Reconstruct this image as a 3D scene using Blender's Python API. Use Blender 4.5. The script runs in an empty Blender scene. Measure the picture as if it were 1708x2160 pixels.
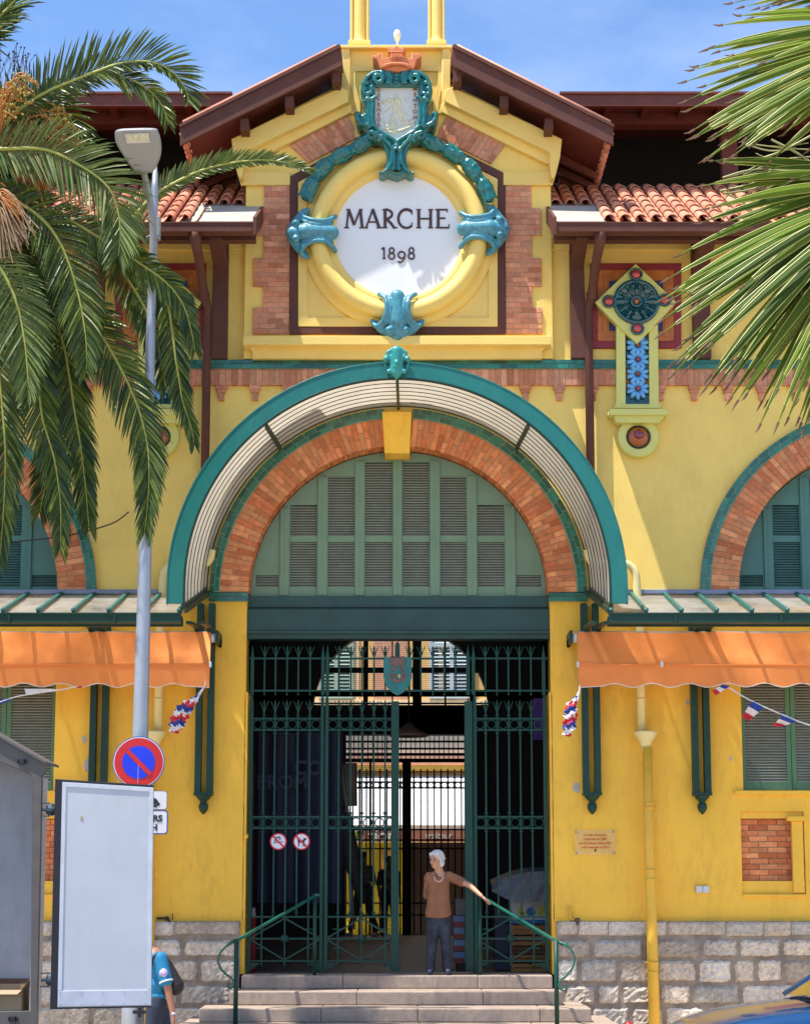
import bpy, bmesh, math, random
from mathutils import Vector, Matrix, Euler
random.seed(7)
scn = bpy.context.scene
COL = scn.collection
PI = math.pi
# ---------------- camera ----------------
F = 3800.0; TANT = .144; TH = math.atan(TANT); SHP = 226.0; D0 = 23.0; H = 2.1
cT, sT = math.cos(TH), math.sin(TH)
cam_d = bpy.data.cameras.new('camera'); cam = bpy.data.objects.new('camera', cam_d); COL.objects.link(cam)
cam.location = (0, -D0, H); cam.rotation_euler = (PI/2 + TH, 0, 0)
cam_d.sensor_fit = 'AUTO'; cam_d.sensor_width = 36; cam_d.lens = F/2160*36
cam_d.shift_y = SHP/2160; cam_d.clip_end = 2000; cam_d.clip_start = .1
scn.camera = cam
# ---------------- light ----------------
SUNV = Vector((1.70, 1.0, -5.1)).normalized()          # direction the light travels
ELEV = math.asin(-SUNV.z); AZ = math.atan2(-SUNV.x, -SUNV.y)
w = bpy.data.worlds.new('World'); scn.world = w; w.use_nodes = True
nt = w.node_tree; nt.nodes.clear()
def wn(t): return nt.nodes.new(t)
out = wn('ShaderNodeOutputWorld'); bg = wn('ShaderNodeBackground'); sky = wn('ShaderNodeTexSky')
sky.sky_type = 'NISHITA'; sky.sun_disc = False; sky.sun_elevation = ELEV; sky.sun_rotation = AZ
sky.air_density = 1.0; sky.dust_density = .6; sky.ozone_density = 2.2
SKY_STR = .14
bg.inputs[1].default_value = SKY_STR
tc = wn('ShaderNodeTexCoord'); mp = wn('ShaderNodeMapping'); mp.inputs['Scale'].default_value = (2.2, 2.2, 5.5)
mp.inputs['Location'].default_value = (1.3, .4, .35)
nz = wn('ShaderNodeTexNoise'); nz.inputs['Scale'].default_value = 1.7; nz.inputs['Detail'].default_value = 7; nz.inputs['Roughness'].default_value = .55
rp = wn('ShaderNodeValToRGB'); rp.color_ramp.elements[0].position = .46; rp.color_ramp.elements[1].position = .86
rp.color_ramp.elements[0].color = (0,0,0,1); rp.color_ramp.elements[1].color = (.30,.30,.30,1)
mx = wn('ShaderNodeMix'); mx.data_type = 'RGBA'; mx.inputs[7].default_value = (7.2, 7.6, 8.3, 1)
L_ = nt.links.new
L_(tc.outputs['Generated'], mp.inputs[0]); L_(mp.outputs[0], nz.inputs[0]); L_(nz.outputs[0], rp.inputs[0])
tn = wn('ShaderNodeMix'); tn.data_type = 'RGBA'; tn.blend_type = 'MULTIPLY'; tn.inputs[0].default_value = 1; tn.inputs[7].default_value = (.78, .93, 1.10, 1)
L_(sky.outputs[0], tn.inputs[6])
L_(rp.outputs[0], mx.inputs[0]); L_(tn.outputs[2], mx.inputs[6]); L_(mx.outputs[2], bg.inputs[0]); L_(bg.outputs[0], out.inputs[0])
sun_d = bpy.data.lights.new('sun', 'SUN'); sun_d.energy = 5.0; sun_d.angle = math.radians(.55); sun_d.color = (1, .955, .88)
sun = bpy.data.objects.new('sun', sun_d); COL.objects.link(sun); sun.location = (-20, -20, 40)
sun.rotation_euler = SUNV.to_track_quat('-Z', 'Y').to_euler()
scn.view_settings.view_transform = 'Standard'; scn.view_settings.look = 'None'; scn.view_settings.gamma = 1
scn.view_settings.exposure = .73
try: scn.view_settings.use_curve_mapping = False
except Exception: pass
scn.cycles.max_bounces = 8; scn.cycles.transparent_max_bounces = 16
scn.cycles.caustics_reflective = False; scn.cycles.caustics_refractive = False
scn.cycles.sample_clamp_indirect = 6

# ---------------- picture point -> point on the plane Y ----------------
def P(px, py, Y=0.0):
    a = (px-854)/F; b = (1080+SHP-py)/F
    dy = cT-b*sT; dz = sT+b*cT; t = (Y+D0)/dy
    return Vector((a*t, Y, H+dz*t))
def SC(py, Y=0.0):                                      # metres per picture unit
    return P(1000, py, Y).x/146.0
def XZ(px, py, Y=0.0):
    p = P(px, py, Y); return (p.x, p.z)

# ---------------- object helpers ----------------
def link(name, me, m=None, parent=None, smooth=False):
    o = bpy.data.objects.new(name, me); COL.objects.link(o)
    if m is not None:
        ms = m if isinstance(m, (list, tuple)) else [m]
        me.materials.clear()
        for k in ms: me.materials.append(k)
    if smooth:
        me.polygons.foreach_set('use_smooth', [True]*len(me.polygons))
    if parent is not None: adopt(o, parent)
    return o
def adopt(o, parent):
    o.parent = parent
    if parent.type == 'EMPTY': o.location = -parent.location
def tag(o, label=None, cat=None, group=None, kind=None):
    if label: o['label'] = label
    if cat: o['category'] = cat
    if group: o['group'] = group
    if kind: o['kind'] = kind
    return o
def thing(name, label, cat, loc=(0,0,0), group=None):
    o = bpy.data.objects.new(name, None); COL.objects.link(o); o.location = loc; o.empty_display_size = .2
    return tag(o, label, cat, group)
def copy_tree(o, delta, label=None, parent=None, mirror=False):
    c = o.copy(); COL.objects.link(c)
    if parent is None: c.location = o.location + Vector(delta)
    else: c.parent = parent
    if label: c['label'] = label
    for ch in [k for k in bpy.data.objects if k.parent == o]: copy_tree(ch, delta, None, c)
    return c

AUTO = dict(gate_stile='gate_stile', grille_post='grille_post', rail_post='rail_post', eyes='eye', eyebrows='eyebrow', niche_sill='niche_sill', glazing_bars='glazing_bar', roof_rafters='roof_rafter', eave_rafters='eave_rafter', door_hinge='door_hinge', latch='latch', car_wheels='car_wheel', clamp='clamp', lintel='lintel', sign_clamp='sign_clamp', house_trim='house_trim', parasol_pole='parasol_pole', plinth='plinth', rear_lintel='rear_lintel', slatted_blind='slatted_blind', rafter_tails='rafter_tail')
class MB:
    def __init__(s): s.v = []; s.f = []; s.c = []; s.mi = []; s.parts = []
    def add(s, vs, fs, c=None, mi=0):
        b = len(s.v); s.v += [tuple(v) for v in vs]
        if c is None: c = random.random()
        s.parts.append((vs, fs, c, mi))
        for f in fs: s.f.append(tuple(b+i for i in f)); s.c.append(c); s.mi.append(mi)
    def box(s, x0, x1, y0, y1, z0, z1, c=None, mi=0):
        if x0 > x1: x0, x1 = x1, x0
        if y0 > y1: y0, y1 = y1, y0
        if z0 > z1: z0, z1 = z1, z0
        vs = [(x0,y0,z0),(x1,y0,z0),(x1,y1,z0),(x0,y1,z0),(x0,y0,z1),(x1,y0,z1),(x1,y1,z1),(x0,y1,z1)]
        s.add(vs, [(0,3,2,1),(4,5,6,7),(0,1,5,4),(1,2,6,5),(2,3,7,6),(3,0,4,7)], c, mi)
    def pbox(s, px0, py0, px1, py1, Yf, Yb, c=None, mi=0):       # box whose front face spans the given picture rect
        m = (py0+py1)/2
        s.box(P(px0,m,Yf).x, P(px1,m,Yf).x, Yf, Yb, P(0,py1,Yf).z, P(0,py0,Yf).z, c, mi)
    def hexa(s, a, b, c=None, mi=0):                     # two quads (4 pts each)
        s.add(list(a)+list(b), [(3,2,1,0),(4,5,6,7),(0,1,5,4),(1,2,6,5),(2,3,7,6),(3,0,4,7)], c, mi)
    def bar(s, p, q, w, h=None, up=(0,0,1), c=None, mi=0):
        p = Vector(p); q = Vector(q); d = (q-p)
        if d.length < 1e-6: return
        d.normalize(); h = w if h is None else h
        u = Vector(up)
        if abs(d.dot(u)) > .97: u = Vector((0,1,0))
        sx = d.cross(u).normalized()*w/2; sz = sx.cross(d).normalized()*h/2
        s.hexa([p-sx-sz, p+sx-sz, p+sx+sz, p-sx+sz], [q-sx-sz, q+sx-sz, q+sx+sz, q-sx+sz], c, mi)
    def tube(s, pts, r, n=8, c=None, mi=0, caps=True):
        pts = [Vector(p) for p in pts]; N = len(pts)
        rs = r if isinstance(r, (list, tuple)) else [r]*N
        if c is None: c = random.random()
        vs = []; prev = None
        for i, p in enumerate(pts):
            d = (pts[min(i+1,N-1)]-pts[max(i-1,0)]).normalized()
            if prev is None:
                u = Vector((0,0,1)) if abs(d.z) < .9 else Vector((0,1,0))
                a = d.cross(u).normalized()
            else:
                a = (prev - d*prev.dot(d)).normalized()
            prev = a; b = d.cross(a)
            for k in range(n):
                t = 2*PI*k/n; vs.append(p+(a*math.cos(t)+b*math.sin(t))*rs[i])
        fs = []
        for i in range(N-1):
            for k in range(n):
                k2 = (k+1) % n; fs.append((i*n+k, i*n+k2, (i+1)*n+k2, (i+1)*n+k))
        if caps: fs.append(tuple(range(n-1,-1,-1))); fs.append(tuple((N-1)*n+k for k in range(n)))
        s.add(vs, fs, c, mi)
    def lathe(s, c0, prof, axis=(0,0,1), n=20, c=None, mi=0):   # prof: (radius, height along axis)
        ax = Vector(axis).normalized(); u = Vector((1,0,0)) if abs(ax.x) < .9 else Vector((0,1,0))
        a = ax.cross(u).normalized(); b = ax.cross(a); c0 = Vector(c0); vs = []
        for r, h in prof:
            for k in range(n):
                t = 2*PI*k/n; vs.append(c0+ax*h+(a*math.cos(t)+b*math.sin(t))*r)
        fs = []
        for i in range(len(prof)-1):
            for k in range(n):
                k2 = (k+1) % n; fs.append((i*n+k, i*n+k2, (i+1)*n+k2, (i+1)*n+k))
        if prof[0][0] > 1e-5 and not (len(prof) == 2 and abs(prof[0][1]-prof[1][1]) < 1e-6): fs.append(tuple(range(n-1,-1,-1)))
        if prof[-1][0] > 1e-5: fs.append(tuple((len(prof)-1)*n+k for k in range(n)))
        s.add(vs, fs, c, mi)
    def ball(s, c0, r, n=14, c=None, mi=0):
        rr = r if isinstance(r, (tuple, list)) else (r, r, r); c0 = Vector(c0); m = max(4, n//2); vs = []
        for i in range(m+1):
            a = PI*i/m
            for k in range(n):
                t = 2*PI*k/n; vs.append(c0+Vector((math.sin(a)*math.cos(t)*rr[0], math.sin(a)*math.sin(t)*rr[1], math.cos(a)*rr[2])))
        fs = [(i*n+k, (i+1)*n+k, (i+1)*n+(k+1) % n, i*n+(k+1) % n) for i in range(m) for k in range(n)]
        s.add(vs, fs, c, mi)
    def build(s, name, m, parent=None, smooth=False, bevel=0, weld=False, split=False):
        if name in AUTO and not split and len(s.parts) > 1:  # one object per cluster of touching pieces
            bb = []
            for vs, fs, c, mi in s.parts:
                bb.append([[min(v[k] for v in vs)-.006 for k in range(3)], [max(v[k] for v in vs)+.006 for k in range(3)]])
            g = list(range(len(bb)))
            def fd(a):
                while g[a] != a: a = g[a]
                return a
            for i in range(len(bb)):
                for j in range(i):
                    if all(bb[i][0][k] <= bb[j][1][k] and bb[j][0][k] <= bb[i][1][k] for k in range(3)):
                        a, b2_ = fd(i), fd(j)
                        if a != b2_: g[a] = b2_
            cl = {}
            for i in range(len(bb)): cl.setdefault(fd(i), []).append(i)
            if len(cl) > 1:
                for ix in cl.values():
                    b = MB()
                    for i in ix: b.add(*s.parts[i])
                    b.parts = b.parts[:1]; o = b.build(AUTO[name], m, parent, smooth, bevel, weld)
                return o
            name = AUTO[name]
        if split:                                           # one object per added piece
            o = None
            for vs, fs, c, mi in s.parts:
                b = MB(); b.add(vs, fs, c, mi); o = b.build(name, m, parent, smooth, bevel, weld)
            return o
        me = bpy.data.meshes.new(name); me.from_pydata(s.v, [], s.f)
        at = me.color_attributes.new('Col', 'FLOAT_COLOR', 'CORNER')
        buf = []
        for f, c in zip(s.f, s.c):
            cc = (c, c, c, 1.) if not isinstance(c, tuple) else (c[0], c[1], c[2], 1.)
            buf += list(cc)*len(f)
        at.data.foreach_set('color', buf)
        me.polygons.foreach_set('material_index', s.mi)
        o = link(name, me, m, parent, smooth)
        if weld or s_norm:
            bm = bmesh.new(); bm.from_mesh(me)
            if weld: bmesh.ops.remove_doubles(bm, verts=bm.verts, dist=1e-5)
            bmesh.ops.recalc_face_normals(bm, faces=bm.faces); bm.to_mesh(me); bm.free()
        if bevel:
            b = o.modifiers.new('b', 'BEVEL'); b.width = bevel; b.segments = 2; b.limit_method = 'ANGLE'; b.angle_limit = math.radians(40)
        return o
s_norm = True
def ev(o):                                              # bake an object's modifiers into a new mesh
    bpy.context.view_layer.update(); dg = bpy.context.evaluated_depsgraph_get()
    return bpy.data.meshes.new_from_object(o.evaluated_get(dg))
def kill(o):
    d = o.data; bpy.data.objects.remove(o)
    try:
        if isinstance(d, bpy.types.Mesh): bpy.data.meshes.remove(d)
        else: bpy.data.curves.remove(d)
    except Exception: pass
def plate(name, polys, Yf, Yb, m, parent=None, bev=0, smooth=False, res=2):  # (X,Z) outlines, first outer, others holes
    cu = bpy.data.curves.new('t', 'CURVE'); cu.dimensions = '2D'; cu.fill_mode = 'BOTH'
    cu.extrude = max(0, (Yb-Yf)/2-bev); cu.bevel_depth = bev; cu.bevel_resolution = res; cu.offset = -bev
    for pl in polys:
        sp = cu.splines.new('POLY'); sp.points.add(len(pl)-1); sp.use_cyclic_u = True
        for q, (x, z) in zip(sp.points, pl): q.co = (x, z, 0, 1)
    t = bpy.data.objects.new('t', cu); COL.objects.link(t); me = ev(t); kill(t)
    me.transform(Matrix.Translation((0, (Yf+Yb)/2, 0)) @ Matrix.Rotation(PI/2, 4, 'X')); me.name = name
    at = me.color_attributes.new('Col', 'FLOAT_COLOR', 'CORNER'); at.data.foreach_set('color', [.5,.5,.5,1.]*len(me.loops))
    return link(name, me, m, parent, smooth)
def pp(pts, Y): return [XZ(x, y, Y) for x, y in pts]
def mir(pts, cx): return [(2*cx-x, y) for x, y in pts]
def sym(pts, cx): return pts + [(2*cx-x, y) for x, y in reversed(pts)]
def text(name, s, size, pos, m, parent=None, depth=.004, align='CENTER', rz=0, tilt=None, spacing=1.0, off=0):
    cu = bpy.data.curves.new('t', 'FONT'); cu.body = s; cu.size = size; cu.align_x = align; cu.align_y = 'CENTER'
    cu.extrude = depth; cu.space_character = spacing; cu.offset = off; cu.space_line = 1.0
    t = bpy.data.objects.new('t', cu); COL.objects.link(t); me = ev(t); kill(t)
    me.transform(Matrix.Translation(Vector(pos)) @ Matrix.Rotation(rz, 4, 'Z') @ Matrix.Rotation(PI/2, 4, 'X'))
    return link(name, me, m, parent)
def blobmesh(prims, voxel=.01, sm=4):
    mb = MB()
    for p in prims:
        if p[0] == 'e':
            c, r = Vector(p[1]), p[2]; rot = p[3] if len(p) > 3 else None
            b0 = len(mb.v); mb.ball((0,0,0), r, 16)
            for i in range(b0, len(mb.v)):
                v = Vector(mb.v[i]); v = (rot @ v) if rot else v; mb.v[i] = tuple(v+c)
        else:
            _, a, b, ra, rb = p; a = Vector(a); b = Vector(b); pts = []; rs = []
            d = (b-a).normalized() if (b-a).length > 1e-6 else Vector((0,0,1))
            for k in range(4):
                t = (PI/2)*k/4; pts.append(a-d*ra*math.cos(t)); rs.append(max(ra*math.sin(t), 1e-4))
            pts.append(a); rs.append(ra); pts.append(b); rs.append(rb)
            for k in range(3, -1, -1):
                t = (PI/2)*k/4; pts.append(b+d*rb*math.cos(t)); rs.append(max(rb*math.sin(t), 1e-4))
            mb.tube(pts, rs, 14)
    o = mb.build('t', None); me0 = o.data
    md = o.modifiers.new('r', 'REMESH'); md.mode = 'VOXEL'; md.voxel_size = voxel; md.use_smooth_shade = True
    if sm: s_ = o.modifiers.new('s', 'SMOOTH'); s_.iterations = sm; s_.factor = .5
    me = ev(o); kill(o); return me
def blob(name, prims, m, parent=None, voxel=.01, sm=4):
    return link(name, blobmesh(prims, voxel, sm), m, parent, True)
def cr(pts, n=8):                                        # catmull-rom through points
    pts = [Vector(p) for p in pts]; o = []
    for i in range(len(pts)-1):
        p0 = pts[max(i-1,0)]; p1 = pts[i]; p2 = pts[i+1]; p3 = pts[min(i+2,len(pts)-1)]
        for k in range(n):
            t = k/n; o.append(.5*((2*p1)+(p2-p0)*t+(2*p0-5*p1+4*p2-p3)*t*t+(3*p1-p0-3*p2+p3)*t*t*t))
    o.append(pts[-1]); return o
def crpx(pts, n=6):
    return [(v.x, v.y) for v in cr([(x, y, 0) for x, y in pts], n)]

# ---------------- materials ----------------
def M(name, col, rough=.6, metal=0, var=.12, scale=6, bump=0, bscale=60, attr=0, col2=None, coat=0, spec=.5,
      stain=0, stain_col=(.2,.16,.1), zs=1, trans=0, alpha=1, emit=0, transl=0, sheen=0):
    m = bpy.data.materials.new(name); m.use_nodes = True; n = m.node_tree; b = n.nodes['Principled BSDF']; lk = n.links.new
    b.inputs['Roughness'].default_value = rough; b.inputs['Metallic'].default_value = metal
    b.inputs['Coat Weight'].default_value = coat; b.inputs['Coat Roughness'].default_value = .08
    b.inputs['Specular IOR Level'].default_value = spec
    def N(t): return n.nodes.new(t)
    tc = N('ShaderNodeTexCoord')
    def noise(sc, det=4, zscale=1):
        mp = N('ShaderNodeMapping'); mp.inputs['Scale'].default_value = (1, 1, zscale)
        nz = N('ShaderNodeTexNoise'); nz.inputs['Scale'].default_value = sc; nz.inputs['Detail'].default_value = det
        nz.inputs['Roughness'].default_value = .6
        lk(tc.outputs['Object'], mp.inputs[0]); lk(mp.outputs[0], nz.inputs['Vector']); return nz
    def mix(a, bb, f, mode='MIX'):
        x = N('ShaderNodeMix'); x.data_type = 'RGBA'; x.blend_type = mode; x.clamp_result = False
        for s, v in ((6, a), (7, bb), (0, f)):
            if hasattr(v, 'is_linked') or hasattr(v, 'links'): lk(v, x.inputs[s])
            elif isinstance(v, (int, float)): x.inputs[s].default_value = v
            else: x.inputs[s].default_value = (*v[:3], 1)
        return x.outputs[2]
    cur = tuple(col)
    if attr:
        at = N('ShaderNodeAttribute'); at.attribute_name = 'Col'
        if col2: cur = mix(cur, col2, at.outputs['Fac'])
        mr = N('ShaderNodeMapRange'); mr.inputs[3].default_value = 1-attr; mr.inputs[4].default_value = 1+attr*.5
        ml = N('ShaderNodeMath'); ml.operation = 'MULTIPLY'; ml.inputs[1].default_value = 7.31
        fr = N('ShaderNodeMath'); fr.operation = 'FRACT'
        lk(at.outputs['Fac'], ml.inputs[0]); lk(ml.outputs[0], fr.inputs[0]); lk(fr.outputs[0], mr.inputs[0])
        cur = mix(cur, mr.outputs[0], 1.0, 'MULTIPLY')
    elif col2:
        nz = noise(scale*.6, 5, zs); r = N('ShaderNodeValToRGB'); r.color_ramp.elements[0].position = .38; r.color_ramp.elements[1].position = .66
        lk(nz.outputs[0], r.inputs[0]); cur = mix(cur, col2, r.outputs[0])
    if var:
        nz = noise(scale, 6, zs); mr = N('ShaderNodeMapRange'); mr.inputs[1].default_value = .3; mr.inputs[2].default_value = .7
        mr.inputs[3].default_value = 1-var; mr.inputs[4].default_value = 1+var
        lk(nz.outputs[0], mr.inputs[0]); cur = mix(cur, mr.outputs[0], 1.0, 'MULTIPLY')
    if stain:
        nz = noise(2.2, 7, .35); nz2 = noise(14, 5, .3)
        ad = N('ShaderNodeMath'); ad.operation = 'MULTIPLY'; lk(nz.outputs[0], ad.inputs[0]); lk(nz2.outputs[0], ad.inputs[1])
        r = N('ShaderNodeMapRange'); r.inputs[1].default_value = .24; r.inputs[2].default_value = .46; r.inputs[4].default_value = stain
        lk(ad.outputs[0], r.inputs[0]); cur = mix(cur, stain_col, r.outputs[0])
    if isinstance(cur, tuple): b.inputs['Base Color'].default_value = (*cur, 1)
    else: lk(cur, b.inputs['Base Color'])
    if bump:
        nz = noise(bscale, 6); bp = N('ShaderNodeBump'); bp.inputs['Strength'].default_value = bump; bp.inputs['Distance'].default_value = .01
        lk(nz.outputs[0], bp.inputs['Height']); lk(bp.outputs[0], b.inputs['Normal'])
    if trans: b.inputs['Transmission Weight'].default_value = trans
    if emit:
        b.inputs['Emission Color'].default_value = (*col, 1); b.inputs['Emission Strength'].default_value = emit
    o = n.nodes['Material Output']; sh = b.outputs[0]
    if transl:
        t = N('ShaderNodeBsdfTranslucent'); ms = N('ShaderNodeMixShader'); ms.inputs[0].default_value = transl
        if isinstance(cur, tuple): t.inputs[0].default_value = (*cur, 1)
        else: lk(cur, t.inputs[0])
        lk(sh, ms.inputs[1]); lk(t.outputs[0], ms.inputs[2]); sh = ms.outputs[0]
    if alpha < 1:
        t = N('ShaderNodeBsdfTransparent'); ms = N('ShaderNodeMixShader'); ms.inputs[0].default_value = alpha
        lk(t.outputs[0], ms.inputs[1]); lk(sh, ms.inputs[2]); sh = ms.outputs[0]
    lk(sh, o.inputs[0]); return m
Y_UP = M('stucco_pale', (.88,.625,.155), .8, var=.07, scale=1.3, bump=.4, bscale=45, stain=.32, stain_col=(.62,.42,.11))
Y_LO = M('stucco_deep', (.90,.53,.055), .75, var=.08, scale=1.1, bump=.45, bscale=38, stain=.6, stain_col=(.62,.36,.05))
Y_TRIM = M('trim_yellow', (.82,.58,.15), .6, var=.05, scale=3, bump=.15, bscale=60)
Y_GRN = M('trim_lemon', (.66,.62,.17), .55, var=.05, scale=5, bump=.1)
BRICK = M('brick', (.61,.16,.048), .8, var=.22, scale=14, bump=.6, bscale=90, attr=.25, col2=(.77,.32,.13))
BRICKU = M('brick_upper', (.56,.19,.09), .8, var=.2, scale=16, bump=.6, bscale=90, attr=.22, col2=(.70,.32,.18))
MORTAR = M('mortar', (.48,.33,.23), .9, var=.15, bump=.4)
TILEG = M('green_glazed_tile', (.012,.13,.06), .18, var=.2, scale=10, attr=.5, col2=(.02,.16,.10), coat=.5)
GROUT = M('grout', (.30,.38,.26), .8)
TEAL = M('teal_paint', (.010,.155,.135), .35, var=.1, scale=3, bump=.05, bscale=20, stain=.2, stain_col=(.10,.32,.30))
TEALG = M('teal_glaze', (.003,.14,.135), .22, var=.45, scale=16, coat=.45, bump=.6, bscale=45, stain=.35, stain_col=(.02,.06,.05))
BLUEG = M('blue_glaze', (.055,.235,.30), .35, var=.35, scale=16, coat=.2, bump=.5, bscale=45, stain=.3, stain_col=(.03,.12,.15))
GIRON = M('green_iron', (.007,.052,.038), .45, spec=.3, var=.12, scale=8)
GDARK = M('green_dark', (.010,.046,.034), .45, spec=.3, var=.12, scale=5)
GSHUT = M('shutter_green', (.16,.265,.17), .55, var=.08, scale=4)
GSLAT = M('shutter_slat', (.27,.30,.24), .6, var=.12, scale=8)
GWIN = M('shutter_green_low', (.085,.20,.10), .55, var=.08, scale=4)
BROWN = M('brown_paint', (.105,.038,.026), .6, spec=.25, var=.12, scale=4, stain=.15, stain_col=(.2,.12,.11))
BROWNR = M('red_brown_wood', (.12,.028,.016), .6, var=.2, scale=6)
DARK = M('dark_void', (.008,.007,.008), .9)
WHITE = M('white_disc', (.80,.80,.80), .5, var=.015, scale=2)
TERRA = M('terracotta', (.60,.20,.10), .75, var=.2, scale=9, bump=.4, attr=.25, col2=(.64,.28,.17))
TERRAC = M('terracotta_crown', (.60,.19,.07), .7, var=.15, scale=12, bump=.4)
STONE = M('rubble_stone', (.60,.49,.37), .9, var=.3, scale=22, bump=1.0, bscale=45, attr=.35, col2=(.66,.60,.52), stain=.5, stain_col=(.20,.16,.13))
STONEM = M('stone_mortar', (.29,.235,.185), .9, var=.3, scale=7, bump=.6, stain=.5, stain_col=(.13,.11,.10))
STEPM = M('step_stone', (.36,.275,.215), .7, var=.14, scale=9, bump=.5, bscale=60, stain=.8, stain_col=(.19,.15,.12))
ORANGE = M('orange_canvas', (.92,.295,.075), .85, var=.05, scale=2.5, bump=.2, bscale=5, transl=.15, stain=.1, stain_col=(.70,.25,.09))
WHITEP = M('white_paint', (.60,.61,.64), .45, var=.05, scale=3, stain=.35, stain_col=(.5,.5,.53))
BLACK = M('black_paint', (.012,.012,.02), .45)
STEEL = M('galvanised_steel', (.36,.39,.43), .42, metal=.4, var=.08, scale=5)
LAMPG = M('lamp_grey', (.27,.275,.27), .45, var=.04)
LEAD = M('lead_flashing', (.20,.24,.34), .5, var=.15)
PIPEC = M('cream_pipe', (.78,.66,.30), .5, var=.05)
PIPEY = M('yellow_pipe', (.80,.47,.045), .5, var=.06)
REDB = M('red_ceramic', (.48,.05,.04), .2, coat=.6)
MAROON = M('maroon', (.24,.02,.025), .6, var=.15)
ORNG = M('orange_ceramic', (.46,.13,.015), .5, var=.25, scale=12)
BLUEP = M('blue_ceramic', (.015,.03,.13), .4)
INK = M('brown_letter', (.065,.028,.026), .5)
REDL = M('red_letter', (.50,.05,.02), .6)
# =====================================================================  MARKET HALL
def bricks_rect(mb, X0, X1, Z0, Z1, Yf, Yb, bl=.21, bh=.0615, gap=.009, vert=False, ph=0):
    if vert: A0, A1, B0, B1 = Z0, Z1, X0, X1
    else: A0, A1, B0, B1 = X0, X1, Z0, Z1
    n = max(1, round((B1-B0)/(bh+gap))); st = (B1-B0)/n
    for i in range(n):
        b0 = B0+i*st; b1 = b0+st-gap
        a = A0 - (bl*(.5 if (i+ph) % 2 else 0))
        while a < A1-.004:
            q0, q1 = max(a, A0), min(a+bl-gap, A1)
            if q1-q0 > .012:
                y = Yf+random.uniform(-.002, .003)
                if vert: mb.box(b0, b1, y, Yb, q0, q1)
                else: mb.box(q0, q1, y, Yb, b0, b1)
            a += bl
def bricks_arc(mb, cx, cz, r0, r1, a0, a1, Yf, Yb, w=.072, gap=.009, fr=(.62, .38), wob=.002, seg=1):
    rm = (r0+r1)/2; n = max(1, round((a1-a0)*rm/w))
    for i in range(n):
        t0 = a0+(a1-a0)*i/n; t1 = a0+(a1-a0)*(i+1)/n-gap/rm
        cuts = [0, fr[0], 1] if i % 2 == 0 else [0, fr[1], 1]
        if random.random() < .12: cuts = [0, 1]
        for k in range(len(cuts)-1):
            ra = r0+(r1-r0)*cuts[k]; rb = r0+(r1-r0)*cuts[k+1]-(gap if k < len(cuts)-2 else 0)
            y = Yf+random.uniform(-wob, wob)
            q = [(cx+ra*math.cos(t0), cz+ra*math.sin(t0)), (cx+ra*math.cos(t1), cz+ra*math.sin(t1)),
                 (cx+rb*math.cos(t1), cz+rb*math.sin(t1)), (cx+rb*math.cos(t0), cz+rb*math.sin(t0))]
            mb.hexa([(x, y, z) for x, z in q], [(x, Yb, z) for x, z in q])
def ringpoly(cx, cz, r, a0, a1, n=48):
    return [(cx+r*math.cos(a0+(a1-a0)*i/n), cz+r*math.sin(a0+(a1-a0)*i/n)) for i in range(n+1)]
def arcband(cx, cz, r0, r1, a0, a1, n=48):
    return ringpoly(cx, cz, r0, a0, a1, n) + ringpoly(cx, cz, r1, a1, a0, n)

hall = thing('market_hall', 'yellow covered market hall with green and brick arches, round 1898 sign and tiled eaves', 'building', (0, .2, 0))
S1 = SC(1150)
AX, AZ = XZ(840, 1255); R0, R1, R2 = 315*S1, 373*S1, 396*S1
XL, XR = -9.5, 11.0
ZPL = P(0, 1943).z                     # top of the stone plinth
LAND = P(0, 2056, -.15).z              # landing level
DX0, DX1 = P(521, 1650).x, P(1159, 1650).x      # door jambs
SAX = [AX + (1868-840)*S1*1.0, AX - (1868-840)*S1*1.0]   # side arches
ZEAVE = P(0, 470, 0).z

# ---- main front wall with openings
ZTOP = P(0, 500).z
def archhole(cx, r, zb):
    return [(cx-r, zb)] + [(cx-r*math.cos(PI*i/48), AZ+r*math.sin(PI*i/48)) for i in range(49)] + [(cx+r, zb)]
outer = [(XL, ZPL), (DX0-.03, ZPL), (DX0-.03, AZ-.02), (AX-R0, AZ-.02)] + ringpoly(AX, AZ, R0, PI, 0, 60) + [(AX+R0, AZ-.02), (DX1+.03, AZ-.02), (DX1+.03, ZPL), (XR, ZPL), (XR, ZTOP), (XL, ZTOP)]
holes = []
WZ0, WZ1 = P(0, 1667).z, AZ-.62
for cx in SAX:
    h = archhole(cx, R0, AZ-.15); holes.append(h)
    holes.append([(cx-R0, WZ0), (cx+R0, WZ0), (cx+R0, WZ1), (cx-R0, WZ1)])
nx0 = P(1563, 1800).x-SAX[0]; NZ0, NZ1 = P(0, 1886).z, P(0, 1712).z
for cx in SAX:
    s = 1 if cx > 0 else -1
    a, b = sorted((cx+s*nx0, cx+s*(nx0+.80)))
    holes.append([(a, NZ0), (b, NZ0), (b, NZ1), (a, NZ1)])
    a2, b2 = sorted((cx-s*nx0, cx-s*(nx0+.80))); holes.append([(a2, NZ0), (b2, NZ0), (b2, NZ1), (a2, NZ1)])
ZSPL = AZ-.03
def clipz(poly, lo, hi): pass
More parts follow.
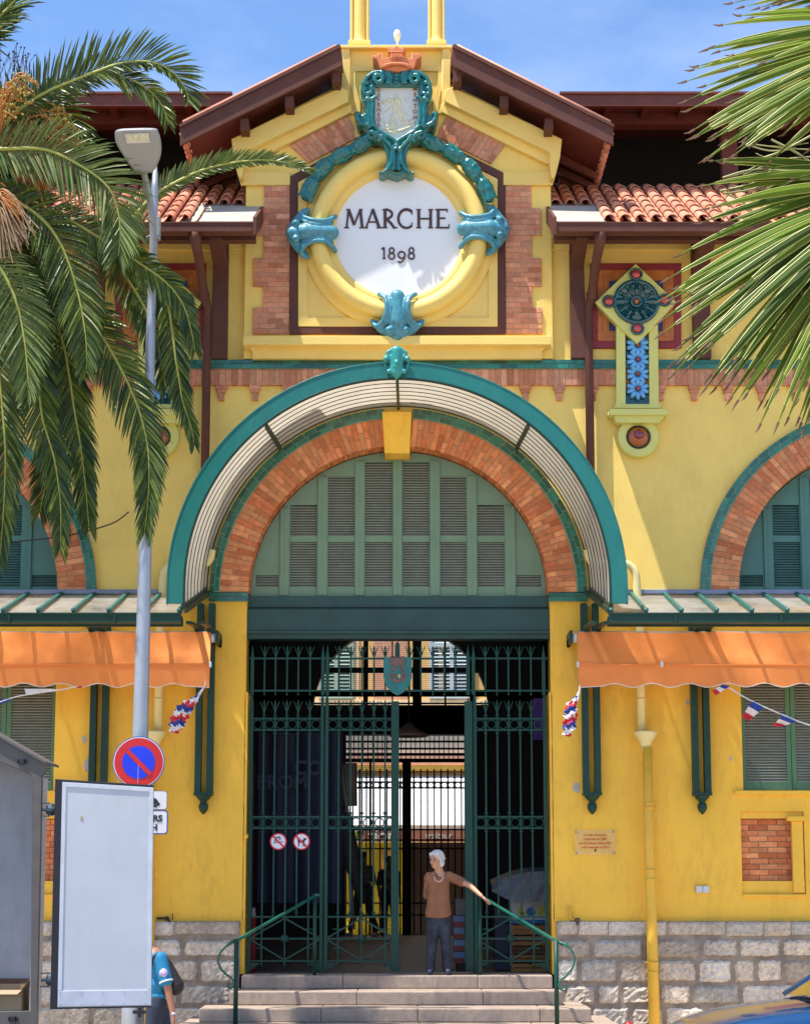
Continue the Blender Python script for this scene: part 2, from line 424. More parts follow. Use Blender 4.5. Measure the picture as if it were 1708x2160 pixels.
# two coats of paint: deep yellow below the arch springing, pale above
low_outer_l = [(XL, ZPL), (DX0-.03, ZPL), (DX0-.03, ZSPL), (XL, ZSPL)]
low_outer_r = [(DX1+.03, ZPL), (XR, ZPL), (XR, ZSPL), (DX1+.03, ZSPL)]
lowh = [h for h in holes if len(h) == 4]
plate('lower_wall', [low_outer_l]+[h for h in lowh if h[0][0] < 0]+[[(SAX[1]-R0, AZ-.15), (SAX[1]+R0, AZ-.15), (SAX[1]+R0, ZSPL-.004), (SAX[1]-R0, ZSPL-.004)]], 0, .45, Y_LO, hall)
plate('lower_wall', [low_outer_r]+[h for h in lowh if h[0][0] > 0]+[[(SAX[0]-R0, AZ-.15), (SAX[0]+R0, AZ-.15), (SAX[0]+R0, ZSPL-.004), (SAX[0]-R0, ZSPL-.004)]], 0, .45, Y_LO, hall)
def arch_notch(cx): return [(cx-R0-.01, ZSPL+.002)] + ringpoly(cx, AZ+.03, R0+.012, PI, 0, 60) + [(cx+R0+.01, ZSPL+.002)]
up = [(XL, ZSPL+.002)] + arch_notch(SAX[1]) + arch_notch(AX) + arch_notch(SAX[0]) + [(XR, ZSPL+.002), (XR, ZTOP), (XL, ZTOP)]
plate('upper_wall', [up], 0, .45, Y_UP, hall)

# ---- stone plinth: rough blocks in mortar
mb = MB(); mo = MB()
def plinth(x0, x1):
    mo.box(x0, x1, -.085, .5, -.05, ZPL-.002, .5)
    z = ZPL; row = 0
    hs = [.215, .25, .31, .27, .32, .29, .31, .3]
    for h in hs:
        zb = max(z-h, -.05)
        x = x0-random.uniform(0, .3)
        while x < x1:
            L = random.uniform(.30, .74) if x0 > 0 else random.uniform(.5, 1.05); jx, jz = random.uniform(0, .03), random.uniform(0, .03)
            a, b = max(x+(.03 if row else .006), x0+.004), min(x+L-(.03 if row else .006), x1-.004)
            if b-a > .08:
                n, m_ = max(3, int((b-a)/.035)), max(3, int(h/.035)); vs = []; c = random.random()
                mg = .03 if row else .012
                zz1, zz0 = z-(.022 if row else .004), zb+(.022 if row else .03)
                for j in range(m_+1):
                    for i in range(n+1):
                        e = min(i, n-i, j, m_-j)
                        d = -.10 if e == 0 else (-.108-random.uniform(0, .024) if row else -.112-random.uniform(0, .006))
                        if e == 0: ux = a+(b-a)*i/n+(random.uniform(-.010, .010) if row else 0); uz = zz0+jz*(j == 0)+(zz1-zz0)*j/m_+(random.uniform(-.010, .010) if row else 0)
                        else:
                            f = lambda k, N: mg + (1-2*mg)*(k-1)/(N-2) if N > 2 else .5
                            ux = a+(b-a)*(i/n)+random.uniform(-.008, .008); uz = zz0+(zz1-zz0)*(j/m_)+random.uniform(-.008, .008)
                        vs.append((ux, d+.016 if e == 0 else d, uz))
                fs = [(j*(n+1)+i, j*(n+1)+i+1, (j+1)*(n+1)+i+1, (j+1)*(n+1)+i) for j in range(m_) for i in range(n)]
                mb.add(vs, fs, c)
            x += L
        z = zb; row += 1
        if z <= 0: break
plinth(XL, DX0-.06); mbl = mb; mb = MB(); plinth(DX1+.06, XR)
pl = mo.build('plinth', STONEM, hall)
mbl.build('stone_blocks', STONE, pl); mb.build('stone_blocks', STONE, pl)
mb = MB(); mb.box(XL, DX0-.035, -.03, .0, ZPL, ZPL+.03); mb.box(DX1+.035, XR, -.03, 0, ZPL, ZPL+.03)
mb.build('plinth_bead', Y_LO, hall, split=True)

# ---- brick and green tile arches
def brick_arch(cx, main):
    b = MB(); t = MB(); m = MB()
    segs = [(0.0, PI/2-.079), (PI/2+.079, PI)] if main else [(0.0, PI)]
    for a0, a1 in segs:
        bricks_arc(b, cx, AZ+.03, R0-.004, R1, a0, a1, -.055, .02)
        for k in range(2):
            ra = R1+.014+k*(R2-R1-.014)/2; rb = ra+(R2-R1-.014)/2-.008
            n = max(1, round((a1-a0)*ra/.17))
            for i in range(n+1):
                t0 = a0+(a1-a0)*(i-(.5 if k else 0))/n; t1 = t0+(a1-a0)/n-.010/ra
                t0, t1 = max(t0, a0), min(t1, a1)
                if t1-t0 < .01: continue
                q = [(cx+r*math.cos(t), AZ+.03+r*math.sin(t)) for r, t in ((ra, t0), (ra, (t0+t1)/2), (ra, t1), (rb, t1), (rb, (t0+t1)/2), (rb, t0))]
                A = [(x, -.075, z) for x, z in q]; B = [(x, 0, z) for x, z in q]
                t.add(A+B, [(0,1,4,5),(1,2,3,4),(6,11,10,7),(7,10,9,8),(0,6,7,1),(1,7,8,2),(5,4,10,11),(4,3,9,10),(0,5,11,6),(2,8,9,3)])
    g = plate('arch_bed', [arcband(cx, AZ+.03, R0+.004, R2-.004, segs[0][0], segs[0][1])], -.045, -.002, MORTAR, hall)
    for sg in segs[1:]: plate('arch_bed', [arcband(cx, AZ+.03, R0+.004, R2-.004, sg[0], sg[1])], -.045, -.002, MORTAR, hall)
    # soffit bricks
    n = 150
    for i in range(n):
        t0 = PI*i/n; t1 = PI*(i+1)/n-.004
        for ya, yb in ((.03, .22), (.23, .40)):
            q = [(cx+r*math.cos(t), AZ+.03+r*math.sin(t)) for r, t in ((R0-.008, t0), (R0-.008, t1), (R0+.02, t1), (R0+.02, t0))]
            b.hexa([(x, ya, z) for x, z in q], [(x, yb, z) for x, z in q])
    # springing band of green tiles under each foot
    for s in (-1, 1):
        for k in range(2):
            x0, x1 = sorted((cx+s*(R0-.004), cx+s*(R2)))
            for i in range(3):
                a = x0+(x1-x0)*(i-(.5 if k else 0))/2.4; c_ = a+(x1-x0)/2.4-.008
                a, c_ = max(a, x0), min(c_, x1)
                if c_-a > .02: t.box(a, c_, -.078, 0, AZ+.022-.058*(k+1)+.004, AZ+.022-.058*k-.003)
    bb = b.build('brick_arch', BRICK, hall); t.build('tile_arch', TILEG, bb, bevel=.003)
    mm = MB()
    for s in (-1, 1):
        x0, x1 = sorted((cx+s*(R0), cx+s*(R2-.004))); mm.box(x0, x1, -.06, 0, AZ-.092, AZ+.022)
    for a0, a1 in segs: pass
    mm.build('tile_grout', GROUT, hall)
    for a0, a1 in segs: plate('tile_grout', [arcband(cx, AZ+.03, R1+.006, R2-.006, a0, a1)], -.066, -.046, GROUT, hall)
brick_arch(AX, True)
for cx in SAX: brick_arch(cx, False)
# keystone
ks = [(806, 868), (868, 868), (864, 956), (811, 956)]
plate('keystone', [pp(ks, -.16)], -.16, .30, Y_LO, hall, bev=.008)

# ---- shutters in the arches
def louvre(mb, x0, x1, z0, z1, Y, st=.034):
    z = z0
    while z < z1-.01:
        mb.hexa([(x0, Y, z), (x1, Y, z), (x1, Y-.004, z+.006), (x0, Y-.004, z+.006)], [(x0, Y+.03, z+.026), (x1, Y+.03, z+.026), (x1, Y+.026, z+.032), (x0, Y+.026, z+.032)])
        z += st
def lunette(cx, mat, sm, name='shutter', label=None):
    zb = AZ-.03; fr = MB(); sl = MB()
    outl = [(cx-R0+.01, zb)]+ringpoly(cx, AZ+.02, R0-.012, PI, 0, 48)+[(cx+R0-.01, zb)]
    hs = []
    cols = [(-228,-172,1065),(-148,-93,1005),(-70,-13,975),(9,65,975),(89,143,1005),(167,223,1065)]
    zz = lambda y: P(0, y, .22).z
    k = SC(1150, .22)
    for a, b, top in cols:
        for y0, y1 in ((top, 1130), (1143, 1238)):
            hs.append([(cx+a*k, zz(y1)), (cx+b*k, zz(y1)), (cx+b*k, zz(y0)), (cx+a*k, zz(y0))])
            louvre(sl, cx+a*k, cx+b*k, zz(y1), zz(y0), .245)
    for a, b in ((-300, -252), (248, 300)):
        hs.append([(cx+a*k, zz(1238)), (cx+b*k, zz(1238)), (cx+b*k, zz(1213)), (cx+a*k, zz(1213))]); louvre(sl, cx+a*k, cx+b*k, zz(1238), zz(1213), .245)
    root = plate(name, [outl]+hs, .225, .25, mat, hall)
    if label: root['label'] = label
    sl.build('louvre_slats', sm, root)
    mb = MB()
    for a, b in ((-249,-230),(-170,-150),(-91,-72),(-11,7),(67,87),(145,165),(225,246)):
        h = math.sqrt(max(R0**2-(((a+b)/2)*k)**2, .01))
        mb.box(cx+a*k, cx+b*k, .195, .223, zz(1257), AZ+h-.06)
        mb.box(cx+((a+b)/2-1)*k, cx+((a+b)/2+1)*k, .192, .1945, zz(1255), AZ+h-.07)
    mb.build('shutter_batten', mat, root, bevel=.004, split=True)
    plate('shutter_dark_sheet', [[(cx-R0, zb)]+ringpoly(cx, AZ+.02, R0, PI, 0, 48)+[(cx+R0, zb)]], .30, .32, DARK, root)  # near-black sheet, paints the shade between the slats
lunette(AX, GSHUT, GSLAT)
GSH2 = M('shutter_green_shaded', (.075,.20,.16), .55, var=.08, scale=4); GSL2 = M('shutter_slat_shaded', (.08,.19,.16), .6)  # side arches: shade put into the colour, darker and bluer than the main shutters
for cx in SAX: lunette(cx, GSH2, GSL2)
# lintel beam over the gates
mb = MB()
mb.pbox(510, 1257, 1168, 1281, .16, .44); mb.pbox(510, 1285, 1168, 1330, .10, .42); mb.pbox(510, 1281, 1168, 1285, .19, .42)
mb.pbox(510, 1330, 1168, 1336, .07, .40); mb.pbox(510, 1336, 1168, 1347, .12, .40)
mb.build('lintel', M('lintel_green', (.014,.058,.050), .5, var=.2, scale=3, stain=.2, stain_col=(.04,.10,.09)), hall, bevel=.004)

# ---- casement shutters under the side canopies
def low_shutters(cx, s):
    w2 = R0; n = 6; W = 2*w2/n
    for i in range(n):
        a = cx-w2+i*W; fr = MB(); sl = MB(); st = .06
        z0, z1 = WZ0+.01, WZ1
        fr.box(a+.004, a+st, .10, .145, z0, z1); fr.box(a+W-st, a+W-.004, .10, .145, z0, z1)
        fr.box(a+st, a+W-st, .102, .143, z0+.0, z0+.10); fr.box(a+st, a+W-st, .102, .143, z1-.09, z1)
        o = fr.build('window_shutter', GWIN, hall); louvre(sl, a+st, a+W-st, z0+.10, z1-.09, .108, .036); sl.build('louvre_slats', GSLAT, o)
    mb = MB(); mb.box(cx-w2, cx+w2, .2, .22, WZ0, WZ1); mb.build('window_dark_sheet', DARK, hall)  # dark sheet stands in for the shade behind the window slats
    mb = MB(); mb.box(cx-w2-.12, cx+w2+.12, -.05, .0, WZ0-.055, WZ0-.005); mb.build('window_sill', Y_LO, hall, bevel=.006)
for cx, s in zip(SAX, (1, -1)): low_shutters(cx, s)
# brick niches below the windows
for cx in SAX:
    s = 1 if cx > 0 else -1
    for e in (1, -1):
        a, b = sorted((cx+e*s*nx0, cx+e*s*(nx0+.80)))
        nb = MB(); bricks_rect(nb, a, b, NZ0+.17, NZ1-.09, .10, .16, bl=.24, bh=.062); nb.build('brick_niche', BRICK, hall)
        nb = MB(); nb.box(a, b, .12, .2, NZ0, NZ1); nb.build('niche_back', MORTAR, hall)
        nb = MB(); nb.box(a, b, .02, .118, NZ0-.0, NZ0+.165); nb.box(a, b, -.03, .1, NZ0-.035, NZ0-.002); nb.box(a, b, .03, .118, NZ1-.085, NZ1)
        nb.build('niche_sill', Y_LO, hall, bevel=.006)
        c = b if e*s < 0 else a
        inn = a if e*s < 0 else b; d_ = -1 if e*s > 0 else 1
        nb = MB(); nb.box(inn+d_*.02, inn+d_*.16, -.03, .05, NZ0+.02, NZ1-.12); nb.box(inn+d_*.0, inn+d_*.22, -.07, .05, NZ1-.12, NZ1-.06)
        nb.build('niche_pilaster', Y_LO, hall, bevel=.006)

# ---- string course: green tiles, soldier bricks, corbels
t = MB(); b = MB(); c_ = MB(); g = MB()
zt = [P(0, 758, -.09).z, P(0, 767.5, -.09).z, P(0, 777, -.09).z]
spans = [(XL, XR)]
for k in range(2):
    x = XL-(.1 if k else 0)
    while x < XR:
        t.box(x, x+.218, -.09, .0, zt[k+1]+.003, zt[k]-.003); x += .226
g.box(XL, XR, -.075, 0, zt[2], zt[0], .5)
zb0, zb1 = P(0, 779, -.06).z, P(0, 812, -.06).z
x = XL
while x < XR:
    wd = random.uniform(.062, .095); b.box(x, x+wd-.009, -.06+random.uniform(-.002,.002), 0, zb1, zb0); x += wd
g2 = MB(); g2.box(XL, XR, -.052, 0, zb1+.002, zb0-.002, .4)
xc = P(496, 820).x; xs = []; q = xc
sp = (1178-1107)/1.0*SC(820)
q = P(1178, 820).x
kk = 0
while q < XR: xs.append(q); q += sp
q = P(1178, 820).x-sp
while q > XL: xs.append(q); q -= sp
for q in xs:
    k = SC(820)
    z0, z1, z2 = zb1, P(0, 828, -.06).z, P(0, 844, -.06).z
    c_.box(q-.073, q+.073, -.062, 0, z1+.045, z0-.001); c_.box(q-.055, q+.055, -.058, 0, z1, z1+.044); c_.box(q-.036, q+.036, -.05, 0, z2, z1-.002)
o = t.build('green_tile_course', TILEG, hall, bevel=.003); g.build('tile_grout', GROUT, o)
o = b.build('soldier_course', BRICKU, hall, bevel=.002); g2.build('course_mortar', MORTAR, o)
c_.build('brick_corbels', BRICKU, hall, bevel=.003)

# ---- gable block
GY = -.10
gx0, gx1 = P(517, 560, GY).x, P(1163, 560, GY).x
rk = lambda x: None
gab = [(gx0, P(0, 756, GY).z), (gx0, P(0, 378, GY).z), XZ(497, 290, GY), XZ(720, 178, GY), XZ(720, 97, GY), XZ(950, 97, GY), XZ(950, 178, GY), XZ(1178, 290, GY), (gx1, P(0, 378, GY).z), (gx1, P(0, 756, GY).z)]
plate('gable_wall', [gab], GY, .42, Y_UP, hall)
def strip(pts, w, Yf, Yb, name, m, par=hall, bev=.01):     # polygon straight from points
    return plate(name, [pp(pts, Yf)], Yf, Yb, m, par, bev=bev)
for s in (0, 1):
    A = [(488, 293), (720, 183), (735, 190), (735, 214), (514, 320), (514, 346), (510, 378), (502, 370), (492, 330)]
    B = [(510, 322), (735, 214), (742, 222), (742, 236), (600, 306), (520, 345), (512, 345)]
    f = (lambda q: q) if s == 0 else (lambda q: mir(q, 836.5))
    strip(f(A), 0, -.30, GY, 'raking_cornice', Y_TRIM); strip(f(B), 0, -.19, GY+.01, 'raking_moulding', Y_TRIM)
    C = [(512, 345), (522, 345), (522, 385), (514, 372)]
    strip(f([(500, 362), (612, 362), (612, 390), (508, 390)]), 0, -.155, GY, 'pier_capital', Y_TRIM)
# apex block behind the crest
mb = MB(); mb.pbox(716, 94, 954, 101, GY-.10, .5)
mb.build('apex_coping', Y_TRIM, hall, bevel=.01)
apex = [(738, 138), (935, 138), (935, 175), (925, 215), (925, 290), (748, 290), (748, 215), (738, 175)]
inn = [(750, 150), (923, 150), (923, 178), (913, 215), (913, 289), (760, 289), (760, 215), (750, 178)]
plate('apex_frame', [pp(apex, -.13), pp(inn, -.13)], -.135, GY, Y_TRIM, hall, bev=.006)
strip([(720, 101), (738, 101), (738, 215), (748, 240), (730, 236), (720, 183)], 0, -.17, GY, 'apex_pilaster', Y_TRIM)
strip(mir([(720, 101), (738, 101), (738, 215), (748, 240), (730, 236), (720, 183)], 835), 0, -.17, GY, 'apex_pilaster', Y_TRIM)

# ---- brick piers with toothed quoins
def pier(inner, outs):
    b = MB()
    for o_, y0, y1 in outs:
        X0, X1 = sorted((P(inner, 550, -.135).x, P(o_, 550, -.135).x)); bricks_rect(b, X0, X1, P(0, y1, -.135).z, P(0, y0, -.135).z, -.135, GY+.01, bl=.2, bh=.061, gap=.009)
    o = b.build('brick_pier', BRICKU, hall, bevel=.002)
    m = MB()
    for o_, y0, y1 in outs:
        X0, X1 = sorted((P(inner, 550, -.128).x, P(o_, 550, -.128).x)); m.box(X0+.004, X1-.004, -.127, GY, P(0, y1-.3, -.128).z, P(0, y0+.3, -.128).z)
    m.build('pier_mortar', MORTAR, o)
ys = [(391, 438), (438, 496), (496, 544), (544, 604), (604, 648), (648, 704)]
pier(611, [(556 if i % 2 == 0 else 535, a, b) for i, (a, b) in enumerate(ys)])
pier(1066, [(1121 if i % 2 == 0 else 1141, a, b) for i, (a, b) in enumerate(ys)])
def brick_quad(p0, p1, p2, p3, n, Yf):                      # soldier bricks along p0->p1 (top), p3->p2 (bottom)
    b = MB(); L = lambda a, c, t: (a[0]+(c[0]-a[0])*t, a[1]+(c[1]-a[1])*t)
    for i in range(n):
        t0, t1 = i/n, (i+1)/n-.012; cuts = [0, .62, 1] if i % 2 else [0, .36, 1]
        for k in range(2):
            u0, u1 = cuts[k], cuts[k+1]-(.03 if k == 0 else 0)
            T0, T1, B0, B1 = L(p0, p1, t0), L(p0, p1, t1), L(p3, p2, t0), L(p3, p2, t1)
            q = [L(T0, B0, u1), L(T1, B1, u1), L(T1, B1, u0), L(T0, B0, u0)]
            q = [XZ(x, y, Yf) for x, y in q]; y = Yf+random.uniform(-.002, .002)
            b.hexa([(x, y, z) for x, z in q], [(x, GY, z) for x, z in q])
    o = b.build('slanted_brick_panel', BRICKU, hall, bevel=.002)
    plate('panel_mortar', [pp([p0, p1, p2, p3], Yf+.006)], Yf+.008, GY, MORTAR, o)
Q = [(612, 306), (734, 244), (758, 287), (650, 343)]
brick_quad(*Q, 12, -.135)
Q2 = [(944, 243), (1064, 306), (1036, 345), (920, 287)]
brick_quad(*Q2, 12, -.135)

# ---- brown frame and panel round the sign
def rectp(x0, y0, x1, y1): return [(x0, y1), (x1, y1), (x1, y0), (x0, y0)]
fr = [(611, 704), (611, 372), (775, 284), (902, 284), (1066, 366), (1066, 704)]
fi = [(628, 689), (628, 383), (782, 300), (895, 300), (1050, 376), (1050, 689)]
plate('sign_frame', [pp(fr, -.15), pp(fi, -.15)], -.15, GY, BROWN, hall, bev=.005)
fi2 = [(629, 688.5), (629, 384), (782, 301), (895, 301), (1049, 377), (1049, 688.5)]
plate('sign_panel', [pp(fi2, -.13)], -.13, GY, Y_TRIM, hall)
fo3 = [(636, 682), (636, 388), (784, 307), (893, 307), (1042, 381), (1042, 682)]
fi3 = [(648, 670), (648, 396), (788, 318), (889, 318), (1030, 389), (1030, 670)]
plate('panel_bead', [pp(fi2, -.155), pp(fi3, -.155)], -.155, -.13, Y_TRIM, hall, bev=.006)
mb = MB(); mb.pbox(513, 708, 1162, 727, -.34, GY); mb.build('gable_ledge', Y_TRIM, hall, bevel=.008)
q = [XZ(x, y, -.20) for x, y in ((519, 727), (1156, 727), (1143, 741), (1143, 756), (532, 756), (532, 741))]
plate('ledge_moulding', [q], -.20, GY, Y_TRIM, hall, bev=.012)

# ---- round sign
cx, cz = XZ(840, 497, -.2); k = SC(497, -.2)
def lathe_y(name, prof, m, par, n=96):                      # prof: (radius, Y)
    mb = MB(); mb.lathe((cx, 0, cz), [(r, y) for r, y in prof], axis=(0, 1, 0), n=n); return mb.build(name, m, par, smooth=True)
tor = []
R = 169*k; rr = 18.5*k
for i in range(21):
    a = PI/2+PI*(i/20)                                       # inner .. outer half-round
    tor.append((R+rr*math.cos(PI*i/20+0)*1.0, -.25-rr*math.sin(PI*i/20)))
prof = [(R+rr*1.35+.06, GY-.02), (R+rr*1.35+.05, -.17), (R+rr*1.2+.02, -.20), (R+rr+.012, -.20)] + tor + [(R-rr-.006, -.235), (R-rr-.03, -.245), (R-rr-.075, -.235), (R-rr-.10, -.20), (R-rr-.10, -.13)]
rim = lathe_y('ring_moulding', prof, Y_TRIM, hall)
mb = MB(); mb.lathe((cx, 0, cz), [(R-rr-.075, -.18), (0, -.18)], axis=(0, 1, 0), n=96); disc = mb.build('sign_disc', WHITE, hall)
# hand-cut letters of the sign: strokes in picture units on the disc plane
YL = -.192
def glyph(strokes, polys=()):
    mb = MB()
    for st in strokes:
        pts, w = st[0], st[1]; w1 = st[2] if len(st) > 2 else w
        V = [P(x, y, YL) for x, y in pts]; kk = SC(460, YL); n = len(V)
        for i in range(n-1):
            a, b = V[i], V[i+1]; d = (b-a).normalized(); nrm = Vector((-d.z, 0, d.x))
            wa = (w+(w1-w)*i/max(1, n-1))*kk*.58; wb = (w+(w1-w)*(i+1)/max(1, n-1))*kk*.58
            e = d*.002
            q = [a-e-nrm*wa, b+e-nrm*wb, b+e+nrm*wb, a-e+nrm*wa]; dy = random.uniform(0, .0015)
            mb.hexa([(v.x, YL-dy, v.z) for v in q], [(v.x, -.179, v.z) for v in q])
    return mb
def arc(cx_, cy_, rx, ry, a0, a1, n=14):
    return [(cx_+rx*math.cos(math.radians(a0+(a1-a0)*i/n)), cy_-ry*math.sin(math.radians(a0+(a1-a0)*i/n))) for i in range(n+1)]
G = glyph
sts = []
y0, y1 = 441, 481                                            # cap top and base line
def serif(x, y, w=9): sts.append(([(x-w/2, y), (x+w/2, y)], 2.2))
sts += [([(731, y1), (735, y0)], 3.6), ([(735, y0), (747, 474)], 5.2), ([(747, 474), (760, y0)], 3.2), ([(760, y0), (764, y1)], 5.2)]
serif(731, y1-1, 10); serif(764, y1-1, 12); serif(734, y0+1, 7); serif(761, y0+1, 7)
sts += [([(772, y1), (786, y0)], 3.2), ([(786, y0), (800, y1)], 5.4), ([(777, 468), (794, 468)], 2.6)]; serif(771, y1-1, 9); serif(800, y1-1, 11)
sts += [([(812, y0), (812, y1)], 5.4), (arc(812, 451.5, 15, 10, 90, -90), 4), ([(815, 462), (824, 470), (832, y1)], 4.6)]; serif(811, y1-1, 11); serif(833, y1-1, 9); serif(810, y0+1, 7)
sts += [(arc(857, 461, 17, 19.5, 48, 312, 20), 5.2, 4)]; sts += [([(868, 446), (869, 452)], 2), ([(868, 476), (869, 470)], 2)]
sts += [([(883, y0), (883, y1)], 5.2), ([(908, y0), (908, y1)], 5.2), ([(883, 461), (908, 461)], 3)]
for x in (883, 908): serif(x, y0+1, 10); serif(x, y1-1, 10)
sts += [([(924, y0), (924, y1)], 5.2), ([(922, y0+1), (943, y0+1)], 3), ([(922, y1-1), (946, y1-1)], 3), ([(924, 460), (939, 460)], 3), ([(943, y0), (943, y0+6)], 2), ([(946, y1), (947, y1-8)], 2)]
serif(922, y0+1, 8); serif(922, y1-1, 8)
g = glyph(sts); lt = g.build('sign_lettering', INK, disc)
sts = []
sts += [([(805, 525), (810, 522), (810, 545)], 3.0)]; serif(810, 545, 6)
for cxx, dy in ((826, 0), (867.5, 0)):
    sts += [(arc(cxx, 528+dy, 5, 5.6, 0, 360, 16), 2.6), (arc(cxx, 540+dy, 6.2, 6.2, 0, 360, 16), 2.8)]
sts += [(arc(847, 537.5, 7.2, 7, 0, 360, 16), 3), (arc(841, 537, 13.2, 17, 0, -78, 10), 2.8)]
sts += [([(839, 551), (842, 553), (845, 553.5)], 2.8)]
g = glyph(sts); g.build('date_lettering', INK, disc)

# ---- blue ceramic clasps on the ring
def clasp(px, py, du, dv, label=None):     # du: outward unit, dv: tangent unit (picture axes); u 0..97, v -52..52
    kk = SC(497, -.3)
    c0 = P(px, py, -.3)
    def W(u, v, y=0): return Vector((c0.x+(u*du[0]+v*dv[0])*kk, -.3+y, c0.z-(u*du[1]+v*dv[1])*kk))
    prims = []
    for s in (-1, 1):
        lip = [(56, 52), (66, 49), (70, 42), (62, 31), (50, 25), (36, 22), (22, 22), (10, 26), (2, 33), (-2, 38)]
        hh = [.02, .0, -.03, -.06, -.085, -.095, -.09, -.06, -.02, .02]
        for i in range(len(lip)-1):
            prims.append(('c', W(lip[i][0], s*lip[i][1], hh[i]), W(lip[i+1][0], s*lip[i+1][1], hh[i+1]), .032, .032))
        l2 = [(76, 32), (62, 22), (46, 15), (30, 13), (14, 16), (4, 22)]; h2 = [-.02, -.07, -.10, -.10, -.08, -.03]
        for i in range(len(l2)-1):
            prims.append(('c', W(l2[i][0], s*l2[i][1], h2[i]), W(l2[i+1][0], s*l2[i+1][1], h2[i+1]), .022, .022))
        prims.append(('e', W(80, s*17, -.07), (.055, .05, .055))); prims.append(('e', W(80, s*17, -.12), (.022, .022, .022)))
        prims.append(('c', W(72, s*38, .0), W(90, s*14, .0), .05, .05)); prims.append(('c', W(60, s*46, .04), W(80, s*28, .04), .045, .05))
    for i in range(9):
        u = 2+i*6.6; prims.append(('c', W(u, -8-abs(i-4)*.8, -.085 if 1 < i < 8 else -.05), W(u, 8+abs(i-4)*.8, -.085 if 1 < i < 8 else -.05), .019, .019))
    prims.append(('c', W(6, 0, -.02), W(60, 0, -.03), .10, .12)); prims.append(('c', W(60, 0, -.0), W(86, 0, .0), .14, .10))
    prims.append(('e', W(95, 0, .0), (.05, .05, .05)))
    return blob('ring_clasp', prims, BLUEG, hall, voxel=.011, sm=1)
clasp(705, 492, (-1, 0), (0, 1)); clasp(973, 484, (1, 0), (0, 1)); 
c3 = clasp(838, 622, (0, 1), (1, 0))

# ---- crest: teal cartouche, white shield, crown
def z1(pts): return [(734.4+.1541*x, 51.2+.1541*y) for x, y in pts]
YC = -.43
half = [(660, 640), (760, 640), (880, 622), (980, 640), (1060, 690), (1110, 760), (1148, 850), (1150, 940), (1120, 1050), (1095, 1130), (1105, 1200), (1150, 1235), (1170, 1190), (1215, 1180), (1235, 1230), (1215, 1290), (1195, 1370), (1120, 1390), (1080, 1440), (1070, 1500), (1040, 1560), (960, 1580), (880, 1600), (830, 1680), (800, 1760), (795, 1850), (820, 1960), (860, 2005), (900, 2015), (885, 2045), (830, 2050), (790, 2020), (730, 2040), (660, 2065)]
full = [(1320-x, y) for x, y in reversed(half[1:-1])]
outl = z1(half+full)
ins = z1([(368, 842), (955, 842), (960, 1280), (935, 1370), (880, 1435), (660, 1570), (440, 1435), (385, 1370), (368, 1280)])
cart = plate('crest_cartouche', [pp(crpx(outl+[outl[0]], 3)[:-1], YC), pp(ins, YC)], YC, GY, TEALG, hall, bev=.035, smooth=True, res=4)
prims = []
def zz(x, y, d=0): a, b = z1([(x, y)])[0]; return P(a, b, YC-d)
for s in (0, 1):
    fx = (lambda x: x) if s else (lambda x: 1320-x)
    def tb(pts, r0, r1, d=.02):
        v = [zz(fx(x), y, d) for x, y in pts]
        for i in range(len(v)-1):
            f0, f1 = i/(len(v)-1), (i+1)/(len(v)-1); prims.append(('c', v[i], v[i+1], r0+(r1-r0)*f0, r0+(r1-r0)*f1))
    tb(cr2 := [(880, 650), (980, 665), (1060, 720), (1110, 810), (1120, 900), (1090, 960), (1040, 940)], .03, .022, .03)
    tb([(860, 660), (840, 720), (870, 790), (930, 800), (965, 750), (940, 700), (905, 705)], .032, .03, .04)
    tb([(760, 650), (730, 720), (745, 800)], .022, .022, .03); tb([(800, 650), (775, 720), (790, 800)], .022, .022, .03)
    tb([(950, 1000), (1010, 1030), (1070, 1020), (1110, 1060)], .03, .016, .04)
    tb([(985, 1050), (985, 1250), (970, 1380), (900, 1460), (800, 1520), (670, 1600)], .022, .026, .035)
    tb([(1060, 960), (1040, 1100), (1040, 1250), (1030, 1400)], .03, .035, .02)
    tb([(1090, 1380), (1150, 1350), (1190, 1290), (1200, 1230), (1160, 1215)], .03, .022, .03)
    tb([(1000, 1480), (930, 1500), (880, 1560), (820, 1600)], .035, .02, .03)
    tb([(760, 1620), (730, 1700), (725, 1800), (735, 1900), (780, 1980), (850, 2030)], .02, .018, .03)
    tb([(700, 1640), (690, 1760), (690, 1880), (700, 1990)], .014, .014, .03)
    tb([(860, 1530), (760, 1650), (700, 1720)], .026, .02, .04); tb([(1000, 860), (1010, 950)], .03, .02, .02)
    for (x, y) in ((1060, 800), (1090, 880), (1030, 1020), (960, 1540), (900, 1590)): prims.append(('e', zz(fx(x), y, .03), (.028, .02, .03)))
for y in (700, 750, 800): prims.append(('e', zz(660, y, .03), (.03, .025, .022)))
for y in (1620, 1660, 1700): prims.append(('e', zz(660, y, .04), (.035, .025, .025)))
blob('crest_scrolls', prims, TEALG, cart, voxel=.008, sm=1)
shm = M('shield_glaze', (.66,.65,.58), .15, var=.06, scale=12, coat=.6, bump=.5, bscale=14)
ins2 = z1([(362, 836), (961, 836), (966, 1285), (941, 1376), (884, 1443), (660, 1580), (436, 1443), (379, 1376), (362, 1285)])
sh = plate('crest_shield', [pp(ins2, -.35)], -.36, GY, shm, hall)
prims = []
def zs(x, y, d=0): a, b = z1([(x, y)])[0]; return P(a, b, -.36-d)
random.seed(3)
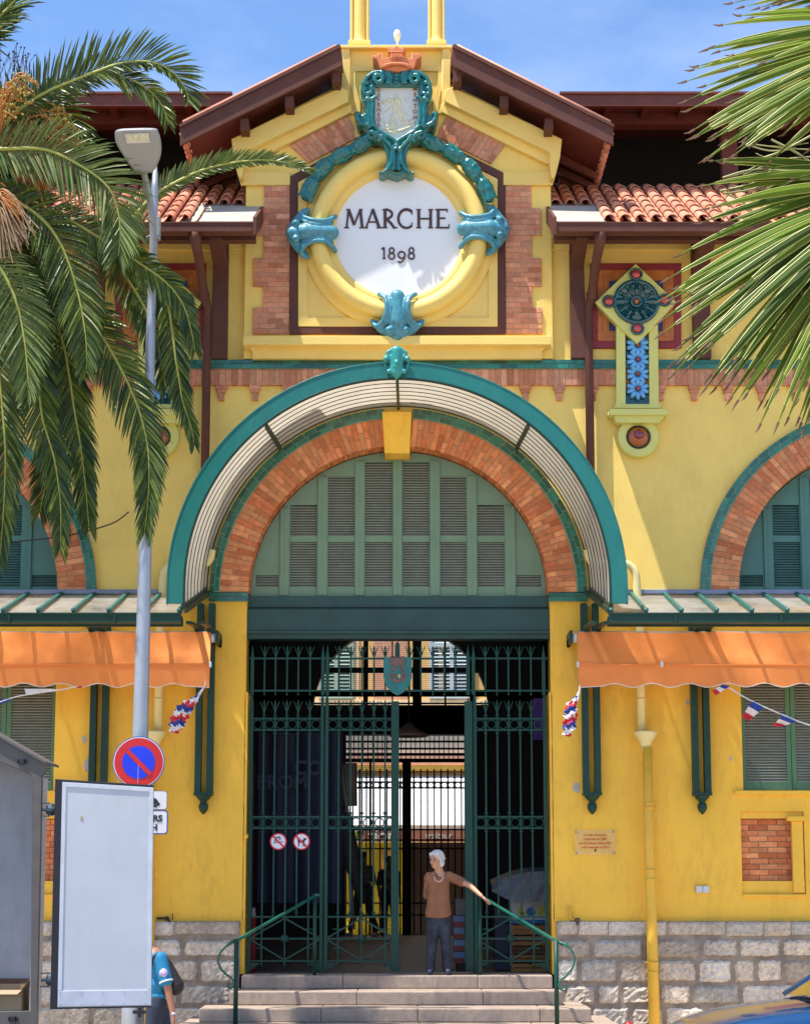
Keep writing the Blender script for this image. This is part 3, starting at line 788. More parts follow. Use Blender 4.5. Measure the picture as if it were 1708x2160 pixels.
for a, b, r in (((665, 970), (665, 1000), .022), ((660, 1040), (640, 1150), .03), ((640, 1150), (600, 1300), .022), ((690, 1150), (740, 1240), .02), ((660, 1060), (560, 1160), .014), ((560, 1160), (470, 1230), .012),
                ((690, 1070), (780, 1180), .012), ((600, 1300), (560, 1400), .018), ((640, 1300), (660, 1420), .02), ((470, 1440), (600, 1430), .014), ((600, 1430), (760, 1370), .014), ((760, 1370), (920, 1260), .012),
                ((560, 1030), (480, 1080), .02), ((760, 1010), (800, 1080), .014), ((700, 1200), (700, 1250), .03), ((540, 1470), (650, 1500), .016), ((700, 1460), (860, 1400), .02), ((740, 1300), (820, 1330), .018), ((480, 1300), (520, 1400), .012)):
    prims.append(('c', zs(*a), zs(*b), r, r*.8))
for (x, y, a, b_) in ((660, 1010, .03, .035), (640, 1120, .05, .07), (600, 1060, .035, .05), (700, 1060, .035, .05), (760, 1230, .045, .03), (720, 1290, .03, .06), (560, 1400, .05, .03), (660, 1470, .06, .025), (480, 1060, .035, .02), (820, 1370, .05, .025)): prims.append(('e', zs(x, y, -.012), (a, .03, b_)))
blob('shield_relief', prims, M('relief_glaze', (.68,.62,.40), .2, coat=.5), sh, voxel=.008, sm=2)
BRNL = M('shield_letter', (.36,.20,.10), .5)
for i, ch in enumerate('DEFENSOR'):
    a, b = z1([(418, 900+i*68)])[0]; text('shield_letter', ch, .072, P(a, b, -.367), BRNL, sh, depth=.003, off=.002)
for i, ch in enumerate('MENTONI'):
    a, b = z1([(912, 885+i*78)])[0]; text('shield_letter', ch, .072, P(a, b, -.367), BRNL, sh, depth=.003, off=.002)
cw = [(430, 600), (385, 480), (338, 462), (332, 420), (362, 412), (372, 425), (398, 412), (398, 390), (432, 385), (440, 400), (466, 388), (472, 462), (575, 445), (582, 376), (542, 352), (538, 305), (580, 300), (590, 318), (625, 314), (636, 290), (688, 290), (698, 314), (732, 318), (744, 302), (786, 305), (780, 356), (737, 378), (752, 436), (860, 464), (865, 388), (892, 380), (900, 398), (925, 402), (940, 388), (968, 395), (975, 412), (1002, 414), (995, 455), (945, 484), (905, 600), (800, 632), (660, 645), (530, 632)]
cr_ = plate('mural_crown', [pp(z1(cw), -.48)], -.48, -.16, TERRAC, hall, bev=.016, smooth=True)
mb = MB(); mb.tube([zz(x, y, .075) for x, y in ((470, 592), (520, 560), (590, 545), (660, 540), (740, 545), (800, 560), (850, 592))], .024, 8)
mb.tube([zz(x, y, .075) for x, y in ((545, 372), (600, 380), (660, 383), (720, 380), (775, 372))], .014, 8)
mb.tube([zz(x, y, .075) for x, y in ((648, 500), (648, 425), (664, 412), (680, 425), (680, 500))], .010, 6)
mb.build('crown_band', TERRAC, cr_, smooth=True)
bp_ = P(837.5, 76, .1)
mb = MB(); mb.lathe(bp_, [(0, .085), (.03, .08), (.048, .05), (.052, .01), (.045, -.03), (.025, -.07), (.016, -.09), (.016, -.16)], n=16)
mb.build('finial_lamp', M('opal_glass', (.75,.72,.66), .2), hall, smooth=True)

# ---- garlands
for s in (0, 1):
    pts = [(792, 289), (775, 296), (760, 308), (740, 318), (712, 332), (692, 345), (676, 360), (664, 378), (654, 396), (645, 416)]
    if s: pts = [(880, 289), (897, 294), (912, 302), (935, 313), (962, 329), (983, 344), (1000, 364), (1014, 384), (1024, 402), (1032, 420)]
    V = cr([P(x, y, -.29) for x, y in pts], 8); prims = []; random.seed(11+s); n = len(V)
    acc = [0]
    for i in range(1, n): acc.append(acc[-1]+(V[i]-V[i-1]).length)
    def at_(l):
        for i in range(n-1):
            if acc[i+1] >= l: f = (l-acc[i])/max(1e-6, acc[i+1]-acc[i]); return V[i]+(V[i+1]-V[i])*f, (V[i+1]-V[i]).normalized()
        return V[-1], (V[-1]-V[-2]).normalized()
    tot = acc[-1]; seg = tot/4
    for k in range(4):
        l0 = k*seg; last = k == 3
        p, d = at_(l0+.02); nr = Vector((-d.z, 0, d.x))
        for q in range(8): a = 2*PI*q/8; prims.append(('e', p+nr*math.cos(a)*.055+Vector((0, math.sin(a)*.055, 0)), (.026, .026, .026)))
        for q in range(9):
            a = -PI+PI*q/8; off = nr*math.cos(a)+Vector((0, math.sin(a), 0)); prev = None
            for u, r in ((.10, .045), (.3, .082), (.6, .092), (.85, .085), (1.05 if last else .97, .10 if last else .075)):
                c_, d2 = at_(l0+seg*min(u, .999)); c_ = c_+d2*(.0 if u < 1 else .04); w_ = c_+off*r*random.uniform(.9, 1.1)
                if prev is not None: prims.append(('c', prev, w_, .021, .017 if u < 1 else .012))
                prev = w_
        for u in (.15, .35, .6, .8, .95): c_, _ = at_(l0+seg*u); prims.append(('e', c_, (.07, .06, .07)))
        for q in range(6):
            c_, d2 = at_(l0+seg*random.uniform(.3, .9)); c_ = c_+nr*random.uniform(-.06, .06)+Vector((0, -.085, 0)); prims.append(('c', c_, c_+d2*.06+nr*random.uniform(-.03, .03), .016, .008))
    blob('garland', prims, TEALG, hall, voxel=.008, sm=1)

# ---- belfry posts
for x0, x1 in ((738, 778), (903, 938)):
    mb = MB(); Yb = .0
    X0, X1 = P(x0, 60, Yb).x, P(x1, 60, Yb).x; z0, z1_ = P(0, 95, Yb).z, P(0, 95, Yb).z+3.2
    mb.box(X0, X1, Yb+.05, Yb+.34, z0, z1_); mb.box(X0-.02, X1+.02, Yb-.03, Yb+.38, z0, z0+.06)
    mb.lathe(((X0+X1)/2, Yb+.07, z0+.05), [(.10, 0), (.085, .05), (.08, .1), (.08, 3.1)], n=24)
    mb.box(X0+.005, X0+.035, Yb+.02, Yb+.06, z0+.06, z1_); mb.box(X1-.035, X1-.005, Yb+.02, Yb+.06, z0+.06, z1_)
    mb.build('belfry_post', Y_TRIM, hall, bevel=.006)
mb = MB(); mb.box(P(725, 0, 0).x, P(952, 0, 0).x, -.1, .5, z1_, z1_+.25); mb.build('belfry_cap', Y_TRIM, hall, bevel=.01)

# ---- gable roof
RY = -.66
def roofprism(name, pts, Yf, Yb, m, par=hall):
    return plate(name, [pp(pts, Yf)], Yf, Yb, m, par)
FR = {}
for s in (0, 1):
    f = (lambda q: q) if s == 0 else (lambda q: mir(q, 836.5))
    fa = f([(718, 95), (380, 264), (380, 306), (722, 137)])
    o = roofprism('barge_board', fa, RY, RY+.05, BROWN)
    lip = f([(716, 92), (378, 262), (379, 268), (719, 99)]); roofprism('barge_flashing', lip, RY-.03, RY+.06, BROWN)
    # soffit slab behind, extruded back
    sl = f([(720, 108), (395, 270), (395, 284), (722, 122)]); roofprism('gable_roof', sl, RY+.052, 3.2, BROWNR)
    for px, py in ((708, 150), (609, 203), (514, 250)):
        q = f([(px, py)])[0]; mb = MB(); X = P(q[0], py, RY).x; Z = P(0, py, RY).z
        mb.box(X-.055, X+.055, RY+.10, .1, Z-.10, Z+.05); mb.build('purlin_end', BROWN, hall, bevel=.004)
    for j in range(9):
        t = (j+.5)/9; a = (718+(395-718)*t, 124+(286-124)*t); a2 = f([a])[0]
    mb = MB()
    for j in range(7):
        Yr = .6+j*.4
        A, B = f([(718, 127), (395, 289)]); pa, pb = P(*A, RY), P(*B, RY); mb.bar((pa.x, Yr, pa.z-.03), (pb.x, Yr, pb.z-.03), .07, .09)
    for Yr in (-.45,):
        pass
    mb.build('roof_rafters', BROWNR, hall)
    # tile edge along the lower eave
    mb = MB(); A = f([(395, 276)])[0]; pa = P(*A, RY)
    for j in range(26):
        y = RY+.08+j*.15; mb.tube([(pa.x-(.03 if s == 0 else -.03), y, pa.z-.02), (pa.x-(.09 if s == 0 else -.09), y, pa.z-.05)], .055, 8)
    mb.build('eave_tiles', TERRA, hall, smooth=True)
    # tiles on top of the gable roof
    mb = MB(); A, B = f([(712, 100), (388, 262)]); pa, pb = P(*A, RY), P(*B, RY)
    for j in range(17): y = RY+.12+j*.24; mb.tube([(pa.x, y, pa.z+.03), (pb.x, y, pb.z+.03)], .075, 6)
    mb.build('roof_tiles', TERRA, hall, smooth=True)

# ---- side eaves, gutters, pan tile roofs, clerestory
def side_roof(s):
    sg = 1 if s else -1
    Ye, Yt = -1.05, 1.15
    ze, zt_ = P(0, 468, Ye).z, P(0, 400, Yt).z
    slope = (zt_-ze)/(Yt-Ye)
    xin = P(1172, 480, Ye).x if s else P(535, 450, Ye).x-.02*0
    if not s: xin = P(535, 480, Ye).x
    xout = XR if s else XL
    a, b = sorted((xin, xout))
    mb = MB(); mb.hexa([(a, Ye, ze-.06), (b, Ye, ze-.06), (b, Ye, ze-.01), (a, Ye, ze-.01)], [(a, Yt, zt_-.06), (b, Yt, zt_-.06), (b, Yt, zt_-.01), (a, Yt, zt_-.01)])
    mb.build('eave_deck', BROWNR, hall)
    # bare sheet next to the gable
    xs_ = P(1262, 455, Ye).x if s else P(398, 455, Ye).x
    a2, b2 = sorted((xin-sg*.02, xs_+sg*.1))
    mb = MB(); Ym = .1
    mb.hexa([(a2, Ye+.01, ze-.002), (b2, Ye+.01, ze-.002), (b2, Ye+.01, ze+.012), (a2, Ye+.01, ze+.012)], [(a2, Ym, ze+slope*(Ym-Ye)-.002), (b2, Ym, ze+slope*(Ym-Ye)-.002), (b2, Ym, ze+slope*(Ym-Ye)+.012), (a2, Ym, ze+slope*(Ym-Ye)+.012)])
    mb.build('bare_sheet', M('bare_sheet', (.42,.37,.30), .7, var=.15, scale=4), hall)
    # barrel tiles
    tl = MB(); pan = MB(); pitch = .198; L = .40; n = int((Yt-Ye)/L*1.0)+2
    x = xin + sg*.09; i = 0
    while (x < xout) if s else (x > xout):
        lim = xs_
        for j in range(8):
            y0 = Ye-.03+j*.33; y1 = y0+.40
            if y0 > Yt: break
            y1 = min(y1, Yt+.05)
            hidden = ((x < lim) if s else (x > lim)) and y0 < -.25 + .5*(abs(x-lim)/1.2)*0
            if hidden: continue
            za = ze+slope*(y0-Ye)+.045; zb_ = ze+slope*(y1-Ye)+.025; c = random.random()
            vs = []; m_ = 8
            for (yy, zz_, r) in ((y0, za, .076), (y1, zb_, .062)):
                for k in range(m_+1):
                    t = PI*k/m_; vs.append((x+r*math.cos(t), yy, zz_+r*math.sin(t)*.9))
            for (yy, zz_, r) in ((y0, za, .062), (y1, zb_, .05)):
                for k in range(m_+1):
                    t = PI*k/m_; vs.append((x+r*math.cos(t), yy, zz_+r*math.sin(t)*.9))
            N = m_+1; fs = [(k, k+1, N+k+1, N+k) for k in range(m_)] + [(k, 2*N+k, 2*N+k+1, k+1) for k in range(m_)] + [(2*N+k+1, 2*N+k, 3*N+k, 3*N+k+1) for k in range(m_)]
            tl.add(vs, fs, c)
            # pan between
            xp = x+pitch/2; c = random.random(); vs = []
            for (yy, zz_, r) in ((y0+.03, za-.02, .075), (y1, zb_-.02, .085)):
                for k in range(7):
                    t = PI+PI*k/6; vs.append((xp+r*math.cos(t), yy, zz_+.03+r*math.sin(t)*.5))
            pan.add(vs, [(k, k+1, 7+k+1, 7+k) for k in range(6)], c)
        x += sg*pitch; i += 1
    o = tl.build('barrel_tiles', TERRA, hall, smooth=True); pan.build('pan_tiles', TERRA, o, smooth=True)
    # gutter
    gz1, gz0 = P(0, 470, Ye-.12).z, P(0, 489, Ye-.12).z
    mb = MB(); mb.box(a, b, Ye-.14, Ye-.12, gz0, gz1); mb.box(a, b, Ye-.12, Ye-.005, gz0, gz0+.02); mb.box(a, b, Ye-.15, Ye-.118, gz1-.015, gz1+.004)
    mb.box(a, b, Ye+.0, Ye+.03, gz0, gz1)
    mb.build('gutter', BROWN, hall)
    # barge end board
    mb = MB(); x0, x1 = sorted((xin-sg*.005, xin-sg*.045))
    mb.hexa([(x0, Ye-.16, gz0-.05), (x1, Ye-.16, gz0-.05), (x1, Ye-.16, gz1+.06), (x0, Ye-.16, gz1+.06)], [(x0, .0, gz0-.05+slope*1.05), (x1, .0, gz0-.05+slope*1.05), (x1, .0, gz1+.06+slope*1.05), (x0, .0, gz1+.06+slope*1.05)])
    mb.build('eave_end_board', BROWN, hall)
    # boards and beams below the deck
    mb = MB()
    for j in range(20):
        X = xin+sg*(.25+j*.5)
        if abs(X) > 11: break
        mb.hexa([(X-.04, Ye+.04, ze-.15), (X+.04, Ye+.04, ze-.15), (X+.04, Ye+.04, ze-.061), (X-.04, Ye+.04, ze-.061)], [(X-.04, .3, ze-.15+slope*1.27), (X+.04, .3, ze-.15+slope*1.27), (X+.04, .3, ze-.061+slope*1.27), (X-.04, .3, ze-.061+slope*1.27)])
    mb.box(a, b, Ye+.28, Ye+.42, ze-.14, ze+.0)
    mb.build('eave_rafters', BROWN, hall)
    # wall below eave (upper part between 500 and roof) and cornice bead
    mb = MB(); wa, wb = sorted((P(1160, 520, 0).x if s else P(520, 520, 0).x, xout))
    mb.box(wa, wb, .02, .40, ZTOP-.01, ze+slope*1.0-.05); mb.build('eave_wall', Y_UP, hall)
    mb = MB(); mb.box(wa, wb, -.04, .02, P(0, 527, -.04).z, P(0, 503, -.04).z); mb.box(wa, wb, -.08, .02, P(0, 503, -.04).z, P(0, 490, -.04).z)
    mb.build('wall_cornice', Y_UP, hall, bevel=.008)
    # clerestory
    mb = MB(); zc0, zc1 = P(0, 403, Yt).z, P(0, 262, Yt).z
    mb.box(a, b, Yt-.03, Yt+.25, zc0-.02, zc0+.06); mb.build('clerestory_sill', BROWN, hall)
    mb = MB(); xo = P(1539, 330, Yt).x if s else P(139, 330, Yt).x
    cps = [xo+sg*k_*2.3 for k_ in range(-1, 3)]
    for X in cps:
        if abs(X) < 12: mb.box(X-.11, X+.11, Yt+.02, Yt+.2, zc0+.06, zc1)
    mb.box(a-.3*(0 if s else 0), b, Yt, Yt+.2, P(0, 262, Yt).z, P(0, 236, Yt).z)
    mb.build('clerestory_beam', BROWNR, hall, split=True)
    Yr = .35
    mb = MB(); zf0, zf1 = P(0, 223, Yr).z, P(0, 199, Yr).z
    ax, bx = (P(1180, 210, Yr).x, XR+1) if s else (XL-1, P(490, 210, Yr).x)
    mb.box(ax, bx, Yr, Yr+.06, zf0, zf1); mb.box(ax, bx, Yr-.03, Yr+.07, zf1-.001, zf1+.03); mb.build('upper_fascia', BROWNR, hall)
    mb = MB(); mb.hexa([(ax, Yr+.062, zf1-.08), (bx, Yr+.062, zf1-.08), (bx, Yr+.062, zf1-.01), (ax, Yr+.062, zf1-.01)], [(ax, 7.6, zf1+1.6), (bx, 7.6, zf1+1.6), (bx, 7.6, zf1+1.67), (ax, 7.6, zf1+1.67)]); mb.build('upper_roof', BROWNR, hall)
    mb = MB(); X = ax+.1
    while X < bx: mb.tube([(X, Yr+.11, zf1+.015), (X, 7.5, zf1+1.67)], .055, 6); X += .225
    mb.build('ridge_tiles', TERRA, hall, smooth=True)
    mb = MB(); X = ax+.2
    while X < bx: mb.box(X-.05, X+.05, Yr+.07, Yt+.1, P(0, 233, Yr+.5).z, P(0, 225, Yr+.5).z+.02); X += .52
    mb.build('rafter_tails', BROWNR, hall)
    mb = MB(); mb.box(a if s else XL, b if s else gx0+.3, Yt+2.0, Yt+2.1, zc0-.5, zf1+.6); mb.build('clerestory_dark_sheet', DARK, hall)  # near-black sheet added so the opening looks unlit
    # brackets (wall posts with struts)
    pxs = [(1203, 1233), (1461, 1497), (1720, 1755)] if s else [(448, 480), (190, 218), (-70, -38)]
    for x0_, x1_ in pxs:
        X0, X1 = P(x0_, 640, -.14).x, P(x1_, 640, -.14).x
        mb = MB(); mb.box(X0, X1, -.14, -.0, P(0, 755, -.14).z, ze+.1)
        A = (X0+X1)/2
        mb.bar((A, -.12, P(0, 560, -.1).z), (A, Ye+.35, ze-.08), X1-X0-.02, .13)
        mb.bar((A, -.10, ze-.0), (A, Ye+.2, ze-.08), X1-X0-.03, .14)
        mb.build('eave_bracket', BROWN, hall, bevel=.008)
    # maroon rain pipe
    f = (lambda q: q) if s else (lambda q: mir(q, 839))
    pts = f([(1265, 486), (1262, 520)]); 
    Z = lambda x, y, Y: P(x, y, Y)
    q = [f([(x, y)])[0] for x, y in ((1267, 486), (1265, 510), (1258, 545), (1247, 625), (1240, 650), (1239, 700), (1239, 1165))]
    yy = [Ye-.05, Ye-.05, -.75, -.22, -.13, -.12, -.12]
    V = [P(a_[0], a_[1], y_) for a_, y_ in zip(q, yy)]; V[-2].x = V[-3].x; V[-1].x = V[-3].x
    mb = MB(); mb.tube(V, [.09, .065, .06, .06, .055, .055, .055], 14); mb.tube([V[3]+Vector((0,0,.05)), V[3]-Vector((0,0,.05))], .066, 14)
    mb.build('rain_pipe', BROWN, hall, smooth=True)
side_roof(0); side_roof(1)

# ---- ceramic medallion panels
FLB = M('flower_blue', (.13,.40,.70), .35, var=.1, scale=10, coat=.4)
ROS = M('rosette_teal', (.006,.075,.085), .2, coat=.6, var=.3, scale=20)
def medallion(mirror):
    f = (lambda q: q) if not mirror else (lambda q: mir(q, 840))
    Y0 = 0
    def R4(x0, y0, x1, y1, Yf, Yb, name, m, par=hall, bev=.004, holes=None):
        a, b = f([(x0, y0), (x1, y1)]); xa, xb = sorted((a[0], b[0]))
        ps = [[XZ(xa, y1, Yf), XZ(xb, y1, Yf), XZ(xb, y0, Yf), XZ(xa, y0, Yf)]]
        if holes:
            h0, h1, h2, h3 = holes; a, b = f([(h0, h1), (h2, h3)]); ha, hb = sorted((a[0], b[0])); ps.append([XZ(ha, h3, Yf), XZ(hb, h3, Yf), XZ(hb, h1, Yf), XZ(ha, h1, Yf)])
        return plate(name, ps, Yf, Yb, m, par, bev=bev)
    bk = R4(1245, 555, 1436, 734, -.05, 0, 'tile_panel', MAROON, holes=(1259, 569, 1422, 720))
    R4(1259.5, 569.5, 1421.5, 719.5, -.035, 0, 'orange_tiles', ORNG, bk, holes=(1284, 592, 1397, 698))
    R4(1272, 581, 1409, 709, -.045, -.03, 'orange_border', ORNG, bk, holes=(1280, 588, 1401, 702))
    R4(1284, 592, 1397, 698, -.018, 0, 'blue_tiles', BLUEP, bk)
    dm = f([(1340, 556), (1426, 637), (1343, 725), (1254, 638)]); Yd = -.18
    d = plate('diamond_plaque', [pp(dm, Yd)], Yd, -.02, Y_GRN, hall, bev=.008)
    c = f([(1341, 637.5)])[0]; k = SC(637, Yd); C = P(c[0], c[1], Yd)
    mb = MB(); mb.lathe((C.x, Yd, C.z), [(49*k, .01), (49*k, -.035), (45*k, -.05), (42*k, -.045), (40*k, -.02), (0, -.02)], axis=(0, 1, 0), n=48)
    for i in range(12):
        a = 2*PI*i/12+(.0 if i % 3 == 0 else 0); big = i % 3 == 0
        p0 = C+Vector((math.cos(a)*12*k, -.03, math.sin(a)*12*k)); p1 = C+Vector((math.cos(a)*(34 if big else 38)*k, -.03, math.sin(a)*(34 if big else 38)*k))
        mb.tube([p0, p1], [.012, .05 if big else .022], 8)
        if big: mb.ball(p1, (.075 if i % 6 == 3 or True else .05, .04, .05))
        else: mb.ball(p1, (.03, .03, .03), 8)
    for i in range(24):
        a = 2*PI*(i+.5)/24; p = C+Vector((math.cos(a)*26*k, -.025, math.sin(a)*26*k)); mb.ball(p, .018, 6)
    mb.lathe((C.x, Yd-.02, C.z), [(13*k, 0), (13*k, -.03), (9*k, -.04), (8*k, -.02)], axis=(0, 1, 0), n=24)
    mb.build('rosette', ROS, d, smooth=True)
    mb = MB(); mb.ball(C+Vector((0, -.035, 0)), (.035, .03, .035)); mb.build('rosette_heart', ORNG, d, smooth=True)
    for x, y in ((1340, 580), (1343, 694), (1283, 637), (1401, 634)):
        q = f([(x, y)])[0]; p = P(q[0], q[1], Yd)
        mb = MB(); mb.lathe((p.x, Yd, p.z), [(14*k, .005), (14*k, -.04), (11*k, -.05), (10*k, -.03), (0, -.03)], axis=(0, 1, 0), n=24); mb.build('dark_ring', ROS, d, smooth=True)
        mb = MB(); mb.ball(p+Vector((0, -.035, 0)), (9.5*k, .035, 9.5*k)); mb.build('red_boss', REDB, d, smooth=True)
    # pilaster strip with blue flowers
    pl_ = [(1299, 672), (1387, 672), (1389, 848), (1394, 861), (1295, 861), (1299, 848)]
    hp = [(1318, 700), (1368, 700), (1369, 852), (1319, 852)]
    s_ = plate('flower_pilaster', [pp(f(pl_), -.13), pp(f(hp), -.13)], -.13, 0, Y_GRN, hall, bev=.008)
    plate('pilaster_inset', [pp(f([(1317, 699), (1369, 699), (1370, 853), (1318, 853)]), -.05)], -.06, -.01, M('inset_teal', (.01,.07,.10), .25, coat=.4), s_)
    for y in (729, 759, 790, 821):
        q = f([(1344, y)])[0]; p = P(q[0], q[1], -.09); mb = MB()
        for i in range(10):
            a = 2*PI*(i+.5)/10; d_ = Vector((math.cos(a), 0, math.sin(a)))
            mb.tube([p+d_*.02, p+d_*.075+Vector((0, -.03, 0)), p+d_*.125+Vector((0, -.02, 0)), p+d_*.15+Vector((0, .01, 0))], [.008, .032, .030, .010], 8)
        fl = mb.build('ceramic_flower', FLB, s_, smooth=True)
        mb = MB(); mb.ball(p+Vector((0, -.035, 0)), (.03, .025, .03), 10); mb.build('flower_heart', M('flower_heart', (.25,.06,.04), .4), fl, smooth=True)
    R4(1285, 862, 1407, 875, -.26, 0, 'console_shelf', Y_GRN, bev=.006)
    plate('console_moulding', [pp(f([(1292, 875), (1402, 875), (1396, 884), (1389, 892), (1300, 892), (1296, 884)]), -.2)], -.21, 0, Y_GRN, hall, bev=.015)
    q = f([(1346, 921)])[0]; p = P(q[0], q[1], -.12); k = SC(921, -.12)
    mb = MB(); mb.lathe((p.x, 0, p.z), [(44*k, 0), (44*k, -.10), (42*k, -.12), (28*k, -.12), (25.5*k, -.10), (25*k, -.05), (0, -.05)], axis=(0, 1, 0), n=56)
    rd = mb.build('round_boss', Y_GRN, hall, smooth=False)
    mb = MB(); mb.lathe((p.x, -.055, p.z), [(25*k, 0), (25*k, -.04), (21*k, -.05), (0, -.05)], axis=(0, 1, 0), n=40); mb.build('boss_seat', M('boss_dark', (.02,.03,.03), .4), rd, smooth=True)
    mb = MB(); mb.ball((p.x, -.09, p.z), (21.5*k, .075, 21.5*k), 24); mb.build('orange_dome', M('orange_glaze', (.42,.09,.01), .25, coat=.5), rd, smooth=True)
    mb = MB(); mb.ball((p.x+.0, -.135, p.z+.02), (12*k, .06, 12*k), 20); mb.build('red_dome', M('red_glaze', (.22,.01,.035), .15, coat=.8), rd, smooth=True)
medallion(False); medallion(True)

# ---- lower rain pipes with hoppers
def rain_pipe(s):
    f = (lambda q: q) if s else (lambda q: mir(q, 843))
    pc = lambda x, y, Y: P(f([(x, y)])[0][0], y, Y)
    X = pc(1350, 1400, -.12).x; x0 = pc(1312, 1190, -.12)
    e = [pc(1239, 1160, -.12), pc(1243, 1178, -.12), pc(1256, 1189, -.12), Vector((x0.x, -.12, x0.z)), pc(1326, 1192, -.12), pc(1338, 1206, -.12), pc(1342, 1226, -.12)]
    top = cr(e, 4); top += [Vector((top[-1].x, -.12, P(0, 1240, 0).z)), Vector((X, -.12, P(0, 1330, 0).z)), Vector((X, -.12, P(0, 1548, 0).z))]
    for v in top[-3:]: v.x = X if v is not top[-3] else top[-4].x
    mb = MB(); mb.tube(top, .052, 14); mb.lathe((X, -.12, P(0, 1475, -.1).z), [(.06, -.01), (.06, .01)], n=14)
    o = mb.build('rain_pipe_upper', PIPEC, hall, smooth=True)
    zf = P(0, 1543, -.14).z
    mb = MB(); mb.lathe((X+.045*(1 if s else -1), -.14, zf), [(.0, -.02), (.14, 0), (.15, .0), (.15, -.02), (.135, -.05), (.09, -.12), (.07, -.17), (.055, -.20), (.055, -.26)], n=24); mb.build('rain_hopper', PIPEC, hall, smooth=True)
    X2 = X+.06*(1 if s else -1)
    mb = MB(); mb.tube([(X2, -.16, zf-.2), (X2, -.16, P(0, 1800, 0).z), (X2+.01, -.19, P(0, 1960, 0).z), (X2+.02, -.22, -.05)], [.062, .065, .068, .072], 16)
    for py, r in ((1695, .072), (1704, .072), (1835, .075), (1855, .08), (2030, .085), (2050, .078)):
        z = P(0, py, -.17).z; mb.lathe((X2+.004, -.17 if py < 1960 else -.20, z), [(r, -.012), (r, .012)], n=16)
    mb.build('rain_pipe_lower', PIPEY, hall, smooth=True)
rain_pipe(1); rain_pipe(0)
# bare plaster patches
random.seed(5)
for px, py, r in ((1215, 1660, 9), (1449, 1482, 5), (180, 1905, 9), (178, 1560, 7), (185, 1612, 11), (1540, 1600, 4)):
    pts = [(px+r*random.uniform(.5, 1)*math.cos(t*PI/5), py+1.7*r*random.uniform(.5, 1)*math.sin(t*PI/5)) for t in range(10)]
    plate('bare_patch', [pp(pts[::-1], 0)], -.004, .0, M('bare_plaster', (.46,.42,.38), .9), hall)
# jambs, hall interior shell
mb = MB(); zj = P(0, 1257, .2).z
mb.box(DX0-.04, DX0-.005, .0, .5, LAND, ZPL+2.9); mb.box(DX1+.005, DX1+.04, .0, .5, LAND, ZPL+2.9)
mb.box(DX0-.07, DX0-.04, -.02, .5, LAND, ZPL); mb.box(DX1+.04, DX1+.07, -.02, .5, LAND, ZPL)
mb.build('door_jamb', Y_LO, hall, split=True)
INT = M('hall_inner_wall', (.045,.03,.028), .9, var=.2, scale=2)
mb = MB(); FY = 15.6
ZR = P(0, 262, 1.15).z
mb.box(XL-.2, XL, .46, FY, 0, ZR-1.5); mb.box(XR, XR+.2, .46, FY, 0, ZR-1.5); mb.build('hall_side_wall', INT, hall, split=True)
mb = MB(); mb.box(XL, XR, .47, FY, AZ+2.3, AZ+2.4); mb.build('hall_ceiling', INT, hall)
# =====================================================================  GROUND
PAV = M('paving', (.56,.45,.33), .85, var=.12, scale=2, bump=.3, bscale=30, stain=.3, stain_col=(.2,.18,.16))
ASPH = M('asphalt', (.09,.09,.09), .9, var=.2, scale=3, bump=.4)
def sheet(name, x0, x1, y0, y1, z, m, kind='structure'):
    mb = MB(); mb.add([(x0,y0,z),(x1,y0,z),(x1,y1,z),(x0,y1,z)], [(0,1,2,3)]); o = mb.build(name, m); o['kind'] = kind; return o
sheet('ground', -400, 400, -400, 400, -.13, PAV)
mb = MB(); mb.box(-60, 60, -9.2, .3, -.2, 0); o = mb.build('pavement', PAV); o['kind'] = 'structure'
mb = MB(); mb.box(-60, 60, -9.36, -9.2, -.2, .0); o = mb.build('kerb', STEPM, bevel=.01); o['kind'] = 'structure'
sheet('road', -60, 60, -17.5, -9.36, -.125, ASPH)
mb = MB(); mb.box(-60, 60, -40, -17.5, -.2, 0); o = mb.build('far_pavement', PAV); o['kind'] = 'structure'

# =====================================================================  STEPS
steps = thing('stone_steps', 'worn stone steps leading up to the green iron gates', 'steps', (0, -1, 0))
RIS = .163; prev = None
spec = [(509, 1165, -.32), (484, 1187, -.84), (420, 1247, -1.36), (368, 1313, -1.90), (330, 1350, -2.4)]
for i, (a, b, yf) in enumerate(spec):
    zt = LAND-RIS*i; py = 2068+i*30
    xa, xb = P(a, py, yf).x, P(b, py, yf).x
    if i == 4: zt = LAND-RIS*4
    mb = MB(); xs = xa; n = 0
    while xs < xb-.05:
        L = random.uniform(.95, 1.7); xe = min(xs+L, xb)
        if xb-xe < .4: xe = xb
        mb.box(xs+.002, xe-.002, yf+random.uniform(-.004, .004), yf+.62 if i else .60, zt-RIS+.002 if i < 4 else -.02, zt+random.uniform(-.003, .001)); xs = xe
    mb.build('step', STEPM, steps, bevel=.014)
    mb = MB(); mb.box(xa+.02, xb-.02, yf+.02, -.05 if i else .6, 0, zt-.012); mb.build('step_core', STEPM, steps)
mb = MB(); mb.box(XL, XR, .47, FY+.3, 0, LAND-.004); o = mb.build('hall_floor', M('hall_floor', (.16,.13,.11), .5, var=.2, scale=4)); o['kind'] = 'structure'

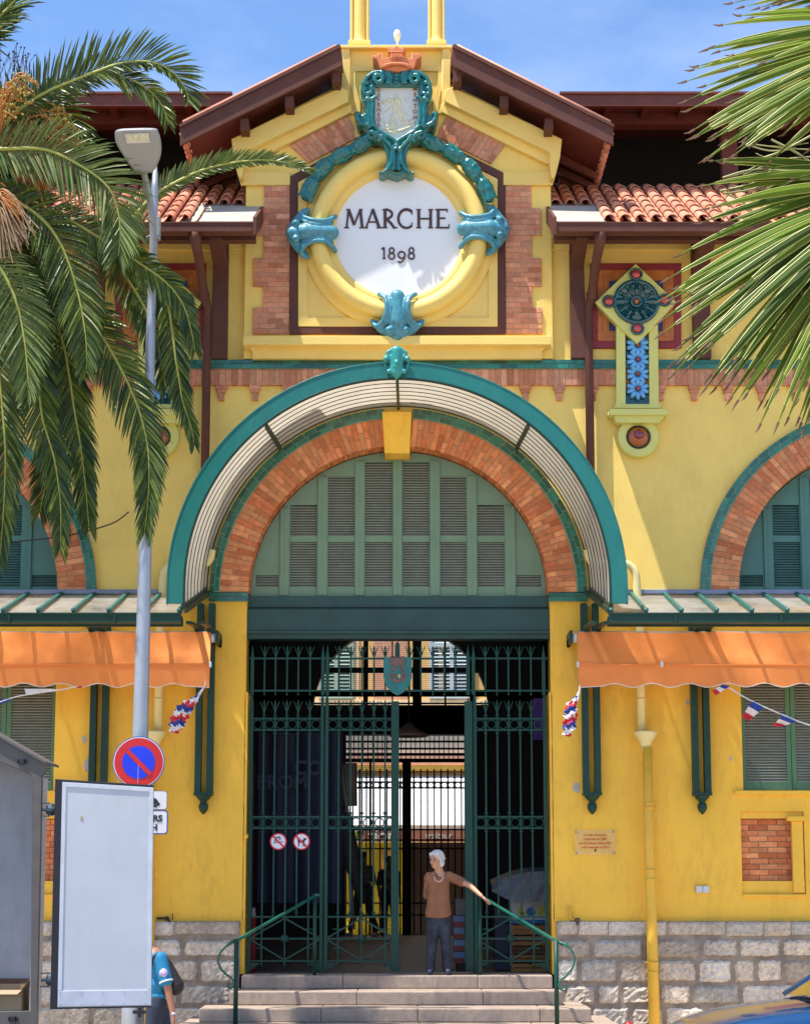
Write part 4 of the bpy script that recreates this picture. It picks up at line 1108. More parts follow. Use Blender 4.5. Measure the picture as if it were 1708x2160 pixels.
# =====================================================================  CANOPIES
GLASSW = M('canopy_glass_white', (.68,.63,.53), .35, var=.08, scale=3, transl=.35, alpha=.93)
GLASSC = M('canopy_wired_glass', (.62,.64,.60), .3, var=.15, scale=5, alpha=.80, transl=.65, stain=.3, stain_col=(.6,.58,.5))
can = thing('arched_canopy', 'teal arched glass canopy with a leafy crest over the main gates', 'canopy', (AX, -.6, AZ))
CY = -1.5
ccx, ccz = XZ(837.5, 1235, CY); kc = SC(1100, CY); RO, RI = 482*kc, 447*kc
zend = P(0, 1274, CY).z
def ringU(ro, ri):
    return [(ccx-ro, zend)] + ringpoly(ccx, ccz, ro, PI, 0, 72) + [(ccx+ro, zend), (ccx+ri, zend)] + ringpoly(ccx, ccz, ri, 0, PI, 72) + [(ccx-ri, zend)]
plate('front_ring', [ringU(RO, RI)], CY-.03, CY+.0, TEAL, can, bev=.006)
plate('ring_edge', [ringU(RO+.006, RO-.012)], CY-.038, CY+.05, TEAL, can, bev=.003)
plate('ring_edge', [ringU(RI+.008, RI-.010)], CY-.036, CY+.03, GIRON, can, bev=.003)
# conical glass vault from the ring to the wall
NSEG = 72; rows = 7
def vp(t, f, dr=0):                       # t angle 0..pi, f 0 front .. 1 wall
    r = (RI+.005)*(1-f)+(R2+.045)*f+dr; x0 = ccx*(1-f)+AX*f; z0 = ccz*(1-f)+(AZ+.03)*f
    return Vector((x0+r*math.cos(t), CY*(1-f)-.03*f, z0+r*math.sin(t)))
def legp(s, f, dr=0):
    v = vp(PI if s < 0 else 0, f, dr); zb = P(0, 1279, CY).z*(1-f)+P(0, 1243, -.05).z*f; return Vector((v.x, v.y, zb))
g = MB(); line = []
for f0 in range(rows):
    fa, fb = f0/rows, (f0+1)/rows
    A = [legp(1, fa)]+[vp(PI*i/NSEG, fa) for i in range(NSEG+1)]+[legp(-1, fa)]
    B = [legp(1, fb)]+[vp(PI*i/NSEG, fb) for i in range(NSEG+1)]+[legp(-1, fb)]
    n = len(A); g.add(A+B, [(i, i+1, n+i+1, n+i) for i in range(n-1)])
g.build('vault_glass', GLASSW, can, smooth=True)
mb = MB()
for j in range(rows+1):
    f = j/rows
    pts = [legp(1, f, -.012)]+[vp(PI*i/NSEG, f, -.012) for i in range(NSEG+1)]+[legp(-1, f, -.012)]
    mb.tube(pts, .0055 if 0 < j < rows else .009, 6)
mb.build('glazing_bars', M('bar_dark', (.03,.035,.03), .5), can, smooth=True)
mb = MB()
for t in (PI/2, PI/2-.68, PI/2+.68): mb.bar(vp(t, 0, -.03), vp(t, 1, -.03), .035, .06)
for s in (-1, 1):
    mb.bar(legp(s, 0, -.0), legp(s, 1, .0), .05, .06)
    mb.bar(legp(s, 0, -.03)-Vector((0, 0, .05)), legp(s, 1, -.03)-Vector((0, 0, .05)), .03, .07)
mb.build('vault_rib', M('rib_green', (.03,.05,.03), .5), can, split=True)
# crest ornament on the ring
prims = []
def zk(x, y, d=0): return P(*(lambda X, Y_: ((940+X/7.711)*.854, (840+Y_/7.714)*.854))(x, y), CY-.06-d)
for s in (0, 1):
    f = (lambda x: x) if s == 0 else (lambda x: 604-x)
    def tb(pts, r, d=.03):
        for i in range(len(pts)-1): prims.append(('c', zk(f(pts[i][0]), pts[i][1], d), zk(f(pts[i+1][0]), pts[i+1][1], d), r, r))
    tb([(200, 560), (215, 470), (200, 380), (160, 325), (90, 330), (60, 380), (90, 400)], .022, .04)
    tb([(302, 190), (240, 160), (190, 200), (130, 240), (140, 300), (200, 330)], .025, .04)
    tb([(160, 600), (210, 600), (240, 540)], .024, .04); prims.append(('e', zk(f(95), 360, .05), (.035, .035, .035))); prims.append(('e', zk(f(155), 600, .04), (.032, .032, .032)))
    tb([(270, 340), (290, 420)], .016, .07); tb([(240, 620), (290, 700)], .022, .03); prims.append(('e', zk(f(190), 230, .03), (.045, .03, .04)))
    tb([(70, 400), (110, 560)], .016, .0)
prims += [('c', zk(302, 220, .02), zk(302, 620, .02), .075, .07), ('e', zk(302, 430, .09), (.03, .03, .03)), ('e', zk(302, 500, .08), (.04, .03, .02)), ('c', zk(302, 620, .04), zk(302, 740, .03), .03, .015), ('e', zk(302, 180, .03), (.07, .04, .045)), ('e', zk(302, 300, .04), (.07, .05, .05))]
blob('canopy_crest', prims, M('teal_crest', (.03,.27,.25), .35, bump=.1), can, voxel=.010, sm=1)

def _gm():
    n = GLASSC.node_tree; ms = [k for k in n.nodes if k.type == 'MIX_SHADER' and any(l.from_node.type == 'BSDF_TRANSPARENT' for l in n.links if l.to_node == k)][0]
    nz = n.nodes.new('ShaderNodeTexNoise'); nz.inputs['Scale'].default_value = 1.6; nz.inputs['Detail'].default_value = 5; mr = n.nodes.new('ShaderNodeMapRange')
    mr.inputs[1].default_value = .35; mr.inputs[2].default_value = .62; mr.inputs[3].default_value = .30; mr.inputs[4].default_value = .80
    tc = n.nodes.new('ShaderNodeTexCoord'); n.links.new(tc.outputs['Object'], nz.inputs['Vector']); n.links.new(nz.outputs[0], mr.inputs[0]); n.links.new(mr.outputs[0], ms.inputs[0])
_gm()
def side_canopy(s):
    c = thing('side_canopy', 'green framed glass canopy over the %s windows, %s of the arch' % (('right', 'right') if s else ('left', 'left')), 'canopy', (5*(1 if s else -1), -.6, AZ), 'glass canopies beside the arch')
    sg = 1 if s else -1; Yf = -1.52
    xi = P(1283, 1300, Yf).x if s else P(383, 1300, Yf).x; xo = XR if s else XL
    zg1, zg0 = P(0, 1294, Yf).z, P(0, 1314, Yf).z; zw = P(0, 1256, -.05).z
    a, b = sorted((xi, xo))
    mb = MB(); mb.box(a, b, Yf-.02, Yf, zg0, zg1); mb.box(a, b, Yf, Yf+.12, zg0, zg0+.02); mb.box(a, b, Yf-.035, Yf+.01, zg1-.012, zg1+.006); mb.box(a, b, Yf+.12, Yf+.14, zg0, zg1-.02)
    X = xi+sg*.8
    while abs(X) < 9.4: mb.box(X-.012, X+.012, Yf-.035, Yf-.0201, zg0-.015, zg1); X += sg*1.27
    mb.build('canopy_gutter', GDARK, c)
    mb = MB(); ya, yb = Yf+.05, -.05; za, zb = zg1+.0, zw
    mb.hexa([(a, ya, za), (b, ya, za), (b, ya, za+.008), (a, ya, za+.008)], [(a, yb, zb), (b, yb, zb), (b, yb, zb+.008), (a, yb, zb+.008)])
    mb.build('wired_glass', GLASSC, c)
    mb = MB(); step = P(947, 1300, Yf).x and (P(1132+0, 1300, Yf).x*0+.42)
    X = xi+sg*.03; i = 0
    while abs(X) < 9.4:
        mb.hexa([(X-.02, ya-.04, za+.009), (X+.02, ya-.04, za+.009), (X+.02, ya-.04, za+.06), (X-.02, ya-.04, za+.06)], [(X-.02, yb, zb+.009), (X+.02, yb, zb+.009), (X+.02, yb, zb+.055), (X-.02, yb, zb+.055)])
        mb.ball((X, ya-.05, za+.045), .03, 8); X += sg*.425
    mb.build('glazing_rib', M('rib_teal', (.02,.13,.11), .45), c)
    mb = MB(); wa, wb = sorted((xi, xo)); mb.box(wa, wb, -.10, -.001, zw+.012, P(0, 1243, -.1).z); mb.build('flashing', LEAD, c, bevel=.01)
    mb = MB(); mb.box(a, b, Yf+.16, Yf+.20, zg0-.02, zg0+.07); mb.build('front_beam', GDARK, c)
side_canopy(1); side_canopy(0)

# =====================================================================  CANOPY WALL BRACKETS
def bracket(px, label):
    X = P(px, 1560, -.12).x
    c = thing('canopy_bracket', label, 'bracket', (X, -.1, P(0, 1690, 0).z), 'iron brackets carrying the canopies')
    for d in (-1, 1):
        mb = MB(); x0 = X+d*.075
        z1, z0 = P(0, 1330, -.1).z, P(0, 1672, -.12).z
        mb.box(x0-.04, x0+.04, -.14, -.015, z0, z1+.35)
        pts = [Vector((x0, -.10, P(0, 1480, 0).z)), Vector((x0, -.15, P(0, 1400, -.15).z)), Vector((x0, -.25, P(0, 1350, -.25).z)), Vector((x0, -.45, P(0, 1325, -.45).z)), Vector((x0, -.85, P(0, 1318, -.85).z)), Vector((x0, -1.33, P(0, 1313, -1.33).z))]
        V = cr(pts, 4)
        for i in range(len(V)-1): mb.bar(V[i], V[i+1], .07, .035)
        V = cr([Vector((x0, -.1, z1-.5)), Vector((x0, -.3, z1-.1)), Vector((x0, -.62, z1+.02))], 4)
        mb.build('bracket_arm', GDARK, c, bevel=.003)
    mb = MB(); zb = P(0, 1672, -.12).z
    mb.box(X-.12, X+.12, -.16, -.012, zb-.035, zb+.001)
    mb.lathe((X, -.08, zb-.036), [(.10, 0), (.085, -.03), (.045, -.07), (.04, -.09), (.058, -.11), (.062, -.15), (.05, -.19), (.02, -.225), (0, -.24)], n=20)
    mb.build('bracket_finial', GDARK, c, smooth=False, bevel=.002)
bracket(1247, 'green bracket on the wall immediately right of the gates')
bracket(1478, 'green bracket between the rain pipe and the right hand shutters')
bracket(431, 'green bracket beside the crumpled flags left of the gates')
bracket(208, 'green bracket partly behind the white open case door')

# =====================================================================  AWNINGS
def awning(s):
    c = thing('awning', 'orange canvas awning with scalloped valance %s of the gates' % ('right' if s else 'left'), 'awning', (5*(1 if s else -1), -.5, P(0, 1335, -.4).z), 'orange awnings')
    sg = 1 if s else -1; Yt, Yb_ = -.42, -.74
    z1, z0 = P(0, 1334, Yt).z, P(0, 1401, Yb_).z; zv = P(0, 1446, Yb_).z
    xt = P(1217, 1334, Yt).x if s else P(445, 1334, Yt).x; xb = P(1219, 1401, Yb_).x if s else P(443, 1401, Yb_).x
    xo = XR-.6 if s else XL+.6
    n = 90; m_ = 10; vs = []
    for j in range(m_+1):
        v = j/m_
        for i in range(n+1):
            u = i/n; x = (xt+(xo-xt)*u)*(1-v)+(xb+(xo-xb)*u)*v
            sag = -.03*math.sin(PI*v)+.010*math.sin(u*23+2*v)*math.sin(PI*v)+.005*math.sin(u*61+v*5)*v+.006*math.sin(u*37-v*9)
            vs.append((x, Yt+(Yb_-Yt)*v-sag*.5, z1+(z0-z1)*v+sag))
    fs = [(j*(n+1)+i, (j+1)*(n+1)+i, (j+1)*(n+1)+i+1, j*(n+1)+i+1) for j in range(m_) for i in range(n)]
    mb = MB(); mb.add(vs, fs); mb.build('canvas_top', ORANGE, c, smooth=True)
    # valance
    W = .232; N = int(abs(xo-xb)/W*12); vs = []; edge = []
    for i in range(N+1):
        x = xb+(xo-xb)*i/N; d = abs(x-xb)
        sc = zv+.024*math.cos(2*PI*d/(W*2)*1.0+(.3))
        if d < .28: sc = zv-.028+.02*(d/.28)
        fl = .02*math.sin(d*2.1)+.012*math.sin(d*5.3)
        for j in range(5):
            v = j/4; vs.append((x, Yb_-.005+fl*v-.03*v, z0-.02+(sc-z0+.02)*v))
        edge.append((x, Yb_-.005+fl-.03, sc))
    fs = [(i*5+j, i*5+j+1, (i+1)*5+j+1, (i+1)*5+j) for i in range(N) for j in range(4)]
    mb = MB(); mb.add(vs, fs); va = mb.build('valance', ORANGE, c, smooth=True)
    mb = MB(); mb.tube(edge, .0065, 5); mb.build('valance_trim', M('trim_white', (.7,.6,.5), .7), va)
    mb = MB(); mb.tube([(xb, Yb_, z0-.005), (xo, Yb_, z0-.005)], .022, 10); mb.build('front_bar', ORANGE, c, smooth=True)
    mb = MB(); mb.box(xb-sg*.02, xb+sg*.01, Yb_-.025, Yb_+.025, z0-.04, z0+.03); mb.build('bar_cap', WHITEP, c, bevel=.005)
    if s: mb = MB(); q = P(1395, 1401, Yb_-.03).x; mb.box(q-.02, q+.02, Yb_-.045, Yb_+.02, z0-.04, z0+.03); mb.build('bar_clip', WHITEP, c, bevel=.006)
    mb = MB(); mb.tube([(xt, Yt+.04, z1-.02), (xo, Yt+.04, z1-.02)], .04, 10); mb.build('roller', M('roller', (.3,.3,.3), .5), c, smooth=True)
    mb = MB(); mb.lathe((xt-sg*.005, Yt+.02, z1-.07), [(.05, 0), (.06, .01), (.05, .055), (.02, .06)], axis=(-sg, 0, 0), n=14); mb.build('winding_gear', WHITEP, c, smooth=True)
    x0, x1 = sorted((xt-sg*.065, xt-sg*.10)); mb = MB(); mb.box(x0, x1, Yt-.06, -.01, z1-.14, z1+.02); mb.box(x0, x1, -.25, -.01, z1-.14, z1-.05); mb.build('awning_plate', GDARK, c, bevel=.004)
    for d in (.5, 3.2):
        mb = MB(); mb.bar((xb+sg*d, Yt+.05, z1-.1), (xb+sg*(d+.5), (Yt+Yb_)/2, z0+.02), .03, .04); mb.bar((xb+sg*(d+.5), (Yt+Yb_)/2, z0+.02), (xb+sg*(d+.1), Yb_+.02, z0), .025, .03); mb.build('folding_arm', WHITEP, c)
awning(1); awning(0)

# =====================================================================  GATES
GTY = .13
ik = 1
def gx(px, py=1700): return P(px, py, GTY).x
def gz(py): return P(0, py, GTY).z
MESH = M('wire_mesh', (.010,.010,.010), .8, spec=.1)
def spike(mb, X, z, h=.13, w=.022, Y=GTY):
    mb.lathe((X, Y, z), [(w*.7, -.02), (w, .0), (w*1.0, .02), (w*.45, .035), (w*.9, .05), (w*.5, .09), (0, h)], n=6)
    for d in (-1, 1):
        pts = [(X, Y, z-.06), (X+d*.018, Y, z-.01), (X+d*.040, Y, z+.055), (X+d*.056, Y, z+.09)]
        mb.tube(cr(pts, 3), .006, 5)
def posts(mb, xs, w, z0, z1, Y=GTY, tip=True):
    for X in xs:
        mb.box(X-w/2, X+w/2, Y-w/2, Y+w/2, z0, z1)
        if tip: mb.add([(X-w/2, Y-w/2, z1), (X+w/2, Y-w/2, z1), (X+w/2, Y+w/2, z1), (X-w/2, Y+w/2, z1), (X, Y, z1+.17)], [(0,1,4),(1,2,4),(2,3,4),(3,0,4)])
def wire(mb, x0, x1, z0, z1, Y, st=.0245, r=.0016):
    x = x0
    while x < x1: mb.box(x-r, x+r, Y-r, Y+r, z0, z1); x += st
    z = z0
    while z < z1: mb.box(x0, x1, Y+r*1.1, Y+r*3, z-r, z+r); z += st
def panel(name, label, px0, px1, bars, lp, rp, group, Y=GTY, stile=.04, cat='gate panel'):
    c = thing(name, label, cat, ((gx(px0)+gx(px1))/2, Y, LAND), group)
    X0, X1 = gx(px0), gx(px1); zb, zt = LAND+.03, gz(1480)
    mb = MB(); posts(mb, [X0], lp, zb, zt, Y); posts(mb, [X1], rp, zb, zt, Y, tip=(rp < .07)); mb.build('gate_stile', GIRON, c, bevel=.003)
    mb = MB()
    for py in (1516, 1540, 1723, 1747, 1934, 1980, 2027): z = gz(py); mb.box(X0, X1, Y-.012, Y+.012, z-.011, z+.011)
    mb.build('gate_rail', GIRON, c, split=True)
    bx = [gx(b) for b in bars]
    for k, X in enumerate(bx):
        mb = MB(); mb.box(X-.0105, X+.0105, Y-.0105, Y+.0105, LAND+.11 if k % 2 == 0 else gz(1934), gz(1497))
        spike(mb, X, gz(1494), .12, .02, Y)
        for py in (1509, 1546, 1715, 1753, 1925):
            mb.lathe((X, Y, gz(py)), [(.0, -.028), (.026, -.012), (.026, .0), (.012, .014), (0, .02)] if py not in (1509, 1925) else [(.012, -.02), (.028, -.006), (.018, .012), (0, .03)], n=8)
        if k % 2 == 0: mb.lathe((X, Y, gz(2036)), [(0, -.03), (.018, 0), (.008, .02)], n=8)
        mb.build('gate_bar', GIRON, c)
    mb = MB(); xs = [X0]+bx+[X1]
    for py in (1528, 1735):
        z = gz(py)
        for a, b in zip(xs[:-1], xs[1:]):
            m_ = (a+b)/2; r = min(.056, (b-a)/2-.008)
            mb.tube([(m_+r*math.cos(t*PI/10), Y, z+r*math.sin(t*PI/10)) for t in range(21)], .0075, 6, caps=False)
    mb.build('ring_row', GIRON, c)
    mb = MB(); m_ = bx[2]; za, zc_, zd = gz(1937), gz(1980), gz(2025)
    for p, q in (((m_, za), (X0, zc_)), ((X0, zc_), (m_, zd)), ((m_, za), (X1, zc_)), ((X1, zc_), (m_, zd))): mb.bar((p[0], Y-.005, p[1]), (q[0], Y-.005, q[1]), .02, .02)
    mb.lathe((m_, Y-.02, zc_), [(.05, .01), (.055, 0), (.04, -.018), (.02, -.03), (0, -.035)], axis=(0, 1, 0), n=12)
    for z in (gz(1960), gz(2000)):
        mb.bar((X0+.09, Y, z), (bx[0]+.07, Y, z), .014); mb.bar((X1-.09, Y, z), (bx[-1]-.07, Y, z), .014)
    for sx, d in ((X0, 1), (X1, -1)):
        mb.add([(sx+d*.02, Y-.01, LAND+.13), (sx+d*.15, Y-.01, LAND+.13), (sx+d*.08, Y-.01, LAND+.09), (sx+d*.02, Y-.01, LAND+.03), (sx+d*.02, Y+.01, LAND+.13), (sx+d*.15, Y+.01, LAND+.13), (sx+d*.08, Y+.01, LAND+.09), (sx+d*.02, Y+.01, LAND+.03)], [(0,1,2,3),(7,6,5,4),(0,4,5,1),(1,5,6,2),(2,6,7,3),(3,7,4,0)])
    mb.build('gate_lattice', GIRON, c)
    mb = MB(); wire(mb, X0+.02, X1-.02, LAND+.12, gz(1482), Y+.03); mb.build('wire_mesh', MESH, c)
    return c
panel('iron_screen', 'fixed green iron panel at the left jamb carrying two round signs', 529, 679, [555, 578.5, 603, 627, 652], .045, .04, 'green iron gate panels')
panel('iron_gate', 'closed gate leaf in the centre, left of the white haired woman', 688.5, 833, [714, 739, 763, 788, 812], .045, .10, 'green iron gate panels')
panel('iron_screen', 'fixed green iron panel at the right jamb in front of the crates', 1002, 1150, [1025, 1049.5, 1074, 1098, 1122], .045, .045, 'green iron gate panels')
# open leaf, folded back into the hall
lf = [o for o in bpy.data.objects if o.get('label', '').startswith('closed gate leaf')][0]
HX = gx(988.5)
o2 = copy_tree(lf, (0, 0, 0), 'open gate leaf folded back into the dark hall beside the woman')
o2.location = (HX, GTY, LAND); 
# children are offset for the original empty, so turn about the hinge by re-centring them
for ch in [k for k in bpy.data.objects if k.parent == o2]:
    ch.location = Vector((-gx(833), -GTY, -LAND))
o2.rotation_euler = (0, 0, -PI/2*1.02)
# transom grille above the gates
tr = thing('gate_transom', 'spiked green iron grille with central coat of arms above the gate leaves', 'grille', (gx(840), GTY, gz(1457)))
mb = MB()
for py in (1389, 1457): z = gz(py); mb.box(gx(520), gx(1160), GTY-.012, GTY+.012, z-.012, z+.012)
mb.build('grille_rail', GIRON, tr, split=True)
mb = MB(); posts(mb, [gx(x) for x in (529, 679.5, 689, 988, 999.5, 1149)], .045, gz(1466), gz(1385)); mb.build('grille_post', GIRON, tr, bevel=.003)
for px in (555, 578.5, 603, 627, 652, 714, 739, 763, 788, 864+24, 889+24, 937.5, 962, 1025, 1049.5, 1074, 1098, 1122, 812, 864):
    mb = MB(); X = gx(px); mb.box(X-.0105, X+.0105, GTY-.0105, GTY+.0105, gz(1460), gz(1378)); spike(mb, X, gz(1378), .08, .02); mb.lathe((X, GTY, gz(1464)), [(0, -.025), (.016, 0), (.006, .02)], n=8); mb.build('grille_bar', GIRON, tr)
mb = MB(); wire(mb, gx(533), gx(1145), gz(1455), gz(1350), GTY+.03); mb.build('wire_mesh', MESH, tr)
shp = sym([(867, 1386), (868, 1432), (862, 1447), (850, 1459)], 838)
shp = [(838, 1467)]+[(850, 1461), (862, 1448), (868, 1430), (868, 1386), (809, 1386), (809, 1430), (815, 1448), (827, 1461)]
arms = plate('arms_shield', [pp(shp, GTY-.04)], GTY-.045, GTY-.02, M('shield_teal', (.01,.16,.15), .35), tr, bev=.003)
mb = MB(); mb.box(gx(838)-.03, gx(838)+.03, GTY-.03, GTY-.01, gz(1386), gz(1360)); mb.add([(gx(838)-.03, GTY-.03, gz(1360)), (gx(838)+.03, GTY-.03, gz(1360)), (gx(838), GTY-.02, gz(1353))], [(0,1,2)]); mb.build('arms_stem', GIRON, tr)
AG = M('arms_relief', (.17,.10,.09), .45, var=.3, scale=20)
prims = []
q_ = lambda x, y, d=0: P(x, y, GTY-.05-d)
sh_ = [(827, 1403), (850, 1403), (850, 1420), (846, 1430), (838, 1437), (830, 1430), (827, 1420)]
for a, b in zip(sh_, sh_[1:]+sh_[:1]): prims.append(('c', q_(*a), q_(*b), .012, .012))
prims += [('c', q_(824, 1391), q_(852, 1391), .02, .02), ('c', q_(826, 1397), q_(851, 1397), .022, .022)]
for x in (825, 831, 838, 845, 851): prims.append(('e', q_(x, 1387), (.014, .012, .018)))
for a in range(-8, 9):
    t = -PI/2+a*.17; x = 838.5+18*math.sin(t+PI/2); y = 1418+20*math.cos(t+PI/2); prims.append(('e', q_(x, y), (.018, .01, .014)))
prims += [('e', q_(833, 1410), (.02, .012, .02)), ('e', q_(844, 1412), (.018, .012, .022)), ('e', q_(836, 1424), (.02, .012, .02))]
blob('arms_relief', prims, AG, arms, voxel=.005, sm=1)
mb = MB(); mb.ball(q_(842, 1426, .0), (.022, .012, .03), 10); mb.build('arms_gilt', M('gilt', (.45,.42,.16), .35), arms, smooth=True)
# prohibition discs
RDS = M('sign_red', (.62,.02,.05), .4); WHS = M('sign_white', (.72,.74,.80), .4); BLS = M('sign_black', (.015,.02,.04), .4)
def disc_sign(px, kind, label):
    p = P(px, 1775, GTY-.05); c = thing('prohibition_sign', label, 'sign', p, 'round signs on the gate'); R = .107; Y = GTY-.045
    mb = MB(); mb.lathe((p.x, Y, p.z), [(R, .006), (R, -.002), (0, -.002)], axis=(0, 1, 0), n=40); mb.build('sign_rim', RDS, c)
    mb = MB(); mb.lathe((p.x, Y-.004, p.z), [(R*.84, .001), (R*.84, -.002), (0, -.002)], axis=(0, 1, 0), n=40); mb.build('sign_face', WHS, c)
    X, Z = p.x, p.z
    def pt(a): return [(X+x*R, Z+z*R) for x, z in a]
    if kind == 'smoke':
        plate('cigarette', [pt([(-.55, -.22), (.35, -.12), (.35, -.02), (-.55, -.12)])], Y-.010, Y-.007, BLS, c)
        plate('cigarette', [pt([(.40, -.11), (.58, -.09), (.58, .01), (.40, -.01)])], Y-.010, Y-.007, BLS, c)
        mb = MB(); mb.tube([(X+x*R, Y-.009, Z+z*R) for x, z in ((-.45, .05), (-.2, .18), (-.25, .42), (.02, .55), (.2, .45), (.18, .2))], .008, 6); mb.build('smoke_curl', BLS, c)
    else:
        dog = [(-.55, .28), (-.48, .32), (-.38, .14), (.18, .14), (.26, .36), (.30, .50), (.36, .42), (.62, .36), (.60, .24), (.46, .20), (.36, .0), (.34, -.20), (.30, -.58), (.18, -.58), (.20, -.24), (.08, -.14), (-.18, -.14), (-.26, -.28), (-.30, -.58), (-.42, -.58), (-.38, -.22), (-.44, -.02), (-.45, .12)]
        plate('dog_pictogram', [pt(dog)], Y-.010, Y-.007, BLS, c)
    q = 1/math.sqrt(2); n_ = .07
    plate('sign_bar', [pt([(-.62+n_, .62+n_), (-.62-n_, .62-n_), (.62-n_, -.62-n_), (.62+n_, -.62+n_)])], Y-.015, Y-.011, RDS, c)
disc_sign(587, 'smoke', 'round no smoking sign with crossed cigarette on the gate')
disc_sign(636, 'dog', 'round sign with a crossed out dog on the gate')

# =====================================================================  HANDRAILS
def handrail(s, label):
    c = thing('handrail', label, 'handrail', (gx(665 if not s else 1012), -.3, LAND), 'handrails of the steps')
    if s: path = [(1011, 1897, -.22), (1018, 1893, -.26), (1030, 1900, -.35), (1167, 1982, -1.62), (1186, 1990, -1.75), (1200, 1999, -1.78), (1209, 2012, -1.78), (1211, 2026, -1.78), (1206, 2043, -1.78), (1194, 2058, -1.78), (1182, 2068, -1.78), (1178, 2079, -1.78), (1184, 2088, -1.78), (1192, 2086, -1.78), (1193, 2080, -1.78), (1188, 2077, -1.78)]; lo = (1173, 1984, 2165); up = (1012, 1896, 2054)
    else: path = [(673, 1888, -.22), (664, 1889, -.26), (652, 1897, -.35), (515, 1975, -1.5), (496, 1984, -1.70), (479, 1995, -1.78), (465, 2010, -1.78), (460, 2024, -1.78), (464, 2040, -1.78), (477, 2055, -1.78), (489, 2064, -1.78), (493, 2075, -1.78), (489, 2084, -1.78), (482, 2083, -1.78), (480, 2077, -1.78), (484, 2074, -1.78)]; lo = (498, 1984, 2154); up = (664, 1889, 2054)
    mb = MB(); V = cr([P(*p) for p in path], 4); mb.tube(V, [.021 if i < 20 else .013 for i in range(len(V))], 10); mb.build('rail', M('rail_green', (.012,.10,.07), .3, coat=.3), c, smooth=True)
    mb = MB(); X = P(lo[0], 2060, -1.75).x; mb.tube([(X, -1.75, P(0, lo[1], -1.75).z), (X, -1.75, LAND-RIS*3)], .027, 12); 
    X = P(up[0], 1980, -.25).x; mb.tube([(X, -.25, P(0, up[1], -.25).z), (X, -.25, LAND)], .024, 12); mb.build('rail_post', GIRON, c, smooth=True)
handrail(0, 'green iron handrail with scrolled end on the left of the steps')
handrail(1, 'green iron handrail on the right of the steps, held by the woman')

# =====================================================================  SMALL THINGS ON THE WALL
p = P(1251, 1778, -.05); sg_ = thing('plaque', 'clear wall plaque with four lines of red writing beside the gates', 'plaque', p)
X0, X1 = P(1213, 1778, -.05).x, P(1297, 1778, -.05).x; Z0, Z1 = P(0, 1803, -.05).z, P(0, 1751, -.05).z
mb = MB(); mb.box(X0, X1, -.045, -.037, Z0, Z1); mb.build('clear_sheet', M('acrylic', (.75,.62,.42), .15, alpha=.14, var=0), sg_)
for i, s in enumerate(('La halle municipale', 'construite en 1898', "par l'architecte Adrien REY", 'a été restaurée en 2013')):
    text('plaque_text', s, .037, ((X0+X1)/2, -.048, Z1-.06-i*.052), REDL, sg_, depth=.001, off=.0008)
mb = MB(); mb.ball(((X0+X1)/2, -.048, Z0+.055), (.012, .003, .02), 10); mb.build('plaque_emblem', BLACK, sg_)
for x in (X0+.015, X1-.015):
    for z in (Z0+.02, Z1-.02): mb = MB(); mb.lathe((x, -.0, z), [(.013, 0), (.013, -.05), (.009, -.055), (0, -.056)], axis=(0, 1, 0), n=10); mb.build('fixing_stud', STEEL, sg_)
p = P(1481, 1876, -.03); c = thing('switch_box', 'small white double switch box on the yellow wall', 'switch', p)
for d in (-1, 1): mb = MB(); mb.box(p.x+d*.043-.04, p.x+d*.043+.04, -.045, -.001, p.z-.042, p.z+.042); mb.build('switch_cover', WHITEP, c, bevel=.006)
p = P(1203, 1935, -.05); c = thing('wall_tap', 'small yellow painted pipe stub and tap above the stone base', 'tap', p)
mb = MB(); mb.tube([(p.x, -.03, P(0, 1910, 0).z), (p.x, -.03, P(0, 1938, 0).z), (p.x+.06, -.05, P(0, 1941, 0).z)], .018, 8); mb.build('pipe_stub', PIPEY, c, smooth=True)
mb = MB(); mb.ball((p.x+.08, -.08, P(0, 1940, 0).z), (.035, .03, .03)); mb.tube([(p.x+.08, -.08, P(0, 1940, 0).z), (p.x+.08, -.1, P(0, 1950, 0).z)], .014, 8); mb.build('tap_body', M('old_brass', (.1,.08,.06), .5, metal=.6), c, smooth=True)
p = P(356, 1937, -.05); c = thing('garden_tap', 'dark metal tap on the wall behind the man in blue', 'tap', p)
mb = MB(); mb.tube([(p.x-.15, -.03, p.z), (p.x, -.06, p.z), (p.x+.02, -.10, p.z-.04)], .014, 8); mb.ball((p.x-.02, -.06, p.z), .028); mb.tube([(p.x+.05, -.06, p.z-.02), (p.x+.05, -.06, p.z+.06)], .006, 6); mb.build('tap_body', M('iron_tap', (.04,.035,.03), .5, metal=.5), c, smooth=True)
# overhead cable on the left
V = cr([P(-60, 1150, -.35), P(60, 1140, -.3), P(150, 1128, -.25), P(235, 1105, -.15), P(272, 1080, -.05)], 6)
mb = MB(); mb.tube(V, .009, 6); tag(mb.build('cable', BLACK), 'thin black cable sagging across the left green shutters', 'cable')
p = P(500, 1760, -.02)
c = thing('door_buzzer', 'small yellow painted knob at the left door jamb', 'knob', P(519, 1764, -.05))
mb = MB(); mb.ball(P(519, 1764, -.05), (.03, .04, .035)); mb.build('knob', Y_LO, c, smooth=True)
